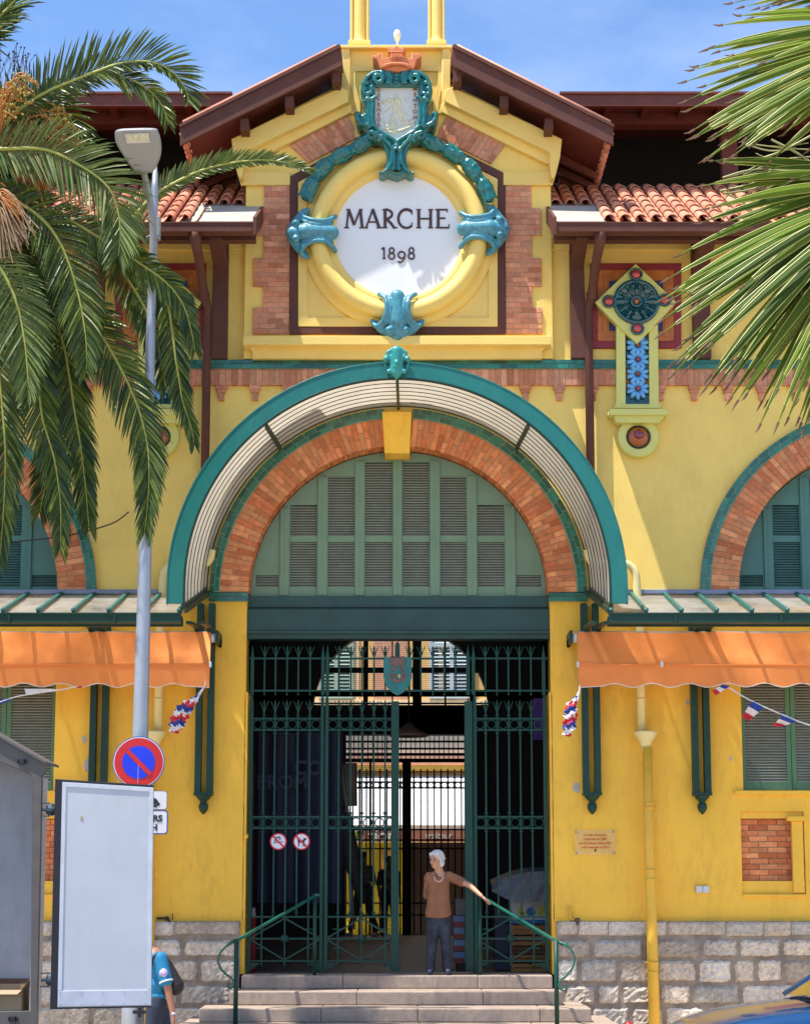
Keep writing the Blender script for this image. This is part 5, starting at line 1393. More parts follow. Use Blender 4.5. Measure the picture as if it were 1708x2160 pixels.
# =====================================================================  INSIDE THE HALL AND BEYOND
FX = P(845, 1700, FY).x
kf = SC(1700, FY)
hw = 187*kf
zfl0 = P(0, 1489, FY).z; zcf = P(0, 1489, FY).z; Rf = hw
mb = MB()
apx = XR
pl = [(XL, 0), (XR, 0), (XR, AZ+2.4), (XL, AZ+2.4)]
hole = [(FX-hw*.94, LAND), (FX+hw*.94, LAND), (FX+hw*.94, zcf), ] + ringpoly(FX, zcf-.15, Rf, 0.05, PI-.05, 40) + [(FX-hw*.94, zcf)]
hole = [(FX-hw, LAND), (FX+hw, LAND)] + ringpoly(FX, zcf-.15, Rf, 0, PI, 40)
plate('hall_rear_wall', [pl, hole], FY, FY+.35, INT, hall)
# lunette glazing bars, deep lintel and clutter
mb = MB(); zz_ = lambda y: P(0, y, FY+.1).z; xx_ = lambda x: P(x, 1450, FY+.1).x
for a, b in ((885, 889), (886, 894)): pass
for a, b in ((766, 776), (826, 829), (870, 889), (937, 941), (990, 999)): mb.box(xx_(a), xx_(b), FY+.1, FY+.2, zz_(1492), zz_(1300))
for a, b in ((1408, 1419), (1457, 1469), (1482, 1485)): mb.box(FX-hw, FX+hw, FY+.08, FY+.18, zz_(b), zz_(a))
mb.build('lunette_bar', DARK, hall, split=True)
mb = MB(); mb.box(FX-hw, FX+hw, FY-.1, FY+.3, zz_(1551), zz_(1489)); mb.box(FX-hw, FX-hw*.62, FY-.1, FY+.2, LAND, zz_(1549)); mb.box(FX+hw*.72, FX+hw, FY-.1, FY+.2, LAND, zz_(1549)); mb.build('rear_lintel', DARK, hall, split=True)
mb = MB()
for i in range(26):
    x = FX-hw*.7+i*hw*1.4/26; mb.box(x, x+.02, FY+.1, FY+.12, zz_(1600), zz_(1550))
for y in (1562, 1577, 1588, 1590, 1600, 1604): mb.box(FX-hw*.7, FX+hw*.75, FY+.1, FY+.16, zz_(y+4), zz_(y))
mb.build('slatted_blind', DARK, hall)
# rear gate
rg = thing('rear_gate', 'dark iron gate with ring row at the far end of the hall', 'gate', (FX, FY+.3, LAND))
RGY = FY+.3; rz = lambda y: P(0, y, RGY).z; rx = lambda x: P(x, 1700, RGY).x
mb = MB()
for px in [687+14.3*i for i in range(22)]:
    if 720 < px < 990: mb.box(rx(px)-.016, rx(px)+.016, RGY-.015, RGY+.015, LAND, rz(1622 if px < 880 or True else 1600)); mb.lathe((rx(px), RGY, rz(1640)), [(0, -.05), (.035, 0), (0, .05)], n=6)
for py in (1650, 1662, 1750, 1772, 1790, 1905, 1930): mb.box(rx(690), rx(1000), RGY-.015, RGY+.015, rz(py)-.018, rz(py)+.018)
for i in range(20):
    px = 694+14.3*i
    if 720 < px < 985: m_ = rx(px); z = rz(1656); mb.tube([(m_+.06*math.cos(t*PI/6), RGY, z+.06*math.sin(t*PI/6)) for t in range(13)], .011, 5, caps=False)
for px, wd in ((855, .14), (864, .06), (781, .05), (999, .06)): mb.box(rx(px)-wd/2, rx(px)+wd/2, RGY-.04, RGY+.04, LAND, rz(1600))
mb.build('rear_gate_bars', M('rear_gate_iron', (.012,.014,.014), .6), rg)
# street behind
BY = 26.0; bz = lambda y: P(0, y, BY).z; bx_ = lambda x: P(x, 1500, BY).x
b2 = thing('street_house', 'ochre house with pale shutters seen through the hall', 'building', (2, BY, 0))
mb = MB(); mb.box(-12, 14, BY, BY+6, 0, 14); mb.build('house_wall', M('ochre_wall', (.80,.50,.18), .8, var=.06), b2)
GS2 = M('pale_green_shutter', (.36,.50,.38), .6); BS2 = M('pale_blue_shutter', (.55,.64,.64), .6)
def shut(x0, x1, y0, y1, m):
    r = MB(); sl = MB(); X0, X1 = bx_(x0), bx_(x1); z0, z1 = bz(y1), bz(y0)
    r.box(X0, X0+.10, BY-.08, BY-.01, z0, z1); r.box(X1-.10, X1, BY-.08, BY-.01, z0, z1); r.box((X0+X1)/2-.05, (X0+X1)/2+.05, BY-.08, BY-.01, z0, z1)
    r.box(X0+.1, X1-.1, BY-.079, BY-.011, z0, z0+.12); r.box(X0+.1, X1-.1, BY-.079, BY-.011, (z0+z1)/2-.06, (z0+z1)/2+.06)
    o = r.build('house_shutter', m, b2); z = z0+.12
    while z < z1: sl.hexa([(X0+.1, BY-.06, z), (X1-.1, BY-.06, z), (X1-.1, BY-.065, z+.012), (X0+.1, BY-.065, z+.012)], [(X0+.1, BY-.02, z+.05), (X1-.1, BY-.02, z+.05), (X1-.1, BY-.025, z+.062), (X0+.1, BY-.025, z+.062)]); z += .10
    sl.build('shutter_slats', m, o)
    k = MB(); k.box(X0+.1, X1-.1, BY-.01, BY-.005, z0, z1); k.build('shutter_shade', M('shade_grey', (.08,.10,.10), .8), o)
shut(672, 745, 1250, 1474, GS2); shut(905, 1000, 1250, 1474, BS2)
mb = MB(); mb.box(bx_(745), bx_(757), BY-.03, BY+.01, bz(1480), bz(1200)); mb.box(-12, 14, BY-.06, BY+.01, bz(1489), bz(1476)); mb.box(bx_(925), bx_(941), BY-.04, BY, bz(1475), bz(1200)); mb.build('house_trim', M('pale_trim', (.80,.62,.36), .7), b2)
mb = MB(); mb.box(bx_(788), bx_(858), BY-.02, BY+.0, bz(1474), bz(1200)); mb.build('house_panel', M('rose_wall', (.62,.33,.20), .8), b2)
# shop front with brown fascia; white blind added, sloped to catch the sun
SY = 20.0; sz = lambda y: P(0, y, SY).z; sx = lambda x: P(x, 1700, SY).x
shop = thing('shop_front', 'brown fascia with white lettering under a bright white wall panel', 'shop', (1, SY, 0))
mb = MB(); mb.box(sx(650), sx(1010), SY, SY+.2, sz(1749), sz(1628)); mb.build('white_panel', M('white_wall', (.85,.83,.84), .6, emit=0), shop)
mb = MB(); mb.hexa([(sx(650), SY-1.2, sz(1745)), (sx(1010), SY-1.2, sz(1745)), (sx(1010), SY-1.2, sz(1745)+.02), (sx(650), SY-1.2, sz(1745)+.02)], [(sx(650), SY-.02, sz(1618)), (sx(1010), SY-.02, sz(1618)), (sx(1010), SY-.02, sz(1618)+.02), (sx(650), SY-.02, sz(1618)+.02)]); mb.build('sun_catch_blind', M('sun_catch_blind', (.86,.84,.86), .7), shop)
mb = MB(); mb.box(sx(650), sx(1010), SY-.3, SY+.2, sz(1627), sz(1616)); mb.build('yellow_band', M('yellow_band', (.55,.33,.05), .7), shop)
mb = MB(); mb.box(sx(650), sx(1010), SY-.2, SY+.2, sz(1615), sz(1590)); mb.build('pink_cornice', M('pink_cornice', (.75,.42,.32), .7), shop)
mb = MB(); mb.box(sx(650), sx(1010), SY, SY+.2, sz(1589), sz(1535)); mb.build('grey_wall', M('grey_wall', (.42,.42,.36), .7), shop)
mb = MB(); SF = SY-1.28; fz = lambda y: P(0, y, SF).z; fx = lambda x: P(x, 1760, SF).x
mb.box(fx(650), fx(1010), SF, SF+.06, fz(1776), fz(1750)); fa = mb.build('fascia', M('fascia_brown', (.36,.15,.10), .6), shop)
text('fascia_text', 'C tion', .40, (fx(788), SF-.01, fz(1763)), M('fascia_white', (.82,.82,.82), .5), fa, off=.008)
text('fascia_text', 'traiteur', .20, (fx(925), SF-.01, fz(1763)), M('fascia_white2', (.7,.7,.7), .5), fa)
mb = MB(); mb.box(fx(748), fx(752), SF-.02, SF, fz(1770), fz(1754)); mb.build('fascia_mark', M('lime', (.25,.6,.03), .5), fa)
mb = MB(); mb.box(sx(650), sx(850), SY-.1, SY+.2, 0, sz(1777)); mb.build('yellow_front', M('yellow_shop', (.62,.52,.02), .6, var=.3, scale=1.5), shop)
mb = MB(); mb.box(sx(850), sx(1010), SY-.1, SY+.2, 0, sz(1777)); mb.build('dark_front', M('dark_shop', (.03,.015,.012), .5), shop)
mb = MB(); mb.box(sx(806), sx(830), SY-.14, SY-.101, sz(1905-60), sz(1795)); mb.build('poster', M('poster', (.62,.36,.12), .6, var=.5, scale=3), shop)
sheet('street_behind', -30, 30, FY+.4, BY, LAND-.35, PAV)
# ---- stall gear just inside the gates
tp = thing('blue_tarpaulin', 'dark blue tarpaulin with faint letters behind the left gate panel', 'tarpaulin', (P(640, 1700, 2.2).x, 2.2, LAND))
ty = 2.2; tx = lambda x: P(x, 1700, ty).x; tz = lambda y: P(0, y, ty).z
vs = []; n, m_ = 30, 12
for j in range(m_+1):
    for i in range(n+1):
        u, v = i/n, j/m_; vs.append((tx(545)+(tx(722)-tx(545))*u, ty+.06*math.sin(u*19)+.03*math.sin(v*7+u*5), tz(1905)+(tz(1545)-tz(1905))*v))
mb = MB(); mb.add(vs, [(j*(n+1)+i, j*(n+1)+i+1, (j+1)*(n+1)+i+1, (j+1)*(n+1)+i) for j in range(m_) for i in range(n)])
mb.build('tarpaulin_sheet', M('navy_tarp', (.022,.028,.075), .6, var=.2), tp, smooth=True)
TL = M('faint_letters', (.055,.06,.13), .6)
text('tarpaulin_text', 'CO', .26, (tx(651), ty-.12, tz(1622)), TL, tp, off=.01); text('tarpaulin_text', 'PROM', .26, (tx(597), ty-.12, tz(1652)), TL, tp, off=.01)
c = thing('red_cloth', 'dark red cloth hanging inside the left door jamb', 'cloth', (P(543, 1700, 1.2).x, 1.2, LAND))
mb = MB(); mb.box(P(533, 0, 1.2).x*1, P(556, 0, 1.2).x, 1.2, 1.25, P(0, 1960, 1.2).z, P(0, 1610, 1.2).z); mb.build('cloth_sheet', M('dark_red_cloth', (.10,.012,.012), .8), c)
c = thing('marker_post', 'short red and white post inside the left gate panel', 'post', P(536, 1990, .5))
mb = MB(); X = P(535, 1940, .5).x; mb.tube([(X, .5, LAND), (X, .5, P(0, 1935, .5).z)], .035, 12); mb.build('post_red', M('post_red', (.45,.02,.03), .5), c, smooth=True)
mb = MB(); mb.tube([(X, .5, P(0, 1935, .5).z), (X, .5, P(0, 1915, .5).z)], [.033, .022], 12); mb.build('post_white', WHITEP, c, smooth=True)
c = thing('closed_parasol', 'folded dark market parasol leaning inside behind the centre gate leaf', 'parasol', (P(740, 1900, 2.6).x, 2.6, LAND))
A, B = P(712, 1700, 2.6), P(765, 1905, 2.4)
mb = MB(); mb.tube([A, A+(B-A)*.1, A+(B-A)*.5, B], [.02, .16, .13, .05], 12); mb.build('parasol_cloth', M('dark_umbrella', (.03,.026,.022), .7), c, smooth=True)
mb = MB(); mb.tube([P(709, 1560, 2.5), P(731, 1700, 2.5), P(745, 1960, 2.5)], .03, 8); mb.tube([P(735, 1610, 3), P(736, 1700, 3)], .12, 8); mb.build('parasol_pole', M('wood_pole', (.30,.24,.18), .6), c, smooth=True)
c = thing('banner', 'plain purple banner hanging behind the right gate panel', 'banner', P(1138, 1560, 1.4))
mb = MB(); mb.box(P(1124, 1510, 1.4).x, P(1152, 1510, 1.4).x, 1.4, 1.42, P(0, 1560, 1.4).z, P(0, 1473, 1.4).z); mb.build('banner_cloth', M('purple', (.13,.05,.36), .7), c)
c = thing('pendant_lamp', 'dark domed lamp hanging inside over the gap between the gate leaves', 'lamp', P(862, 1550, 3.0))
p = P(862, 1545, 3.0); mb = MB(); mb.lathe(p, [(0, .14), (.05, .13), (.1, .08), (.27, -.02), (.28, -.06), (.25, -.06), (.2, .0), (0, .03)], n=28); mb.build('lamp_shade', M('lamp_brown', (.16,.11,.09), .4), c, smooth=True)
mb = MB(); mb.tube([p+Vector((0, 0, .13)), Vector((p.x, 3.0, AZ+2.3))], .012, 6); mb.build('lamp_rod', DARK, c)
# crates and boxes
def crate(x0, x1, y, y0p, y1p, m, label, group):
    X0, X1 = P(x0, 1980, y).x, P(x1, 1980, y).x; z0, z1 = P(0, y1p, y).z, P(0, y0p, y).z
    c = thing('wooden_crate', label, 'crate', ((X0+X1)/2, y, z0), group); D_ = .38
    mb = MB(); h = z1-z0
    for a, b in ((.06, .42), (.52, .9)): 
        mb.box(X0, X1, y, y+.012, z0+h*a, z0+h*b); mb.box(X0, X1, y+D_, y+D_+.012, z0+h*a, z0+h*b)
        mb.box(X0, X0+.012, y+.013, y+D_, z0+h*a, z0+h*b); mb.box(X1-.012, X1, y+.013, y+D_, z0+h*a, z0+h*b)
    mb.build('crate_slats', m, c)
    mb = MB(); 
    for px_ in (X0+.013, X1-.04):
        for q in (y+.0125, y+D_-.03): mb.box(px_, px_+.027, q, q+.027, z0, z1)
    mb.box(X0+.014, X1-.014, y+.014, y+D_-.002, z0+.002, z0+.012); mb.build('crate_posts', m, c)
OW = M('orange_wood', (.46,.22,.07), .7, var=.25, scale=12)
yy = .75; names = ['top', 'second', 'third', 'fourth', 'lowest']
ls = [(1950, 1972), (1973, 1995), (1996, 2012), (2013, 2030), (2031, 2051)]
for i, (a, b) in enumerate(ls): crate(1077, 1151, yy, a, b, OW if i != 2 else M('brown_wood', (.16,.08,.04), .7), '%s orange wooden crate of the stack under the lemon box at right' % names[i] if i else 'orange wooden crate directly under the white lemon box', 'stacked fruit crates')
c = thing('fruit_box', 'white cardboard box printed with lemons on top of the wooden crates', 'box', P(1115, 1948, yy))
X0, X1 = P(1075, 1920, yy).x, P(1152, 1920, yy).x; z0, z1 = P(0, 1948, yy).z, P(0, 1902, yy).z
mb = MB(); mb.box(X0, X1, yy, yy+.35, z0, z1); bx1 = mb.build('box_body', M('box_white', (.60,.62,.70), .6), c)
mb = MB(); mb.box(X0, X1, yy-.003, yy-.001, z0, z0+.05); mb.lathe(((X0+X1)/2+.03, yy-.003, z0+.15), [(.058, .001), (.058, -.002), (0, -.002)], axis=(0, 1, 0), n=24); mb.build('blue_print', M('print_blue', (.02,.16,.50), .5), bx1)
mb = MB()
for q in (-.10, .17): mb.ball(((X0+X1)/2+q, yy-.004, z0+.165), (.045, .005, .065), 12)
mb.ball(((X0+X1)/2-.06, yy-.0045, z0+.12), (.04, .005, .035), 12); mb.build('lemon_print', M('print_lemon', (.62,.60,.03), .5), bx1)
c = thing('grey_sheet', 'crumpled grey plastic sheet draped over boxes behind the right gate panel', 'plastic sheet', P(1100, 1900, yy))
vs = []; n, m_ = 26, 14; random.seed(2)
for j in range(m_+1):
    for i in range(n+1):
        u, v = i/n, j/m_; px = 1037+(1153-1037)*u; top = 1866-(26*u+10*math.sin(u*3)); bot = 1903 if u > .35 else 1880+60*u
        py = top+(bot-top)*v; q = P(px, py, yy-.03-.12*v+random.uniform(-.02, .02)+.02*math.sin(u*17+v*6)); vs.append(q)
mb = MB(); mb.add(vs, [((j+1)*(n+1)+i, (j+1)*(n+1)+i+1, j*(n+1)+i+1, j*(n+1)+i) for j in range(m_) for i in range(n)])
v2 = []
for i in range(n+1):
    for j in range(4): b = Vector(vs[i]); v2.append((b.x, b.y+.18*j, b.z+.02*j))
mb.add(v2, [(i*4+j, (i+1)*4+j, (i+1)*4+j+1, i*4+j+1) for i in range(n) for j in range(3)])
mb.build('plastic_fold', M('grey_plastic', (.26,.27,.31), .35, var=.3, scale=9, bump=.4, bscale=12), c, smooth=True)
c = thing('dark_crate_pile', 'dark blue plastic crate partly covered behind the right gate panel', 'crate', P(1050, 2000, .9))
mb = MB()
for z_ in range(4):
    a = LAND+.01+z_*.20; mb.box(P(1030, 0, .9).x, P(1072, 0, .9).x, .9, 1.3, a, a+.16); mb.box(P(1030, 0, .9).x-.015, P(1072, 0, .9).x+.015, .885, 1.315, a+.161, a+.19)
mb.build('crate_body', M('navy_plastic', (.02,.025,.08), .5), c)
BLC = M('light_blue_crate', (.10,.17,.30), .5); RDC = M('red_crate', (.16,.02,.02), .5)
yq = .62
for i in range(4):
    a, b = 1931+i*25.5-0, 1931+i*25.5+24; X0, X1 = P(956, 1950, yq).x, P(980, 1950, yq).x
    c = thing('plastic_crate', ['light blue and red box on top of the pile right of the woman', 'second light blue and red box of the pile right of the woman', 'third light blue and red box of the pile right of the woman', 'lowest light blue and red box of the pile right of the woman'][i], 'crate', ((X0+X1)/2, yq, P(0, b, yq).z), 'blue and red boxes')
    z0, z1 = P(0, b, yq).z, P(0, a, yq).z; h = z1-z0
    mb = MB(); mb.box(X0, X1, yq, yq+.3, z0+h*.45, z1); mb.build('box_side', BLC, c)
    mb = MB(); mb.box(X0+.004, X1-.004, yq+.004, yq+.296, z0, z0+h*.44); mb.build('box_base', RDC, c)
c = thing('grey_box', 'plain grey box resting on the blue and red boxes', 'box', P(967, 1931, yq))
mb = MB(); mb.box(P(953, 0, yq).x, P(984, 0, yq).x, yq-.02, yq+.3, P(0, 1930, yq).z, P(0, 1896, yq).z); mb.build('box_body', M('box_grey', (.13,.125,.12), .7), c, bevel=.004)
mb = MB(); mb.box(P(954, 0, yq).x, P(984, 0, yq).x, yq, yq+.35, LAND, P(0, 2032, yq).z+.0); tag(mb.build('pallet', M('dark_pallet', (.03,.02,.02), .8)), 'dark pallet under the blue and red boxes', 'pallet')
# =====================================================================  PEOPLE
SKIN = M('skin', (.56,.29,.18), .5, var=.06, scale=20); SKINT = M('skin_tan', (.34,.15,.085), .5, var=.05)
def head_prims(c, R, s=1.0):           # c: skull centre, R: rotation matrix, face looks to local -Y
    T = lambda x, y, z: c+R@Vector((x*s, y*s, z*s))
    p = [('e', T(0, .008, .03), (.074*s, .094*s, .090*s), R), ('e', T(0, -.022, -.045), (.058*s, .068*s, .065*s), R),
         ('e', T(0, -.055, -.088), (.030*s, .030*s, .024*s), R), ('c', T(0, -.088, .010), T(0, -.112, -.030), .009*s, .016*s),
         ('e', T(-.011, -.103, -.034), (.010*s, .010*s, .008*s), R), ('e', T(.011, -.103, -.034), (.010*s, .010*s, .008*s), R),
         ('c', T(-.040, -.078, .028), T(-.012, -.088, .026), .011*s, .010*s), ('c', T(.040, -.078, .028), T(.012, -.088, .026), .011*s, .010*s),
         ('c', T(-.020, -.088, -.060), T(.020, -.088, -.060), .008*s, .008*s), ('c', T(-.016, -.086, -.071), T(.016, -.086, -.071), .009*s, .009*s),
         ('e', T(-.042, -.060, -.022), (.022*s, .022*s, .024*s), R), ('e', T(.042, -.060, -.022), (.022*s, .022*s, .024*s), R)]
    for q in (-1, 1): p += [('e', T(q*.076, .012, -.004), (.010*s, .020*s, .032*s), R)]
    return p
def face_bits(c, R, par, s=1.0):
    T = lambda x, y, z: c+R@Vector((x*s, y*s, z*s))
    mb = MB()
    for q in (-1, 1): mb.ball(T(q*.028, -.080, .008), (.011*s, .008*s, .006*s), 10)
    o = mb.build('eyes', M('eye_dark', (.05,.035,.03), .25), par, smooth=True)
    mb = MB()
    for q in (-1, 1): mb.tube([T(q*.044, -.082, .030), T(q*.028, -.091, .036), T(q*.012, -.092, .032)], .004*s, 6)
    mb.build('eyebrows', M('eyebrow', (.22,.19,.17), .8), par, smooth=True)
    mb = MB(); mb.tube([T(-.021, -.094, -.065), T(0, -.099, -.064), T(.021, -.094, -.065)], .0045*s, 6); mb.build('lips', M('lips', (.36,.12,.09), .5), par, smooth=True)
def hand_prims(w, d, n, fing, thumb=1, s=1.0, curl=.3):
    # w wrist, d direction along the hand, n palm normal (side the fingers curl to)
    d = d.normalized(); n = (n-d*n.dot(d)).normalized(); t = d.cross(n)*thumb; pr = []
    P0 = w+d*.045*s
    for k in range(4): off = (k-1.5)*.019*s; pr.append(('c', w+t*off*.6, w+d*.085*s+t*off, .015*s, .012*s))
    for k, (ln, cu) in enumerate(zip((.068, .076, .070, .055), fing)):
        off = (1.5-k)*.020*s; b = w+d*.088*s+t*off; a = cu
        for j in range(3):
            dd = (d*math.cos(a)+n*math.sin(a)).normalized(); e = b+dd*ln*s*(.45, .32, .26)[j]; pr.append(('c', b, e, (.0095-.001*j)*s, (.009-.001*j)*s)); b = e; a += cu
    b = w+d*.025*s+t*.026*s; e = b+(d*.6+t*.6+n*.25).normalized()*.040*s; pr.append(('c', b, e, .013*s, .011*s)); e2 = e+(d*.85+t*.2+n*.35).normalized()*.032*s; pr.append(('c', e, e2, .010*s, .008*s))
    return pr
# --- the woman on the landing
WY = -.13
def wp(x, y, d=0): return P(x, y, WY+d)
feetL, feetR = wp(908, 2050, -.02), wp(944, 2050, -.04)
LZ = LAND
wom = thing('person', 'white haired woman in brown t-shirt and jeans, one hand on the handrail', 'person', (P(925, 2000, WY).x, WY, LZ))
Rh = Euler((math.radians(4), 0, math.radians(-38))).to_matrix()
hc = wp(920.5, 1814, -.03)
neck = wp(928, 1842, 0); chest = wp(926, 1862, 0); hipc = wp(925, 1938, 0)
shL, shR = wp(905, 1849, .0), wp(946, 1848, .0)
elb = wp(991, 1868, -.20); wri = wp(1014, 1889, -.33); 
elL = wp(902, 1888, .11); wrL = wp(916, 1904, .17)
prims = head_prims(hc, Rh, .94)
prims += [('c', hc+Vector((.01, .01, -.05)), neck+Vector((0, 0, -.03)), .052, .058), ('c', neck+Vector((0, .01, -.05)), hipc+Vector((0,.02,.06)), .085, .075),
          ('c', shL, shR, .05, .05), ('c', shR, elb, .044, .036), ('c', elb, wri, .036, .024), ('c', shL, elL, .042, .034), ('c', elL, wrL, .034, .025)]
rail_p = P(1035, 1905, -.42)
hd = (rail_p-wri)
prims += hand_prims(wri, hd, Vector((.05, .15, -1)), (.10, .18, .26, .34), thumb=-1, s=.98)
prims += hand_prims(wrL, Vector((1, .1, -.3)), Vector((0, 1, 0)), (.3, .35, .4, .4), s=.95)
prims += [('c', wp(915, 1942), wp(911, 1995), .075, .055), ('c', wp(911, 1995), wp(908, 2042), .05, .036), ('c', wp(936, 1942), wp(940, 1995), .075, .055), ('c', wp(940, 1995), wp(943, 2042), .05, .036),
          ('c', wp(908, 2046), wp(907, 2049, -.1), .034, .03), ('c', wp(943, 2046), wp(944, 2049, -.1), .034, .03)]
body = blob('body', prims, SKIN, wom, voxel=.0055, sm=2)
face_bits(hc, Rh, body, .94)
# hair
T = lambda x, y, z: hc+Rh@Vector((x*.94, y*.94, z*.94))
pr = [('e', T(0, .022, .048), (.084, .094, .082), Rh), ('e', T(0, .060, -.005), (.078, .055, .085), Rh), ('e', T(.06, .035, -.035), (.030, .045, .060), Rh), ('e', T(-.06, .035, -.035), (.030, .045, .060), Rh), ('c', T(.05, -.045, .085), T(-.05, -.050, .080), .026, .026), ('c', T(.068, -.03, .055), T(.075, .0, -.0), .020, .020), ('c', T(-.068, -.03, .055), T(-.075, .0, -.0), .020, .020)]
random.seed(4)
for i in range(110):
    a = random.uniform(0, 2*PI); e = random.uniform(-.2, 1.3)
    q = Vector((.080*math.cos(a)*math.cos(e), .02+.092*math.sin(a)*math.cos(e), .045+.082*math.sin(e)))
    if q.y < -.035 and q.z < .075: continue
    pr.append(('c', T(*(q*1.02)), T(q.x*1.07+random.uniform(-.012, .012), q.y*1.07+.02, q.z-.03+random.uniform(-.012, .012)), .011, .004))
blob('hair', pr, M('white_hair', (.62,.62,.63), .55, var=.25, scale=60, bump=.6, bscale=90), wom, voxel=.006, sm=1)
# t-shirt
pr = [('c', wp(926, 1840, .02), wp(903, 1853, .01), .040, .058), ('c', wp(928, 1840, .02), wp(947, 1851, .01), .040, .058), ('c', wp(907, 1853), wp(943, 1852), .068, .066), ('c', wp(925, 1846, .01), wp(926, 1856), .07, .09)]
for i in range(22):
    f = i/21; pr.append(('e', wp(925.5-1.5*f, 1858+70*f, -.005-.012*math.sin(f*3)), (.140+.030*f-.012*math.sin(PI*f), .092+.032*f, .055)))
pr += [('e', wp(924, 1934), (.165, .12, .028)),
      ('c', shR, shR+(elb-shR)*.62, .062, .060), ('c', shL, shL+(elL-shL)*1.0, .060, .062)]
random.seed(9)
for i in range(10):
    a = random.uniform(-.8, .8); x = 925+14*a; y = random.uniform(1872, 1915); pr.append(('c', wp(x, y, -.092-.02*(y-1872)/43+.03*abs(a)), wp(x+random.uniform(-9, 9), y+random.uniform(8, 20), -.100-.02*(y-1872)/43+.03*abs(a)), .016, .010))
shirt = blob('t_shirt', pr, M('brown_tshirt', (.27,.115,.058), .85, var=.16, scale=9, bump=.7, bscale=9, stain=.25, stain_col=(.18,.08,.045)), wom, voxel=.0075, sm=5)
mb = MB(); nk = wp(925, 1851, -.052)
mb.tube([P(925+9.5*math.cos(PI+PI*t/12), 1848+12*math.sin(PI*t/12), WY-.062-.052*math.sin(PI*t/12)) for t in range(13)], .013, 8); mb.build('collar', M('pale_collar', (.50,.30,.24), .8), shirt, smooth=True)
# jeans
pr = [('c', wp(914, 1937), wp(935, 1937), .098, .098), ('c', wp(914, 1945), wp(910, 1992), .094, .068), ('c', wp(910, 1992), wp(907, 2043), .066, .058), ('c', wp(936, 1945), wp(940, 1992), .094, .068), ('c', wp(940, 1992), wp(943, 2043), .066, .058)]
for x0 in (909, 941):
    for i in range(5): y = 1985+i*11; pr.append(('c', wp(x0-8, y, -.055), wp(x0+8, y+random.uniform(-4, 4), -.055), .010, .010))
blob('jeans', pr, M('jeans', (.010,.015,.030), .8, var=.2, scale=9, col2=(.045,.055,.078), bump=.3, bscale=20), wom, voxel=.0075, sm=2)
pr = []
for x in (907, 944): pr += [('c', wp(x, 2047, .02)+Vector((0, 0, 0)), wp(x-(1 if x < 920 else -1), 2050, -.12), .042, .036), ('c', wp(x, 2052, .02), wp(x, 2053, -.12), .034, .030)]
NVS = M('navy_shoes', (.02,.03,.07), .6)
for q_s in (pr[:2], pr[2:]):
    shm_ = blobmesh(q_s, .007, 2)
    for v in shm_.vertices: v.co.z = max(v.co.z, LZ+.001)
    link('shoe', shm_, NVS, wom, True)

# --- man in blue walking past, mostly behind the case door
MY = -3.6
def mp_(x, y, d=0): return P(x, y, MY+d)
man = thing('person', 'man in turquoise polo shirt with black backpack walking behind the open case door', 'person', (P(325, 2100, MY).x, MY, 0))
Rm = Euler((0, 0, math.radians(-70))).to_matrix()
hm = mp_(299, 1974)
shA, shB = mp_(338, 2022, -.14), mp_(322, 2020, .16)
hipm = mp_(333, 2112)
kA, kB = mp_(322, 2175, -.08), mp_(345, 2172, .08)
aA, aB = P(300, 2225, MY-.08), P(362, 2225, MY+.08)
aA.z = .09; aB.z = .12
eA = mp_(354, 2083, -.20); wA = mp_(366, 2143, -.22); eB = mp_(310, 2075, .2); wB = mp_(292, 2110, .2)
prims = head_prims(hm, Rm, 1.0)+[('c', hm+Vector((.02, 0, -.06)), mp_(322, 2010), .058, .062), ('c', mp_(326, 2020), hipm, .11, .12), ('c', shA, shB, .06, .06), ('c', shA, eA, .052, .043), ('c', eA, wA, .043, .029), ('c', shB, eB, .05, .04), ('c', eB, wB, .04, .028),
   ('c', mp_(330, 2120, -.08), kA, .085, .06), ('c', kA, aA, .058, .04), ('c', mp_(334, 2120, .08), kB, .085, .06), ('c', kB, aB, .058, .04)]
prims += hand_prims(wA, Vector((.05, -.05, -1)), Vector((-1, 0, 0)), (.3, .35, .4, .4), thumb=1)
prims += hand_prims(wB, Vector((-.4, -.05, -1)), Vector((-1, 0, 0)), (.3, .35, .4, .4), thumb=1)
body = blob('body', prims, SKINT, man, voxel=.007, sm=2); face_bits(hm, Rm, body)
T2 = lambda x, y, z: hm+Rm@Vector((x, y, z))
blob('hair', [('e', T2(0, .02, .045), (.080, .095, .080), Rm), ('e', T2(0, .05, 0), (.075, .05, .07), Rm)], M('dark_hair', (.03,.022,.018), .6), man, voxel=.008, sm=2)
pr = [('c', mp_(331, 2027, -.12), mp_(325, 2026, .12), .088, .088), ('e', mp_(331, 2045), (.15, .19, .16)), ('e', mp_(332, 2075), (.155, .18, .18)), ('e', mp_(335, 2100), (.16, .17, .10)), ('c', shA, shA+(eA-shA)*.78, .078, .070), ('c', shB, shB+(eB-shB)*.8, .07, .07), ('c', mp_(322, 2012), mp_(324, 2020), .075, .085)]
sh = blob('polo_shirt', pr, M('turquoise_shirt', (.006,.17,.34), .75, var=.08, bump=.2, bscale=12), man, voxel=.009, sm=2)
mb = MB(); q = shA+(eA-shA)*.80; dd = (eA-shA).normalized(); mb.lathe(q, [(.074, -.008), (.078, 0), (.074, .008)], axis=dd, n=20); mb.build('sleeve_trim', WHITEP, sh, smooth=True)
q = shA+(eA-shA)*.48+Vector((.008, -.075, 0))
mb = MB(); mb.lathe(q, [(.045, .012), (.045, 0), (0, -.003)], axis=(0.05, 1, -.15), n=20); mb.build('sleeve_badge', M('badge_violet', (.42,.36,.58), .6, var=.4, scale=60), sh, smooth=True)
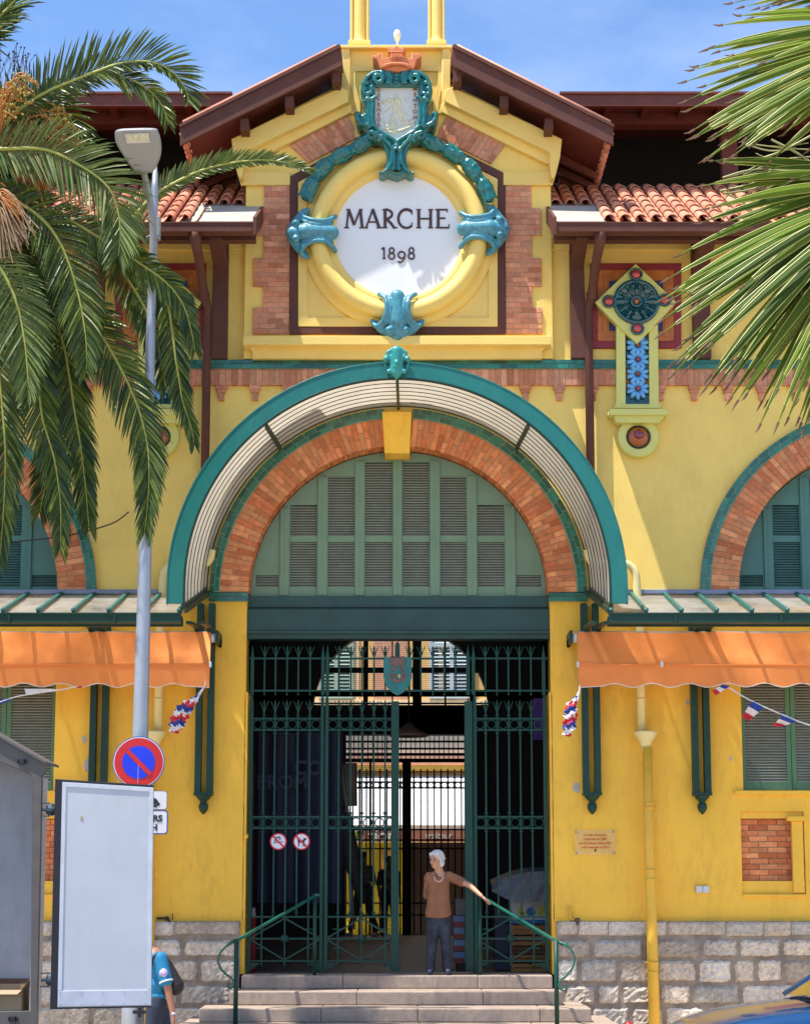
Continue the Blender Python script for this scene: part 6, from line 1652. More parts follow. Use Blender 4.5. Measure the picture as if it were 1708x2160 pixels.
pr = [('c', mp_(332, 2112, -.06), mp_(332, 2112, .06), .12, .12), ('c', mp_(330, 2122, -.08), kA, .11, .085), ('c', kA, aA, .082, .065), ('c', mp_(335, 2122, .08), kB, .11, .085), ('c', kB, aB, .082, .065)]
blob('trousers', pr, M('navy_trousers', (.018,.028,.055), .8, var=.15, bump=.3, bscale=15), man, voxel=.01, sm=2)
pr = []
for a in (aA, aB): pr += [('c', Vector((a.x+.03, a.y, .05)), Vector((a.x-.16, a.y, .045)), .045, .038)]
BKS = M('black_shoes', (.02,.02,.02), .5)
for q_s in pr: blob('shoe', [q_s], BKS, man, voxel=.01, sm=2)
pr = [('c', mp_(350+19*f, 2034+46*f, -.10), mp_(350+19*f, 2034+46*f, .13), .068+.030*f, .068+.030*f) for f in [i/9 for i in range(10)]]+[('c', mp_(356, 2088, -.10), mp_(356, 2088, .13), .07, .07)]
tag(blob('backpack', pr, M('black_cloth', (.012,.011,.014), .8, bump=.3, bscale=20), None, voxel=.012, sm=2), 'black backpack worn by the man in turquoise', 'backpack')
mb = MB(); mb.tube(cr([mp_(360, 2035, -.1), mp_(343, 2012, -.13), mp_(326, 2016, -.19), mp_(318, 2040, -.2)], 4), .016, 8)
bpk = [o for o in bpy.data.objects if o.name.startswith('backpack')][0]; mb.build('shoulder_strap', BLACK, bpk, smooth=True)
mb = MB(); mb.lathe(wA+Vector((0, 0, .02)), [(.031, -.014), (.034, 0), (.031, .014)], axis=(wA-eA).normalized(), n=16); mb.build('wrist_watch', STEEL, man, smooth=True)
pb = wA+Vector((.02, -.02, -.15)); tag(blob('shoulder_pouch', [('c', pb+Vector((-.03, 0, .0)), pb+Vector((.05, 0, -.02)), .055, .05), ('c', pb+Vector((-.03, 0, -.1)), pb+Vector((.04, 0, -.1)), .055, .05)], M('pouch_black', (.012,.012,.015), .7), None, voxel=.01, sm=1), 'small black pouch held by the man in turquoise', 'pouch')

# --- people inside
def passer(px, feet_py, Y, h, label, top, legs, shoe, turn, lean=0, stance=.16, sleeves=False):
    p = P(px, feet_py, Y); x, z = p.x, LAND if Y < FY+.3 else LAND-.35
    if Y > FY: z = P(0, feet_py, Y).z
    k = h/1.75; c = thing('person', label, 'person', (x, Y, z)); R = Euler((0, 0, turn)).to_matrix()
    V = lambda a, b, d: Vector((x, Y, z))+R@Vector((a*k, b*k, d*k))
    hd_ = V(0, -.03, 1.62)
    pr = head_prims(hd_, R, k)+[('c', V(0, 0, 1.56), V(0, 0, 1.42), .055, .06), ('c', V(-.17, 0, 1.40), V(.17, 0, 1.40), .055, .055), ('c', V(0, 0, 1.36), V(0, 0, .98), .12, .13)]
    for s in (-1, 1):
        pr += [('c', V(s*.19, 0, 1.38), V(s*.24, .02, 1.12), .047, .040), ('c', V(s*.24, .02, 1.12), V(s*.24, -.06, .88), .038, .027)]
        pr += hand_prims(V(s*.24, -.06, .88), R@Vector((0, -.2, -1)), R@Vector((-s, 0, 0)), (.3, .35, .4, .4), thumb=s)
        pr += [('c', V(s*.09, 0, .95), V(s*(.09+stance*.4), -.02, .50), .085, .06), ('c', V(s*(.09+stance*.4), -.02, .5), V(s*(.09+stance), 0, .09), .055, .038)]
    b = blob('body', pr, SKIN, c, voxel=.010, sm=2); face_bits(hd_, R, b, k)
    TT = lambda a, bb, d: hd_+R@Vector((a, bb, d))
    blob('hair', [('e', TT(0, .02, .045), (.080, .092, .080), R), ('e', TT(0, .05, .0), (.075, .05, .07), R)], BLACK, c, voxel=.012, sm=2)
    pr = [('c', V(-.16, 0, 1.37), V(.16, 0, 1.37), .075, .075), ('e', V(0, 0, 1.20), (.19, .125, .22)), ('e', V(0, 0, 1.02), (.175, .125, .14))]
    for s in (-1, 1):
        pr += [('c', V(s*.19, 0, 1.37), V(s*.235, .02, 1.14), .062, .056)]
        if sleeves: pr += [('c', V(s*.235, .02, 1.14), V(s*.24, -.05, .86), .055, .05)]
    blob('top', pr, top, c, voxel=.012, sm=2)
    pr = [('c', V(-.07, 0, .96), V(.07, 0, .96), .12, .12)]
    for s in (-1, 1): pr += [('c', V(s*.09, 0, .93), V(s*(.09+stance*.4), -.02, .5), .10, .075), ('c', V(s*(.09+stance*.4), -.02, .5), V(s*(.09+stance), 0, .16), .072, .062)]
    blob('trousers', pr, legs, c, voxel=.012, sm=2)
    pr = []
    for s in (-1, 1): pr += [('c', V(s*(.09+stance), .03, .045), V(s*(.10+stance), -.15, .04), .043, .036)]
    for q_s in pr: blob('shoe', [q_s], shoe, c, voxel=.010, sm=2)
BK = M('black_clothing', (.012,.011,.013), .85); CREAM = M('cream_top', (.55,.52,.40), .8)
passer(766, 1972, 14.6, 1.76, 'person in black trousers and white shoes standing far back by the rear gate', CREAM, BK, M('white_shoes', (.7,.7,.72), .6), math.radians(-30), stance=.22)
passer(820, 1966, 14.9, 1.66, 'dark clothed person beside the rear gate, behind the centre gate stile', BK, BK, BK, math.radians(20), stance=.05)
#passer(893, 2036, 1.6, 1.62, 'figure dressed in black standing in the dark right behind the white haired woman', BK, BK, BK, math.radians(190), stance=.02, sleeves=True)
# =====================================================================  LAMP POST, SIGNS
LY = -3.4
lp = thing('street_lamp', 'grey tapered steel street lamp in front of the left palm', 'street lamp', (P(281, 2150, LY).x, LY, 0))
b0 = P(281, 2140, LY); t0 = P(328, 352, LY); dr = (t0-b0).normalized()
foot = b0+dr*(-(b0.z)/dr.z)
def on(py): v = b0+(t0-b0)*((P(0, py, LY).z-b0.z)/(t0.z-b0.z)); return v
mb = MB(); mb.tube([foot, on(2140), on(1500), on(900), on(500), on(400), on(352)], [.125, .12, .084, .062, .045, .041, .022], 24); mb.build('pole', STEEL, lp, smooth=True)
mb = MB(); mb.lathe(foot, [(.2, 0), (.2, .02), (.12, .03), (.11, .12)], n=20); mb.build('base_plate', STEEL, lp, smooth=True)
A = cr([P(321, 560, LY-.11), P(323, 490, LY-.11), P(318, 430, LY-.15), P(309, 385, LY-.25), P(301, 352, LY-.38)], 6)
mb = MB(); mb.tube(A, [.040-.008*i/len(A) for i in range(len(A))], 14); mb.build('arm', LAMPG, lp, smooth=True)
mb = MB()
for py in (505, 555): v = on(py); mb.lathe(v+Vector((0, -.03, 0)), [(.075, -.02), (.085, 0), (.075, .02)], n=16)
v = on(480); mb.box(v.x+.03, v.x+.075, LY-.05, LY+.05, v.z-.14, v.z+.12); mb.build('clamp', LAMPG, lp, bevel=.006)
# head: seen from below, tilted
hd = [(262, 272), (322, 271), (334, 279), (340, 305), (338, 330), (326, 358), (316, 364), (290, 364), (283, 360), (250, 310), (244, 290), (246, 276)]
hdc = crpx(hd+[hd[0]], 3)[:-1]
n = len(hdc); Yh = LY-.45
mb = MB()
def hp(x, y, d): 
    f = (364-y)/93.; return P(x, y, Yh-.42*f+d)
cxh, cyh = 293, 318
A0 = [hp(x, y, 0) for x, y in hdc]; A1 = [hp(cxh+(x-cxh)*1.02, cyh+(y-cyh)*1.02, .05) for x, y in hdc]; A2 = [hp(cxh+(x-cxh)*.7, cyh+(y-cyh)*.7, .14) for x, y in hdc]; A3 = [hp(cxh+(x-cxh)*.25, cyh+(y-cyh)*.25, .17) for x, y in hdc]; Am = [hp(cxh+(x-cxh)*.93, cyh+(y-cyh)*.93, -.022) for x, y in hdc]
vs = Am+A0+A1+A2+A3; fs = [tuple(range(n))]+[(r*n+i, r*n+(i+1) % n, (r+1)*n+(i+1) % n, (r+1)*n+i) for r in range(4) for i in range(n)]+[tuple(4*n+i for i in reversed(range(n)))]
mb.add(vs, fs); h_ = mb.build('lamp_head', LAMPG, lp, smooth=False, bevel=.004)
q = [(264, 282), (313, 281), (318, 301), (268, 303)]
mb = MB(); mb.hexa([hp(x, y, -.035) for x, y in reversed(q)], [hp(x, y, -.015) for x, y in reversed(q)]); o = mb.build('lamp_glass_frame', M('lamp_frame', (.52,.54,.50), .4), h_)
q = [(268, 285), (309, 284), (314, 298), (272, 299)]
mb = MB(); mb.hexa([hp(x, y, -.039) for x, y in reversed(q)], [hp(x, y, -.034) for x, y in reversed(q)]); mb.build('lamp_glass', M('lamp_glass', (.50,.50,.34), .15, var=.3, scale=30), o)
# no parking sign
SYY = LY-.16; p = P(293, 1608, SYY); k = SC(1608, SYY)
ns = thing('no_parking_sign', 'round blue no parking sign with red rim on the lamp post', 'road sign', p); R = 55*k
def dsc(r, y, name, m, par): mb = MB(); mb.lathe((p.x, y, p.z), [(r, .004), (r, -.001), (0, -.001)], axis=(0, 1, 0), n=64); return mb.build(name, m, par)
SB = M('sign_blue', (.005,.03,.62), .35); SR = M('sign_red_rim', (.50,.01,.012), .35)
dsc(R, SYY+.004, 'sign_edge', M('sign_edge', (.03,.09,.30), .4), ns); dsc(R*.965, SYY-.002, 'white_rim', WHITEP, ns); dsc(R*.93, SYY-.006, 'red_ring', SR, ns); bf = dsc(R*.63, SYY-.010, 'blue_face', SB, ns)
d_ = R*.66; wv = R*.085; q2 = 1/math.sqrt(2)
plate('red_bar', [[(p.x-d_*q2-wv*q2, p.z+d_*q2-wv*q2), (p.x+d_*q2-wv*q2, p.z-d_*q2-wv*q2), (p.x+d_*q2+wv*q2, p.z-d_*q2+wv*q2), (p.x-d_*q2+wv*q2, p.z+d_*q2+wv*q2)]], SYY-.016, SYY-.012, SR, ns)
mb = MB(); mb.box(p.x-.04, p.x+.10, SYY+.01, LY, p.z+.08, p.z+.11); mb.box(p.x-.04, p.x+.10, SYY+.01, LY, p.z-.11, p.z-.08); mb.build('sign_clamp', STEEL, ns)
mb = MB(); mb.tube([(p.x, SYY-.014, p.z+.02), (p.x-.002, SYY-.014, p.z-R*.8)], .002, 5); mb.build('paint_streak', WHITEP, ns)
def rrect(x0, y0, x1, y1, r, Y, n=5):
    a, b = XZ(x0, (y0+y1)/2, Y)[0], XZ(x1, (y0+y1)/2, Y)[0]; z0, z1 = P(0, y1, Y).z, P(0, y0, Y).z; o = []
    for cx_, cz_, s in ((b-r, z1-r, 0), (a+r, z1-r, 90), (a+r, z0+r, 180), (b-r, z0+r, 270)):
        for i in range(n+1): t = math.radians(s+90*i/n); o.append((cx_+r*math.cos(t), cz_+r*math.sin(t)))
    return o
PY_ = SYY
tw = thing('tow_away_plate', 'small white plate with black car pictogram under the no parking sign', 'sign plate', P(300, 1688, PY_))
plate('plate_edge', [rrect(248, 1668, 353, 1708, .03, PY_)], PY_, PY_+.006, M('plate_edge', (.05,.06,.12), .4), tw)
pf = plate('plate_face', [rrect(249, 1669.2, 352, 1706.8, .028, PY_-.002)], PY_-.004, PY_-.001, WHITEP, tw)
car = [(296, 1700), (296, 1693), (303, 1689), (310, 1683), (324, 1682), (331, 1686), (335, 1692), (338, 1695), (337, 1699), (333, 1700), (331, 1696), (326, 1696), (324, 1700), (309, 1700), (306, 1696), (302, 1697), (300, 1700)]
plate('car_pictogram', [pp(car, PY_-.005)], PY_-.008, PY_-.005, BLACK, pf)
mb = MB()
for x in (303.5, 328.5): v = P(x, 1700, PY_-.008); mb.lathe(v, [(.018, .002), (.018, -.002), (0, -.002)], axis=(0, 1, 0), n=14)
mb.build('car_wheels', BLACK, pf)
hp_ = thing('hours_plate', 'white plate with blue border and black letters below the car plate', 'sign plate', P(300, 1735, PY_))
plate('plate_border', [rrect(246, 1709, 354.5, 1760, .035, PY_)], PY_, PY_+.006, M('plate_blue', (.02,.05,.32), .4), hp_)
pf = plate('plate_face', [rrect(249, 1711.5, 352, 1757.5, .028, PY_-.002)], PY_-.004, PY_-.001, WHITEP, hp_)
text('plate_text', 'RS', .095, (P(333, 1727, PY_).x, PY_-.006, P(0, 1727, PY_).z), BLACK, pf, off=.003)
text('plate_text', 'H', .095, (P(326, 1746, PY_).x, PY_-.006, P(0, 1746, PY_).z), BLACK, pf, off=.003)

# =====================================================================  OPEN CASE ON THE LEFT
KY = -9.0
cs = thing('display_case', 'grey metal street case standing open with white inside, at the left edge', 'display case', (P(-20, 1900, KY).x, KY, 0))
CSM = M('case_grey', (.12,.105,.095), .55, metal=.2, var=.12); CSI = M('case_inside', (.42,.41,.43), .6, var=.08, scale=4, stain=.5, stain_col=(.25,.22,.20))
kx = lambda x, y=1900, Y=KY: P(x, y, Y).x; kz = lambda y, Y=KY: P(0, y, Y).z
oL = -150
outl = [(oL, 2300), (79, 2300), (80, 2100), (89, 1640), (99, 1624), (99, 1612), (0, 1556), (-60, 1520), (-110, 1512), (oL-60, 1540)]
innl = [(oL+25, 2136), (64, 2133), (69, 1640), (60, 1632), (0, 1606), (-60, 1575), (oL+25, 1570)]
fz_ = kz(2300)
plate('case_frame', [pp(outl, KY), pp(innl, KY)], KY, KY+.05, CSM, cs, bev=.004)
plate('case_back', [pp([(oL+20, 2140), (72, 2140), (72, 1636), (0, 1590), (-60, 1556), (oL+20, 1552)], KY+.42)], KY+.42, KY+.46, CSI, cs)
mb = MB(); X = kx(66, 1900); mb.box(X, X+.02, KY+.051, KY+.42, kz(2140), kz(1636)); mb.box(kx(oL+10), kx(oL+14), KY+.051, KY+.42, kz(2140), kz(1560)); mb.box(kx(oL+14), X-.001, KY+.051, KY+.42, kz(2145), kz(2135)); mb.build('case_side', CSI, cs)
tp_ = [(99, 1612), (0, 1556), (-60, 1520), (-110, 1512), (oL-60, 1540)]
mb = MB()
for a, b in zip(tp_[:-1], tp_[1:]): A_, B_ = P(*a, KY), P(*b, KY); mb.hexa([(A_.x, KY-.03, A_.z), (B_.x, KY-.03, B_.z), (B_.x, KY-.03, B_.z+.02), (A_.x, KY-.03, A_.z+.02)], [(A_.x, KY+.5, A_.z), (B_.x, KY+.5, B_.z), (B_.x, KY+.5, B_.z+.02), (A_.x, KY+.5, A_.z+.02)])
mb.build('case_roof', CSM, cs)
mb = MB()
for px_, py in ((47, 1606), (28, 2149)): v = P(px_, py, KY-.01); mb.box(v.x-.02, v.x+.02, KY-.03, KY, v.z-.02, v.z+.02); mb.box(v.x-.035, v.x-.025, KY-.025, KY, v.z-.015, v.z+.015); mb.box(v.x+.025, v.x+.035, KY-.025, KY, v.z-.015, v.z+.015)
mb.build('latch', BLACK, cs, bevel=.003)
mb = MB(); mb.box(kx(-90), kx(30), KY+.1, KY+.4, 0, kz(2290)+.1); mb.build('case_foot', CSM, cs)
# door leaf, swung open
def dP(x, y, d=0):                       # door plane turns away to the right
    f = (x-112)/215.; return P(x, y, KY-.05+.16*f+d)
dc = [(117, 1643), (325, 1656), (320, 2125), (106, 2129)]
D_ = [dP(*q) for q in dc]; Db = [v+Vector((-.012, .09, 0)) for v in D_]
mb = MB(); mb.hexa([D_[3], D_[2], D_[1], D_[0]], [Db[3], Db[2], Db[1], Db[0]]); dr_ = mb.build('case_door', BLACK, cs, bevel=.004)
def dq(u, v, d): a = D_[0]+(D_[1]-D_[0])*u; b = D_[3]+(D_[2]-D_[3])*u; r = a+(b-a)*v; r = r.copy(); r.y += d; return r
def dface(u0, v0, u1, v1, d0, d1, name, m):
    mb = MB(); mb.hexa([dq(u0, v1, d0), dq(u1, v1, d0), dq(u1, v0, d0), dq(u0, v0, d0)], [dq(u0, v1, d1), dq(u1, v1, d1), dq(u1, v0, d1), dq(u0, v0, d1)]); return mb.build(name, m, dr_, bevel=.002)
dface(.075, .012, .998, .992, -.006, -.001, 'door_panel', WHITEP)
dface(.075, .012, .115, .92, -.012, -.0062, 'door_trim', M('alu_trim', (.66,.67,.71), .4)); dface(.96, .012, .998, .92, -.012, -.0062, 'door_trim', M('alu_trim', (.66,.67,.71), .4)); dface(.1155, .012, .9595, .032, -.012, -.0062, 'door_trim', M('alu_trim', (.66,.67,.71), .4)); dface(.08, .922, .998, .988, -.012, -.0062, 'kick_strip', M('alu_strip', (.60,.61,.67), .4, stain=.5, stain_col=(.4,.4,.45)))
mb = MB()
for i in range(5):
    for v in (.93, .98): mb.ball(dq(.1+.21*i, v, -.013), .004, 6)
mb.build('rivets', STEEL, dr_)
mb = MB(); mb.ball(dq(.27, .165, -.007), (.012, .002, .022), 8); mb.build('glue_mark', M('glue', (.5,.42,.28), .8), dr_)
mb = MB()
for py in (1708, 2067):
    a = P(88, py, KY+.02); b = dP(118, py, .03); mb.tube([a, a+(b-a)*.4], .012, 8); mb.lathe(a+(b-a)*.35, [(.03, 0), (.05, .02), (.05, .05), (.03, .07)], axis=(1, 0, 0), n=14); mb.tube([a+(b-a)*.6, b], .03, 10)
    mb.box(a.x-.005, a.x+.06, KY-.0, KY+.04, a.z-.055, a.z-.045); mb.box(a.x-.005, a.x+.06, KY-.0, KY+.04, a.z+.045, a.z+.055)
mb.build('door_hinge', M('hinge_steel', (.06,.08,.10), .35, metal=.6), cs)
mb = MB(); v = P(295, 2134, KY); mb.box(v.x-.05, v.x+.05, KY-.02, KY+.01, v.z-.015, v.z+.01); mb.tube([v+Vector((0, 0, -.04)), v+Vector((0, 0, .03))], .015, 8); mb.build('door_stay', BLACK, dr_)
# cardboard box in the case
CB = M('cardboard', (.36,.25,.15), .85, var=.08); CBD = M('cardboard_inner', (.11,.06,.04), .9)
bxo = thing('cardboard_box', 'open cardboard box with raised flaps inside the grey case', 'cardboard box', (kx(10), KY+.2, kz(2133)))
X0, X1 = P(-70, 2100, KY+.08).x, P(46, 2100, KY+.08).x; z0 = kz(2135)+.0; z1 = P(0, 2088, KY+.08).z
mb = MB(); mb.box(X0, X1, KY+.08, KY+.085, z0, z1); mb.box(X0, X1, KY+.36, KY+.365, z0, z1+.03); mb.box(X1-.005, X1+.0, KY+.086, KY+.36, z0, z1+.02); mb.box(X0, X0+.005, KY+.086, KY+.36, z0, z1); mb.build('box_walls', CB, bxo)
mb = MB(); mb.hexa([(X0, KY+.36, z1), (X1, KY+.36, z1), (X1, KY+.364, z1), (X0, KY+.364, z1)], [(X0, KY+.37, z1+.07), (X1, KY+.37, z1+.07), (X1, KY+.374, z1+.07), (X0, KY+.374, z1+.07)]); mb.build('back_flap', CBD, bxo)
mb = MB(); mb.hexa([(X1-.005, KY+.09, z1), (X1+.0, KY+.09, z1), (X1, KY+.34, z1), (X1-.005, KY+.34, z1)], [(X1+.07, KY+.07, z1+.10), (X1+.075, KY+.07, z1+.10), (X1+.10, KY+.3, z1+.08), (X1+.095, KY+.3, z1+.08)])
mb.hexa([(X0, KY+.078, z1-.002), (X1, KY+.078, z1-.002), (X1, KY+.082, z1), (X0, KY+.082, z1)], [(X0, KY+.02, z1-.03), (X1-.02, KY+.02, z1-.03), (X1-.02, KY+.024, z1-.027), (X0, KY+.024, z1-.027)]); mb.build('box_flap', CB, bxo)

# =====================================================================  BUNTING
FB, FW, FR_ = M('flag_blue', (.015,.05,.32), .7, transl=.2), M('flag_white', (.72,.72,.76), .7, transl=.2), M('flag_red', (.62,.02,.03), .7, transl=.2)
def flag(quads, par, Y):        # quads: near-string edge a,b ; far edge c,d (picture)
    a, b, c, d = quads; o = None
    for i, m in enumerate((FB, FW, FR_)):
        f0, f1 = i/3, (i+1)/3; vs = []
        for f in (f0, (f0+f1)/2, f1):
            for g_ in (0, .5, 1):
                x = (a[0]+(b[0]-a[0])*g_)*(1-f)+(d[0]+(c[0]-d[0])*g_)*f; y = (a[1]+(b[1]-a[1])*g_)*(1-f)+(d[1]+(c[1]-d[1])*g_)*f
                vs.append(P(x, y, Y-.03*math.sin(f*5+g_*2)))
        mb = MB(); mb.add(vs, [(r*3+k, r*3+k+1, (r+1)*3+k+1, (r+1)*3+k) for r in range(2) for k in range(2)])
        if o is None: o = mb.build('flag', m, par, smooth=True)
        else: mb.build('flag_stripe', m, o, smooth=True)
BYY = -.85
bn = thing('bunting', 'string of small tricolour flags hanging from the right awning', 'bunting', P(1600, 1490, BYY), 'tricolour bunting')
V = cr([P(1530, 1447, BYY), P(1581, 1477, BYY), P(1643, 1505, BYY), P(1708, 1530, BYY), P(1800, 1550, BYY), P(1900, 1540, BYY)], 5)
mb = MB(); mb.tube(V, .009, 6); mb.build('string', WHITEP, bn)
flag([(1585, 1478), (1610, 1493), (1578, 1521), (1563, 1513)], bn, BYY); flag([(1650, 1509), (1679, 1523), (1645, 1533), (1628, 1531)], bn, BYY); flag([(1539, 1447), (1523, 1444), (1500, 1457), (1508, 1467)], bn, BYY); flag([(1735, 1537), (1760, 1544), (1752, 1580), (1732, 1572)], bn, BYY)
bn = thing('bunting', 'string of small flags under the left awning in front of the shutters', 'bunting', P(80, 1465, BYY), 'tricolour bunting')
V = cr([P(165, 1447, BYY), P(130, 1455, BYY), P(60, 1465, BYY), P(20, 1474, BYY), P(-50, 1500, BYY)], 5)
mb = MB(); mb.tube(V, .008, 6); mb.build('string', WHITEP, bn)
mb = MB(); mb.add([P(52, 1453, BYY), P(110, 1453, BYY-.03), P(128, 1455, BYY), P(70, 1463, BYY+.02), P(56, 1466, BYY)], [(0,1,2,3,4)]); mb.build('white_flag', FW, bn)
mb = MB(); mb.add([P(24, 1474, BYY), P(22, 1479, BYY), P(0, 1486, BYY), P(-20, 1483, BYY), P(-5, 1475, BYY)], [(0,1,2,3,4)]); mb.build('blue_flag', FB, bn)
mb = MB(); mb.add([P(160, 1447, BYY), P(175, 1447, BYY), P(172, 1451, BYY), P(163, 1451, BYY)], [(0,1,2,3)]); mb.build('red_flag', FR_, bn)
FLAGM = bpy.data.materials.new('tricolour_cloth'); FLAGM.use_nodes = True
_a = FLAGM.node_tree.nodes.new('ShaderNodeAttribute'); _a.attribute_name = 'Col'; _b = FLAGM.node_tree.nodes['Principled BSDF']; _b.inputs['Roughness'].default_value = .7
FLAGM.node_tree.links.new(_a.outputs['Color'], _b.inputs['Base Color'])
def bundle(pts, w0, label, seed):
    random.seed(seed); Y = BYY-.02; c = thing('flag_bundle', label, 'bunting', P(pts[0][0], pts[0][1], Y), 'crumpled flag bundles')
    V = cr([P(x, y, Y) for x, y in pts], 10); n = len(V); K = 14
    cols = ((.012,.04,.26), (.70,.70,.74), (.58,.02,.03)); vs = []; mb = MB(); ra = [random.uniform(.55, 1.25) for _ in range(K*n)]
    for i in range(n):
        f = i/(n-1); w = w0*(.16+.95*min(1, max(0, f-.12)*2.6))*(1 if f < .9 else .6); d = (V[min(i+1, n-1)]-V[max(i-1, 0)]).normalized(); nr = Vector((-d.z, 0, d.x))
        for k in range(K):
            a = 2*PI*k/K+f*2.5; r = w*(1 if k % 2 else .80)*(.8+.2*math.sin(i*.9+k*1.7))*(.85+.15*ra[i*K+k]); vs.append(V[i]+nr*math.cos(a)*r+Vector((0, math.sin(a)*r, 0)))
    for i in range(n-1):
        for k in range(K):
            b = int(i*.21+k*.21+.3*math.sin(k*2.1)) % 3; q = [vs[i*K+k], vs[i*K+(k+1) % K], vs[(i+1)*K+(k+1) % K], vs[(i+1)*K+k]]; mb.add(q, [(0,1,2,3)], cols[b])
    o = mb.build('folded_flags', FLAGM, c)
    mb = MB(); mb.tube([V[0]+Vector((.0, 0, .06)), V[0], V[n//6]], [.006, .012, .02], 6); mb.build('cord', FW, c)
bundle([(433, 1447), (415, 1472), (398, 1488), (384, 1505), (374, 1525), (366, 1545)], .105, 'crumpled tricolour flags hanging from the end of the left awning', 3)
bundle([(1222, 1456), (1216, 1472), (1205, 1488), (1203, 1508), (1200, 1530), (1194, 1552)], .09, 'crumpled tricolour flags hanging from the end of the right awning', 8)

# =====================================================================  CAR
CRY = -6.3
CB_ = M('car_blue', (.008,.06,.17), .18, metal=.35, coat=1, var=.02); GLS = M('car_glass', (.03,.04,.035), .04, spec=.9, coat=1); RUB = M('rubber', (.02,.02,.02), .8)
cx0 = P(1502, 2160, CRY).x
cr_o = thing('parked_car', 'blue car with its bonnet and windscreen corner in the bottom right', 'car', (cx0+2, CRY+.8, 0))
def stn(x, zb, zt, w, bulge=.06, n=14):   # ring of points at station x (car runs along +x from the nose)
    pts = []
    prof = [(-1, zb), (-1.0, zb+.25*(zt-zb)), (-1.0-.0, zb+.55*(zt-zb)), (-.965, zb+.80*(zt-zb)), (-.86, zb+.94*(zt-zb)), (-.6, zt-.012), (-.25, zt), (.25, zt), (.6, zt-.012), (.86, zb+.94*(zt-zb)), (.965, zb+.80*(zt-zb)), (1.0, zb+.55*(zt-zb)), (1.0, zb+.25*(zt-zb)), (1, zb)]
    return [Vector((cx0+x, CRY+.82+u*w/2, z)) for u, z in prof]
st = [(-.30, .30, .52, 1.20), (-.27, .24, .66, 1.40), (-.15, .20, .74, 1.58), (.05, .18, .81, 1.66), (.35, .18, .885, 1.70), (.70, .18, .93, 1.72), (1.0, .18, .965, 1.73), (1.25, .18, .99, 1.74), (1.8, .18, 1.0, 1.75), (2.6, .18, 1.01, 1.75), (3.3, .18, 1.03, 1.73), (3.6, .2, 1.02, 1.68), (3.72, .25, .95, 1.60), (3.76, .32, .8, 1.5)]
vs = []; 
for q in st: vs += stn(*q)
n = 14; fs = [(r*n+i, r*n+i+1, (r+1)*n+i+1, (r+1)*n+i) for r in range(len(st)-1) for i in range(n-1)]+[tuple(range(n)), tuple((len(st)-1)*n+i for i in reversed(range(n)))]+[(r*n, (r+1)*n, (r+1)*n+n-1, r*n+n-1) for r in range(len(st)-1)]
mb = MB(); mb.add(vs, fs); bd = mb.build('car_body', CB_, cr_o, smooth=True); sd = bd.modifiers.new('s', 'SUBSURF'); sd.levels = sd.render_levels = 2
# cabin (glass) and roof
def cab(x, z, w): return [Vector((cx0+x, CRY+.82-w/2, z)), Vector((cx0+x, CRY+.82-w*.3, z+.02)), Vector((cx0+x, CRY+.82, z+.03)), Vector((cx0+x, CRY+.82+w*.3, z+.02)), Vector((cx0+x, CRY+.82+w/2, z))]
a, b, c2, d = cab(.98, .955, 1.56), cab(1.62, 1.40, 1.18), cab(2.7, 1.44, 1.16), cab(3.45, 1.02, 1.44)
def lo(*rows):
    mb = MB(); vs = [v for r in rows for v in r]; k = len(rows[0]); mb.add(vs, [(r*k+i, r*k+i+1, (r+1)*k+i+1, (r+1)*k+i) for r in range(len(rows)-1) for i in range(k-1)]); return mb
ws = lo(a, b).build('windscreen', GLS, cr_o, smooth=True)
lo(b, c2).build('car_roof', CB_, cr_o, smooth=True); lo(c2, d).build('rear_window', GLS, cr_o, smooth=True)
for i in (0, 4):
    mb = MB(); base = [Vector((v.x, CRY+.82+(-.80 if i == 0 else .80), .985)) for v in (a[i], Vector((cx0+3.45, 0, 0)))]
    mb.add([base[0], b[i], c2[i], base[1]], [(0,1,2,3)]); mb.build('side_window', GLS, cr_o)
    mb = MB(); mb.tube([a[i], b[i]], .025, 8); mb.tube([b[i], c2[i]], .022, 8); mb.tube([c2[i], d[i]], .03, 8)
    m_ = (b[i]+c2[i])/2; mb.tube([m_, Vector((m_.x, base[0].y, .98))], .025, 8); mb.build('window_pillar', CB_, cr_o, smooth=True)
for x in (.42, 2.95):
    for y in (CRY+.03, CRY+1.60):
        s_ = -1 if y < CRY+.5 else 1
        mb = MB(); mb.lathe((cx0+x, y, .31), [(.0, -.09), (.22, -.09), (.31, -.07), (.315, 0), (.31, .07), (.22, .09), (0, .09)], axis=(0, 1, 0), n=32); wh = mb.build('wheel', RUB, cr_o, smooth=True)
        mb = MB(); mb.lathe((cx0+x, y+s_*.085, .31), [(.21, 0), (.20, s_*.012), (.05, s_*.008), (0, s_*.02)], axis=(0, 1, 0), n=24); mb.build('rim', STEEL, wh, smooth=True)
for y in (CRY+.22, CRY+1.42): mb = MB(); mb.ball((cx0-.19, y, .62), (.09, .14, .06), 14); mb.build('headlight', M('headlight', (.6,.62,.65), .1, coat=1), cr_o, smooth=True)
mb = MB(); wa = Vector((cx0+.97, CRY+.30, .985)); mb.tube([wa, wa+Vector((.02, -.10, .02)), wa+Vector((-.06, -.02, .035)), wa+Vector((-.16, .15, .01))], .014, 8); mb.tube([wa+Vector((.04, -.14, .03)), wa+Vector((.12, .35, .10)), wa+Vector((.16, .6, .13))], .009, 6); mb.ball(wa+Vector((-.02, 0, .0)), (.05, .04, .03)); mb.build('wiper', BLACK, cr_o, smooth=True)
for y, s_ in ((CRY-.04, -1), (CRY+1.68, 1)): mb = MB(); mb.ball((cx0+1.35, y-.04*(-s_), 1.05), (.06, .10, .07), 12); mb.build('mirror', CB_, cr_o, smooth=True)
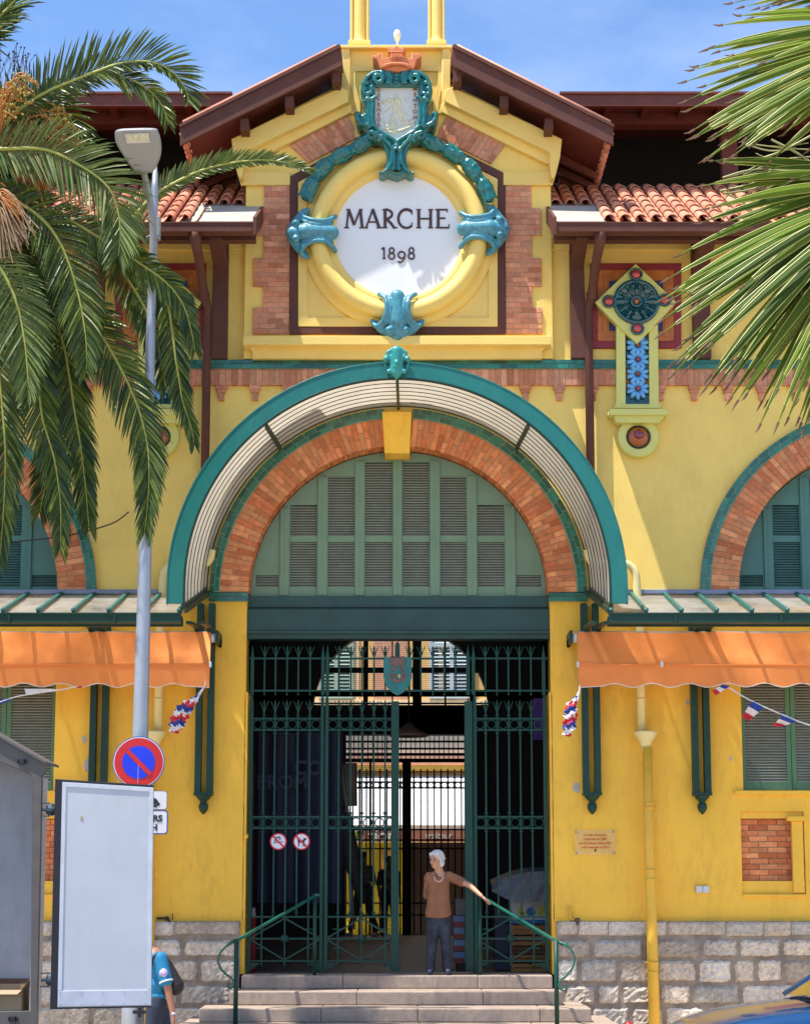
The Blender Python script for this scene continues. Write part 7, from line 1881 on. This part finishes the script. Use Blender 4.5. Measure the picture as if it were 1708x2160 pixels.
mb = MB(); mb.tube([(cx0+.92, CRY-.0475, .9), (cx0+.86, CRY-.055, .6), (cx0+.98, CRY-.055, .3)], .004, 4); mb.build('door_gap', BLACK, cr_o)
# red capped bollard
p = P(1325, 2157, -4.2)
c = thing('bollard', 'small shiny red rounded post top at the foot of the steps, left of the car', 'bollard', (p.x, -4.2, 0))
mb = MB(); mb.ball((p.x, -4.2, p.z-.045), .055, 20); mb.build('red_cap', M('red_cap', (.62,.01,.015), .15, coat=1), c, smooth=True)
mb = MB(); mb.tube([(p.x, -4.2, 0), (p.x, -4.2, p.z-.08)], .045, 14); mb.build('bollard_post', BLACK, c, smooth=True)
# =====================================================================  PALMS
PALM = M('palm_leaf', (.030,.072,.016), .36, var=.35, scale=7, attr=.35, col2=(.16,.21,.02), transl=.25)
PALML = M('palm_leaf_light', (.10,.17,.02), .4, var=.3, scale=7, attr=.3, col2=(.20,.24,.07), transl=.3)
RACH = M('palm_rachis', (.34,.36,.07), .5)
DRY = M('palm_dry', (.34,.22,.12), .8, var=.3)
pm = thing('date_palm', 'feathery date palm with orange fruit stalks at the left edge', 'palm tree', (-5.4, -3.3, 0))
def frond(pts, Y, ll, side=(1, 1), dens=23.0, mat=PALM, gr=.55, taper=True, Ys=None, droop=.35, angs=(60, 25), seed=0, wdt=.016):
    Y += 3.75; ll *= .92; wdt *= .80
    random.seed(seed+len(pts)); V = cr([P(x, y, (Ys[i] if Ys else Y)) for i, (x, y) in enumerate(pts)], 10)
    L = [0]
    for i in range(1, len(V)): L.append(L[-1]+(V[i]-V[i-1]).length)
    tot = L[-1]
    mb = MB(); mb.tube(V, [.027*(1-.8*l/tot) for l in L], 6)
    r = mb.build('frond', RACH, pm, smooth=True)
    lf = MB(); k = 1/(dens*1.0)*.5; s = 0.0
    while s < tot:
        i = max(0, min(len(V)-2, next((j for j in range(len(L)-1) if L[j+1] >= s), len(V)-2)))
        f = (s-L[i])/max(1e-6, L[i+1]-L[i]); p = V[i]+(V[i+1]-V[i])*f; d = (V[i+1]-V[i]).normalized(); u = s/tot
        n1 = Vector((-d.z, 0, d.x)).normalized(); fw = Vector((0, -1, 0))
        ang = math.radians(angs[0]*(1-u)+angs[1]*u)
        for q in (0, 1):
            if not side[q]: continue
            sg = 1 if q == 0 else -1
            ln = ll*side[q]*(math.sin(PI*(.13+.80*u))**.6)*random.uniform(.82, 1.12)
            dv = (d*math.cos(ang+random.uniform(-.07, .07))+n1*sg*math.sin(ang)+fw*random.uniform(-.12, .42)).normalized()
            p1 = p+dv*ln*.5+Vector((0, 0, -droop*ln*.10)); p2 = p+dv*ln*.80+Vector((0, 0, -droop*ln*.30)); p3 = p+dv*ln+Vector((0, 0, -droop*ln*.55))
            wv = dv.cross(fw+Vector((random.uniform(-.7, .7), 0, random.uniform(-.7, .7)))).normalized()*wdt*random.uniform(.8, 1.2)
            up = dv.cross(wv).normalized()*wdt*.5; c = random.random()
            lf.add([p-wv*.4, p+up*.4, p+wv*.4, p1-wv, p1+up, p1+wv, p2-wv*.7, p2+up*.7, p2+wv*.7, p3], [(0,1,4,3),(1,2,5,4),(3,4,7,6),(4,5,8,7),(6,7,9),(7,8,9)], c)
        s += k*(.75+.5*random.random())
    lf.build('leaflets', mat, r)
F_ = frond
F_([(-40, 330), (0, 275), (50, 225), (101, 193), (150, 172), (208, 149), (252, 134), (300, 129), (340, 137), (372, 160), (392, 190), (398, 215)], -7.3, .62, (1, .35), seed=1, angs=(68, 30), droop=.2)
F_([(-20, 300), (60, 240), (130, 185), (208, 150), (262, 162), (300, 180), (330, 205), (350, 240), (356, 262)], -7.0, .42, (.9, .9), seed=2)
F_([(-30, 316), (20, 314), (84, 314), (130, 328), (189, 361), (222, 388), (240, 415), (252, 459), (254, 501), (250, 540)], -7.6, .62, (1, 1), seed=3, mat=PALML, angs=(70, 25), droop=.3)
F_([(-30, 380), (36, 411), (95, 437), (147, 464), (195, 492), (231, 514), (290, 552), (350, 595), (385, 640), (402, 690), (412, 740)], -7.4, .42, (.9, .9), seed=4)
F_([(240, 520), (285, 455), (330, 410), (390, 375), (440, 355), (500, 342), (560, 338), (610, 345), (655, 362)], -6.5, .30, (1, .55), seed=5, mat=PALML, angs=(60, 25), droop=.1)
F_([(-80, 470), (-40, 510), (0, 564), (25, 610), (42, 662), (54, 730), (60, 802), (58, 830)], -7.7, .52, (1, 1), seed=6, mat=PALML, angs=(70, 20), droop=.3)
F_([(-20, 420), (60, 500), (133, 610), (175, 655), (210, 701), (240, 750), (266, 799), (288, 850), (301, 890), (312, 945), (315, 1002), (312, 1060), (306, 1120)], -7.25, .52, (1, 1), seed=7, angs=(60, 22))
F_([(230, 505), (300, 560), (350, 634), (364, 700), (371, 757), (378, 800), (385, 844), (397, 880), (406, 911), (410, 935)], -7.1, .34, (1, 1), seed=8, angs=(50, 22))
F_([(0, 450), (50, 600), (75, 720), (87, 862), (100, 915), (115, 967), (125, 1030), (129, 1090), (128, 1160)], -7.35, .46, (1, 1), seed=9, angs=(50, 22))
F_([(20, 470), (90, 590), (133, 722), (146, 790), (157, 862), (172, 950), (182, 1037), (188, 1110)], -7.15, .48, (1, 1), seed=10, angs=(50, 22))
F_([(-60, 80), (-20, 50), (10, 25), (40, -10), (60, -50)], -7.3, .5, (.5, 1), seed=14, angs=(40, 20))
F_([(-60, 60), (-30, 90), (0, 62), (30, 20)], -7.2, .4, (1, 1), seed=15, angs=(40, 20))
F_([(-40, 300), (30, 250), (80, 215), (130, 230), (160, 270), (170, 310)], -6.8, .5, (1, 1), seed=18, mat=PALM)
F_([(200, 500), (270, 590), (320, 680), (340, 760), (350, 820)], -6.9, .38, (1, 1), seed=19)
F_([(-20, 500), (-10, 700), (5, 850), (12, 960), (8, 1080), (0, 1180)], -7.3, .5, (1, 1), seed=11, angs=(50, 20))
F_([(-20, 520), (60, 620), (110, 760), (120, 880), (100, 1000), (85, 1080)], -6.95, .5, (1, 1), seed=20)
F_([(-30, 400), (60, 440), (120, 500), (160, 600), (180, 700), (184, 780)], -7.5, .5, (1, 1), seed=17)
F_([(-90, 300), (-160, 350), (-260, 480), (-330, 700)], -7.4, .6, (1, 1), seed=21); F_([(-90, 280), (-180, 200), (-300, 180), (-420, 260)], -7.2, .6, (1, 1), seed=22)
F_([(-90, 250), (-80, 100), (-40, -60), (60, -160)], -7.6, .6, (1, 1), seed=23); F_([(-90, 330), (-100, 500), (-130, 750), (-150, 950)], -7.8, .6, (1, 1), seed=24)
# trunk with leaf scars
cxp = P(-75, 400, -3.4)
mb = MB(); Z = 0; 
pts = []; rs = []
while Z < cxp.z: pts.append(Vector((cxp.x-.25+.25*Z/cxp.z, -3.4, Z))); rs.append(.27+.035*(int(Z/.09) % 2)); Z += .09
mb.tube(pts, rs, 18); mb.build('trunk', M('palm_trunk', (.16,.11,.07), .95, var=.35, scale=12, bump=1), pm, smooth=False)
# fruit stalks
OS = M('fruit_stalk', (.42,.15,.02), .6, var=.2, scale=10); FRT = M('date_fruit', (.30,.26,.03), .45, var=.2, scale=20)
def stalks(c0, ends, n, seed, spread, Y, name='fruit_stalks', dots=True, mat=OS):
    Y += 3.75
    random.seed(seed); a = MB(); b = MB()
    for i in range(n):
        e = random.choice(ends); x, y = e[0]+random.gauss(0, spread), e[1]+random.gauss(0, spread)
        st_ = (c0[0]+random.gauss(0, 8), c0[1]+random.gauss(0, 8)); yy = Y+random.uniform(-.25, .25)
        mid = ((st_[0]+x)/2+random.gauss(0, 6), min(st_[1], y)-random.uniform(0, 18))
        V = cr([P(*st_, Y), P(*mid, yy), P(x, y, yy)], 7); a.tube(V, .0075, 4, caps=False)
        if dots:
            for q in V[6:]:
                if random.random() < .55: b.ball(q+Vector((random.uniform(-.03, .03), random.uniform(-.03, .03), random.uniform(-.03, .03))), (.013, .013, .017), 6)
    o = a.build(name, mat, pm)
    if dots: b.build('date_fruits', FRT, o, smooth=True)
stalks((10, 310), [(35, 280), (60, 260), (45, 300), (75, 250), (90, 290), (70, 275), (120, 262), (55, 325)], 70, 1, 14, -7.1)
stalks((-10, 290), [(20, 215), (50, 195), (70, 205), (30, 235), (80, 180)], 34, 2, 10, -7.6)
stalks((30, 330), [(60, 400), (85, 420), (100, 440), (75, 450), (110, 400), (45, 420), (95, 470)], 130, 3, 9, -7.2, dots=False)
stalks((-30, 420), [(10, 415), (30, 440), (20, 450), (0, 470), (45, 460)], 80, 4, 8, -7.7, dots=False)
stalks((-20, 440), [(20, 500), (40, 520), (10, 540), (55, 500)], 110, 6, 10, -7.7, dots=False, mat=DRY)
stalks((90, 300), [(130, 330), (150, 270), (160, 300), (120, 250)], 60, 5, 10, -7.0)
# old bare stalks against the sky
random.seed(31); a = MB(); b = MB()
for i in range(26):
    x0 = random.uniform(-20, 50); V = [P(x0, 200, -3.5)]; x, y = x0, 200
    for k in range(5): x += random.uniform(-6, 12); y -= random.uniform(10, 26); V.append(P(x, max(y, 62), -3.5))
    a.tube(V, .0035, 4, caps=False)
    for v in V[2:]:
        if random.random() < .5: b.ball(v, .012, 6)
o = a.build('bare_stalks', M('bare_stalk', (.12,.09,.09), .8), pm); b.build('dried_fruits', M('dried_fruit', (.04,.04,.06), .7), o)

# ---- fan palm on the right
fp = thing('fan_palm', 'fan palm with pointed green blades reaching in from the right edge', 'palm tree', (5.6, -11.5, 0))
FANG = M('fan_leaf', (.055,.120,.006), .45, var=.15, scale=4, attr=.45, col2=(.19,.28,.02), transl=.35, spec=.25)
FEDGE = M('fan_leaf_edge', (.36,.37,.08), .5); FTIP = M('fan_tip', (.16,.09,.05), .8)
def blade(mb, ed, tp, hub, tip, Y, w, bend=0.0, dy=.0, open_=.35):
    H_, T_ = P(*hub, Y), P(*tip, Y-dy); c = random.random()
    d = (T_-H_); L = d.length; d.normalize(); nr = Vector((-d.z, 0, d.x)).normalized(); n = 14; rows = []
    if nr.z < 0: nr = -nr
    for i in range(n+1):
        f = i/n; ww = w*(min(1, .35+f*1.3) if f < .5 else 1)*((1-((f-.5)/.5)**1.9)*.97+.03 if f > .5 else 1)
        ctr = H_+(T_-H_)*f+Vector((0, -.06*math.sin(PI*f), -bend*(f**3)*L*.25+bend*math.sin(PI*f)*.04*L))
        rows.append((ctr-nr*ww+Vector((0, open_*ww, 0)), ctr, ctr+nr*ww+Vector((0, open_*ww*1.2, 0))))
    k = int(n*.955); vs = [v for r in rows for v in r]
    fs = [(r*3+j, r*3+j+1, (r+1)*3+j+1, (r+1)*3+j) for r in range(n) for j in (0, 1)]
    mb.add(vs, fs, c)
    ed.tube([r[2] for r in rows[:-1]], .0032, 4, caps=False); ed.tube([r[0] for r in rows[:-1]], .0032, 4, caps=False)
    e_ = rows[-1][1]; tp.tube([e_-(e_-rows[-2][1])*.25+Vector((0, -.002, 0)), e_, e_+d*.035+Vector((0, 0, random.uniform(-.012, .012)))], [.009, .007, .002], 5)
def fan(hub, tips, Y, w, seed, bend=.5, label=None):
    random.seed(seed); mb = MB(); ed = MB(); tp = MB()
    tips = list(tips)+[(t[0]+(hub[0]-t[0])*random.uniform(.04, .22)+random.uniform(-14, 14), t[1]+(hub[1]-t[1])*random.uniform(.04, .22)+random.uniform(-22, 22)) for t in tips]
    for t in tips: blade(mb, ed, tp, (hub[0]+random.uniform(-8, 8), hub[1]+random.uniform(-8, 8)), t, Y+random.uniform(-.12, .12), w*random.uniform(.62, .92), bend*random.uniform(.2, .8), random.uniform(-.05, .25))
    for k in range(13):
        a = math.radians(-78+12.5*k+random.uniform(-4, 4)); r = random.uniform(330, 430); blade(mb, ed, tp, hub, (hub[0]+r*math.cos(a), hub[1]-r*math.sin(a)), Y+random.uniform(-.12, .12), w*random.uniform(.85, 1.1), bend, random.uniform(-.1, .25))
    o = mb.build('fan_frond', FANG, fp); ed.build('blade_edges', FEDGE, o); tp.build('blade_tips', FTIP, o)
    pt = MB(); pt.tube(cr([P(*hub, Y), P(hub[0]+180, hub[1]+100, Y+.1), P(2420, 520, -11.5)], 5), .022, 8); pt.build('petiole', FANG, o, smooth=True)
z3 = lambda L: [(1110+.35*x, .35*y) for x, y in L]
z6 = lambda L: [(1110+.35*x, 512+.35*y) for x, y in L]
fan((1985, 50), z3([(1155, 90), (1395, 205), (1065, 250), (1225, 308), (980, 385), (935, 446), (935, 551), (1610, 38), (1180, 400), (1270, 460)]), -12.2, .033, 1, .3)
fan((1990, 60), z3([(955, 595), (975, 675), (985, 707), (1010, 790), (1105, 805), (1090, 862), (1062, 898), (1225, 880), (1360, 840), (1450, 930), (1300, 740)]), -12.4, .033, 2, .4)
fan((1880, 385), z3([(1050, 1056), (1230, 1086), (1100, 912), (1035, 1285), (1200, 1310), (900, 1465), (1080, 1220), (1440, 985)])+z6([(830, 158)]), -12.3, .034, 3, .3)
fan((1885, 395), z6([(800, 310), (795, 435), (795, 527), (860, 692), (905, 590), (965, 702), (870, 705), (895, 310), (1010, 340), (965, 495)]), -12.6, .035, 4, .35)
fan((1880, 400), z6([(1060, 780), (1120, 832), (1215, 885), (1255, 928), (1390, 988), (1498, 985), (1562, 978), (1655, 1038), (1310, 870), (1440, 900), (1300, 650), (1200, 780), (1620, 900), (1700, 960), (1640, 1010), (1180, 730), (1090, 700), (1350, 800), (1500, 850)]), -12.5, .035, 5, .4)
fan((2010, -60), [(1560, 10), (1600, -20), (1535, -5), (1640, 5), (1580, 30)], -12.1, .022, 6, .2)
# pale dead strands crossing
random.seed(12); mb = MB()
for i in range(22):
    x0, y0 = random.uniform(1500, 1640), random.uniform(270, 420); x1, y1 = x0+random.uniform(80, 200), y0+random.uniform(-60, 90)
    mb.tube(cr([P(x0, y0, -12), P((x0+x1)/2, (y0+y1)/2+random.uniform(-12, 12), -12), P(x1, y1, -12)], 4), random.uniform(.003, .008), 4, caps=False)
mb.build('dry_strands', M('dry_strand', (.36,.36,.16), .7), fp)
X = P(2420, 520, -11.5); mb = MB(); mb.tube([(X.x, -11.5, 0), (X.x, -11.5, X.z*.5), (X.x, -11.5, X.z+.2)], [.22, .18, .16], 14); mb.build('trunk', M('fan_trunk', (.14,.10,.07), .95, var=.35, scale=14, bump=1), fp)
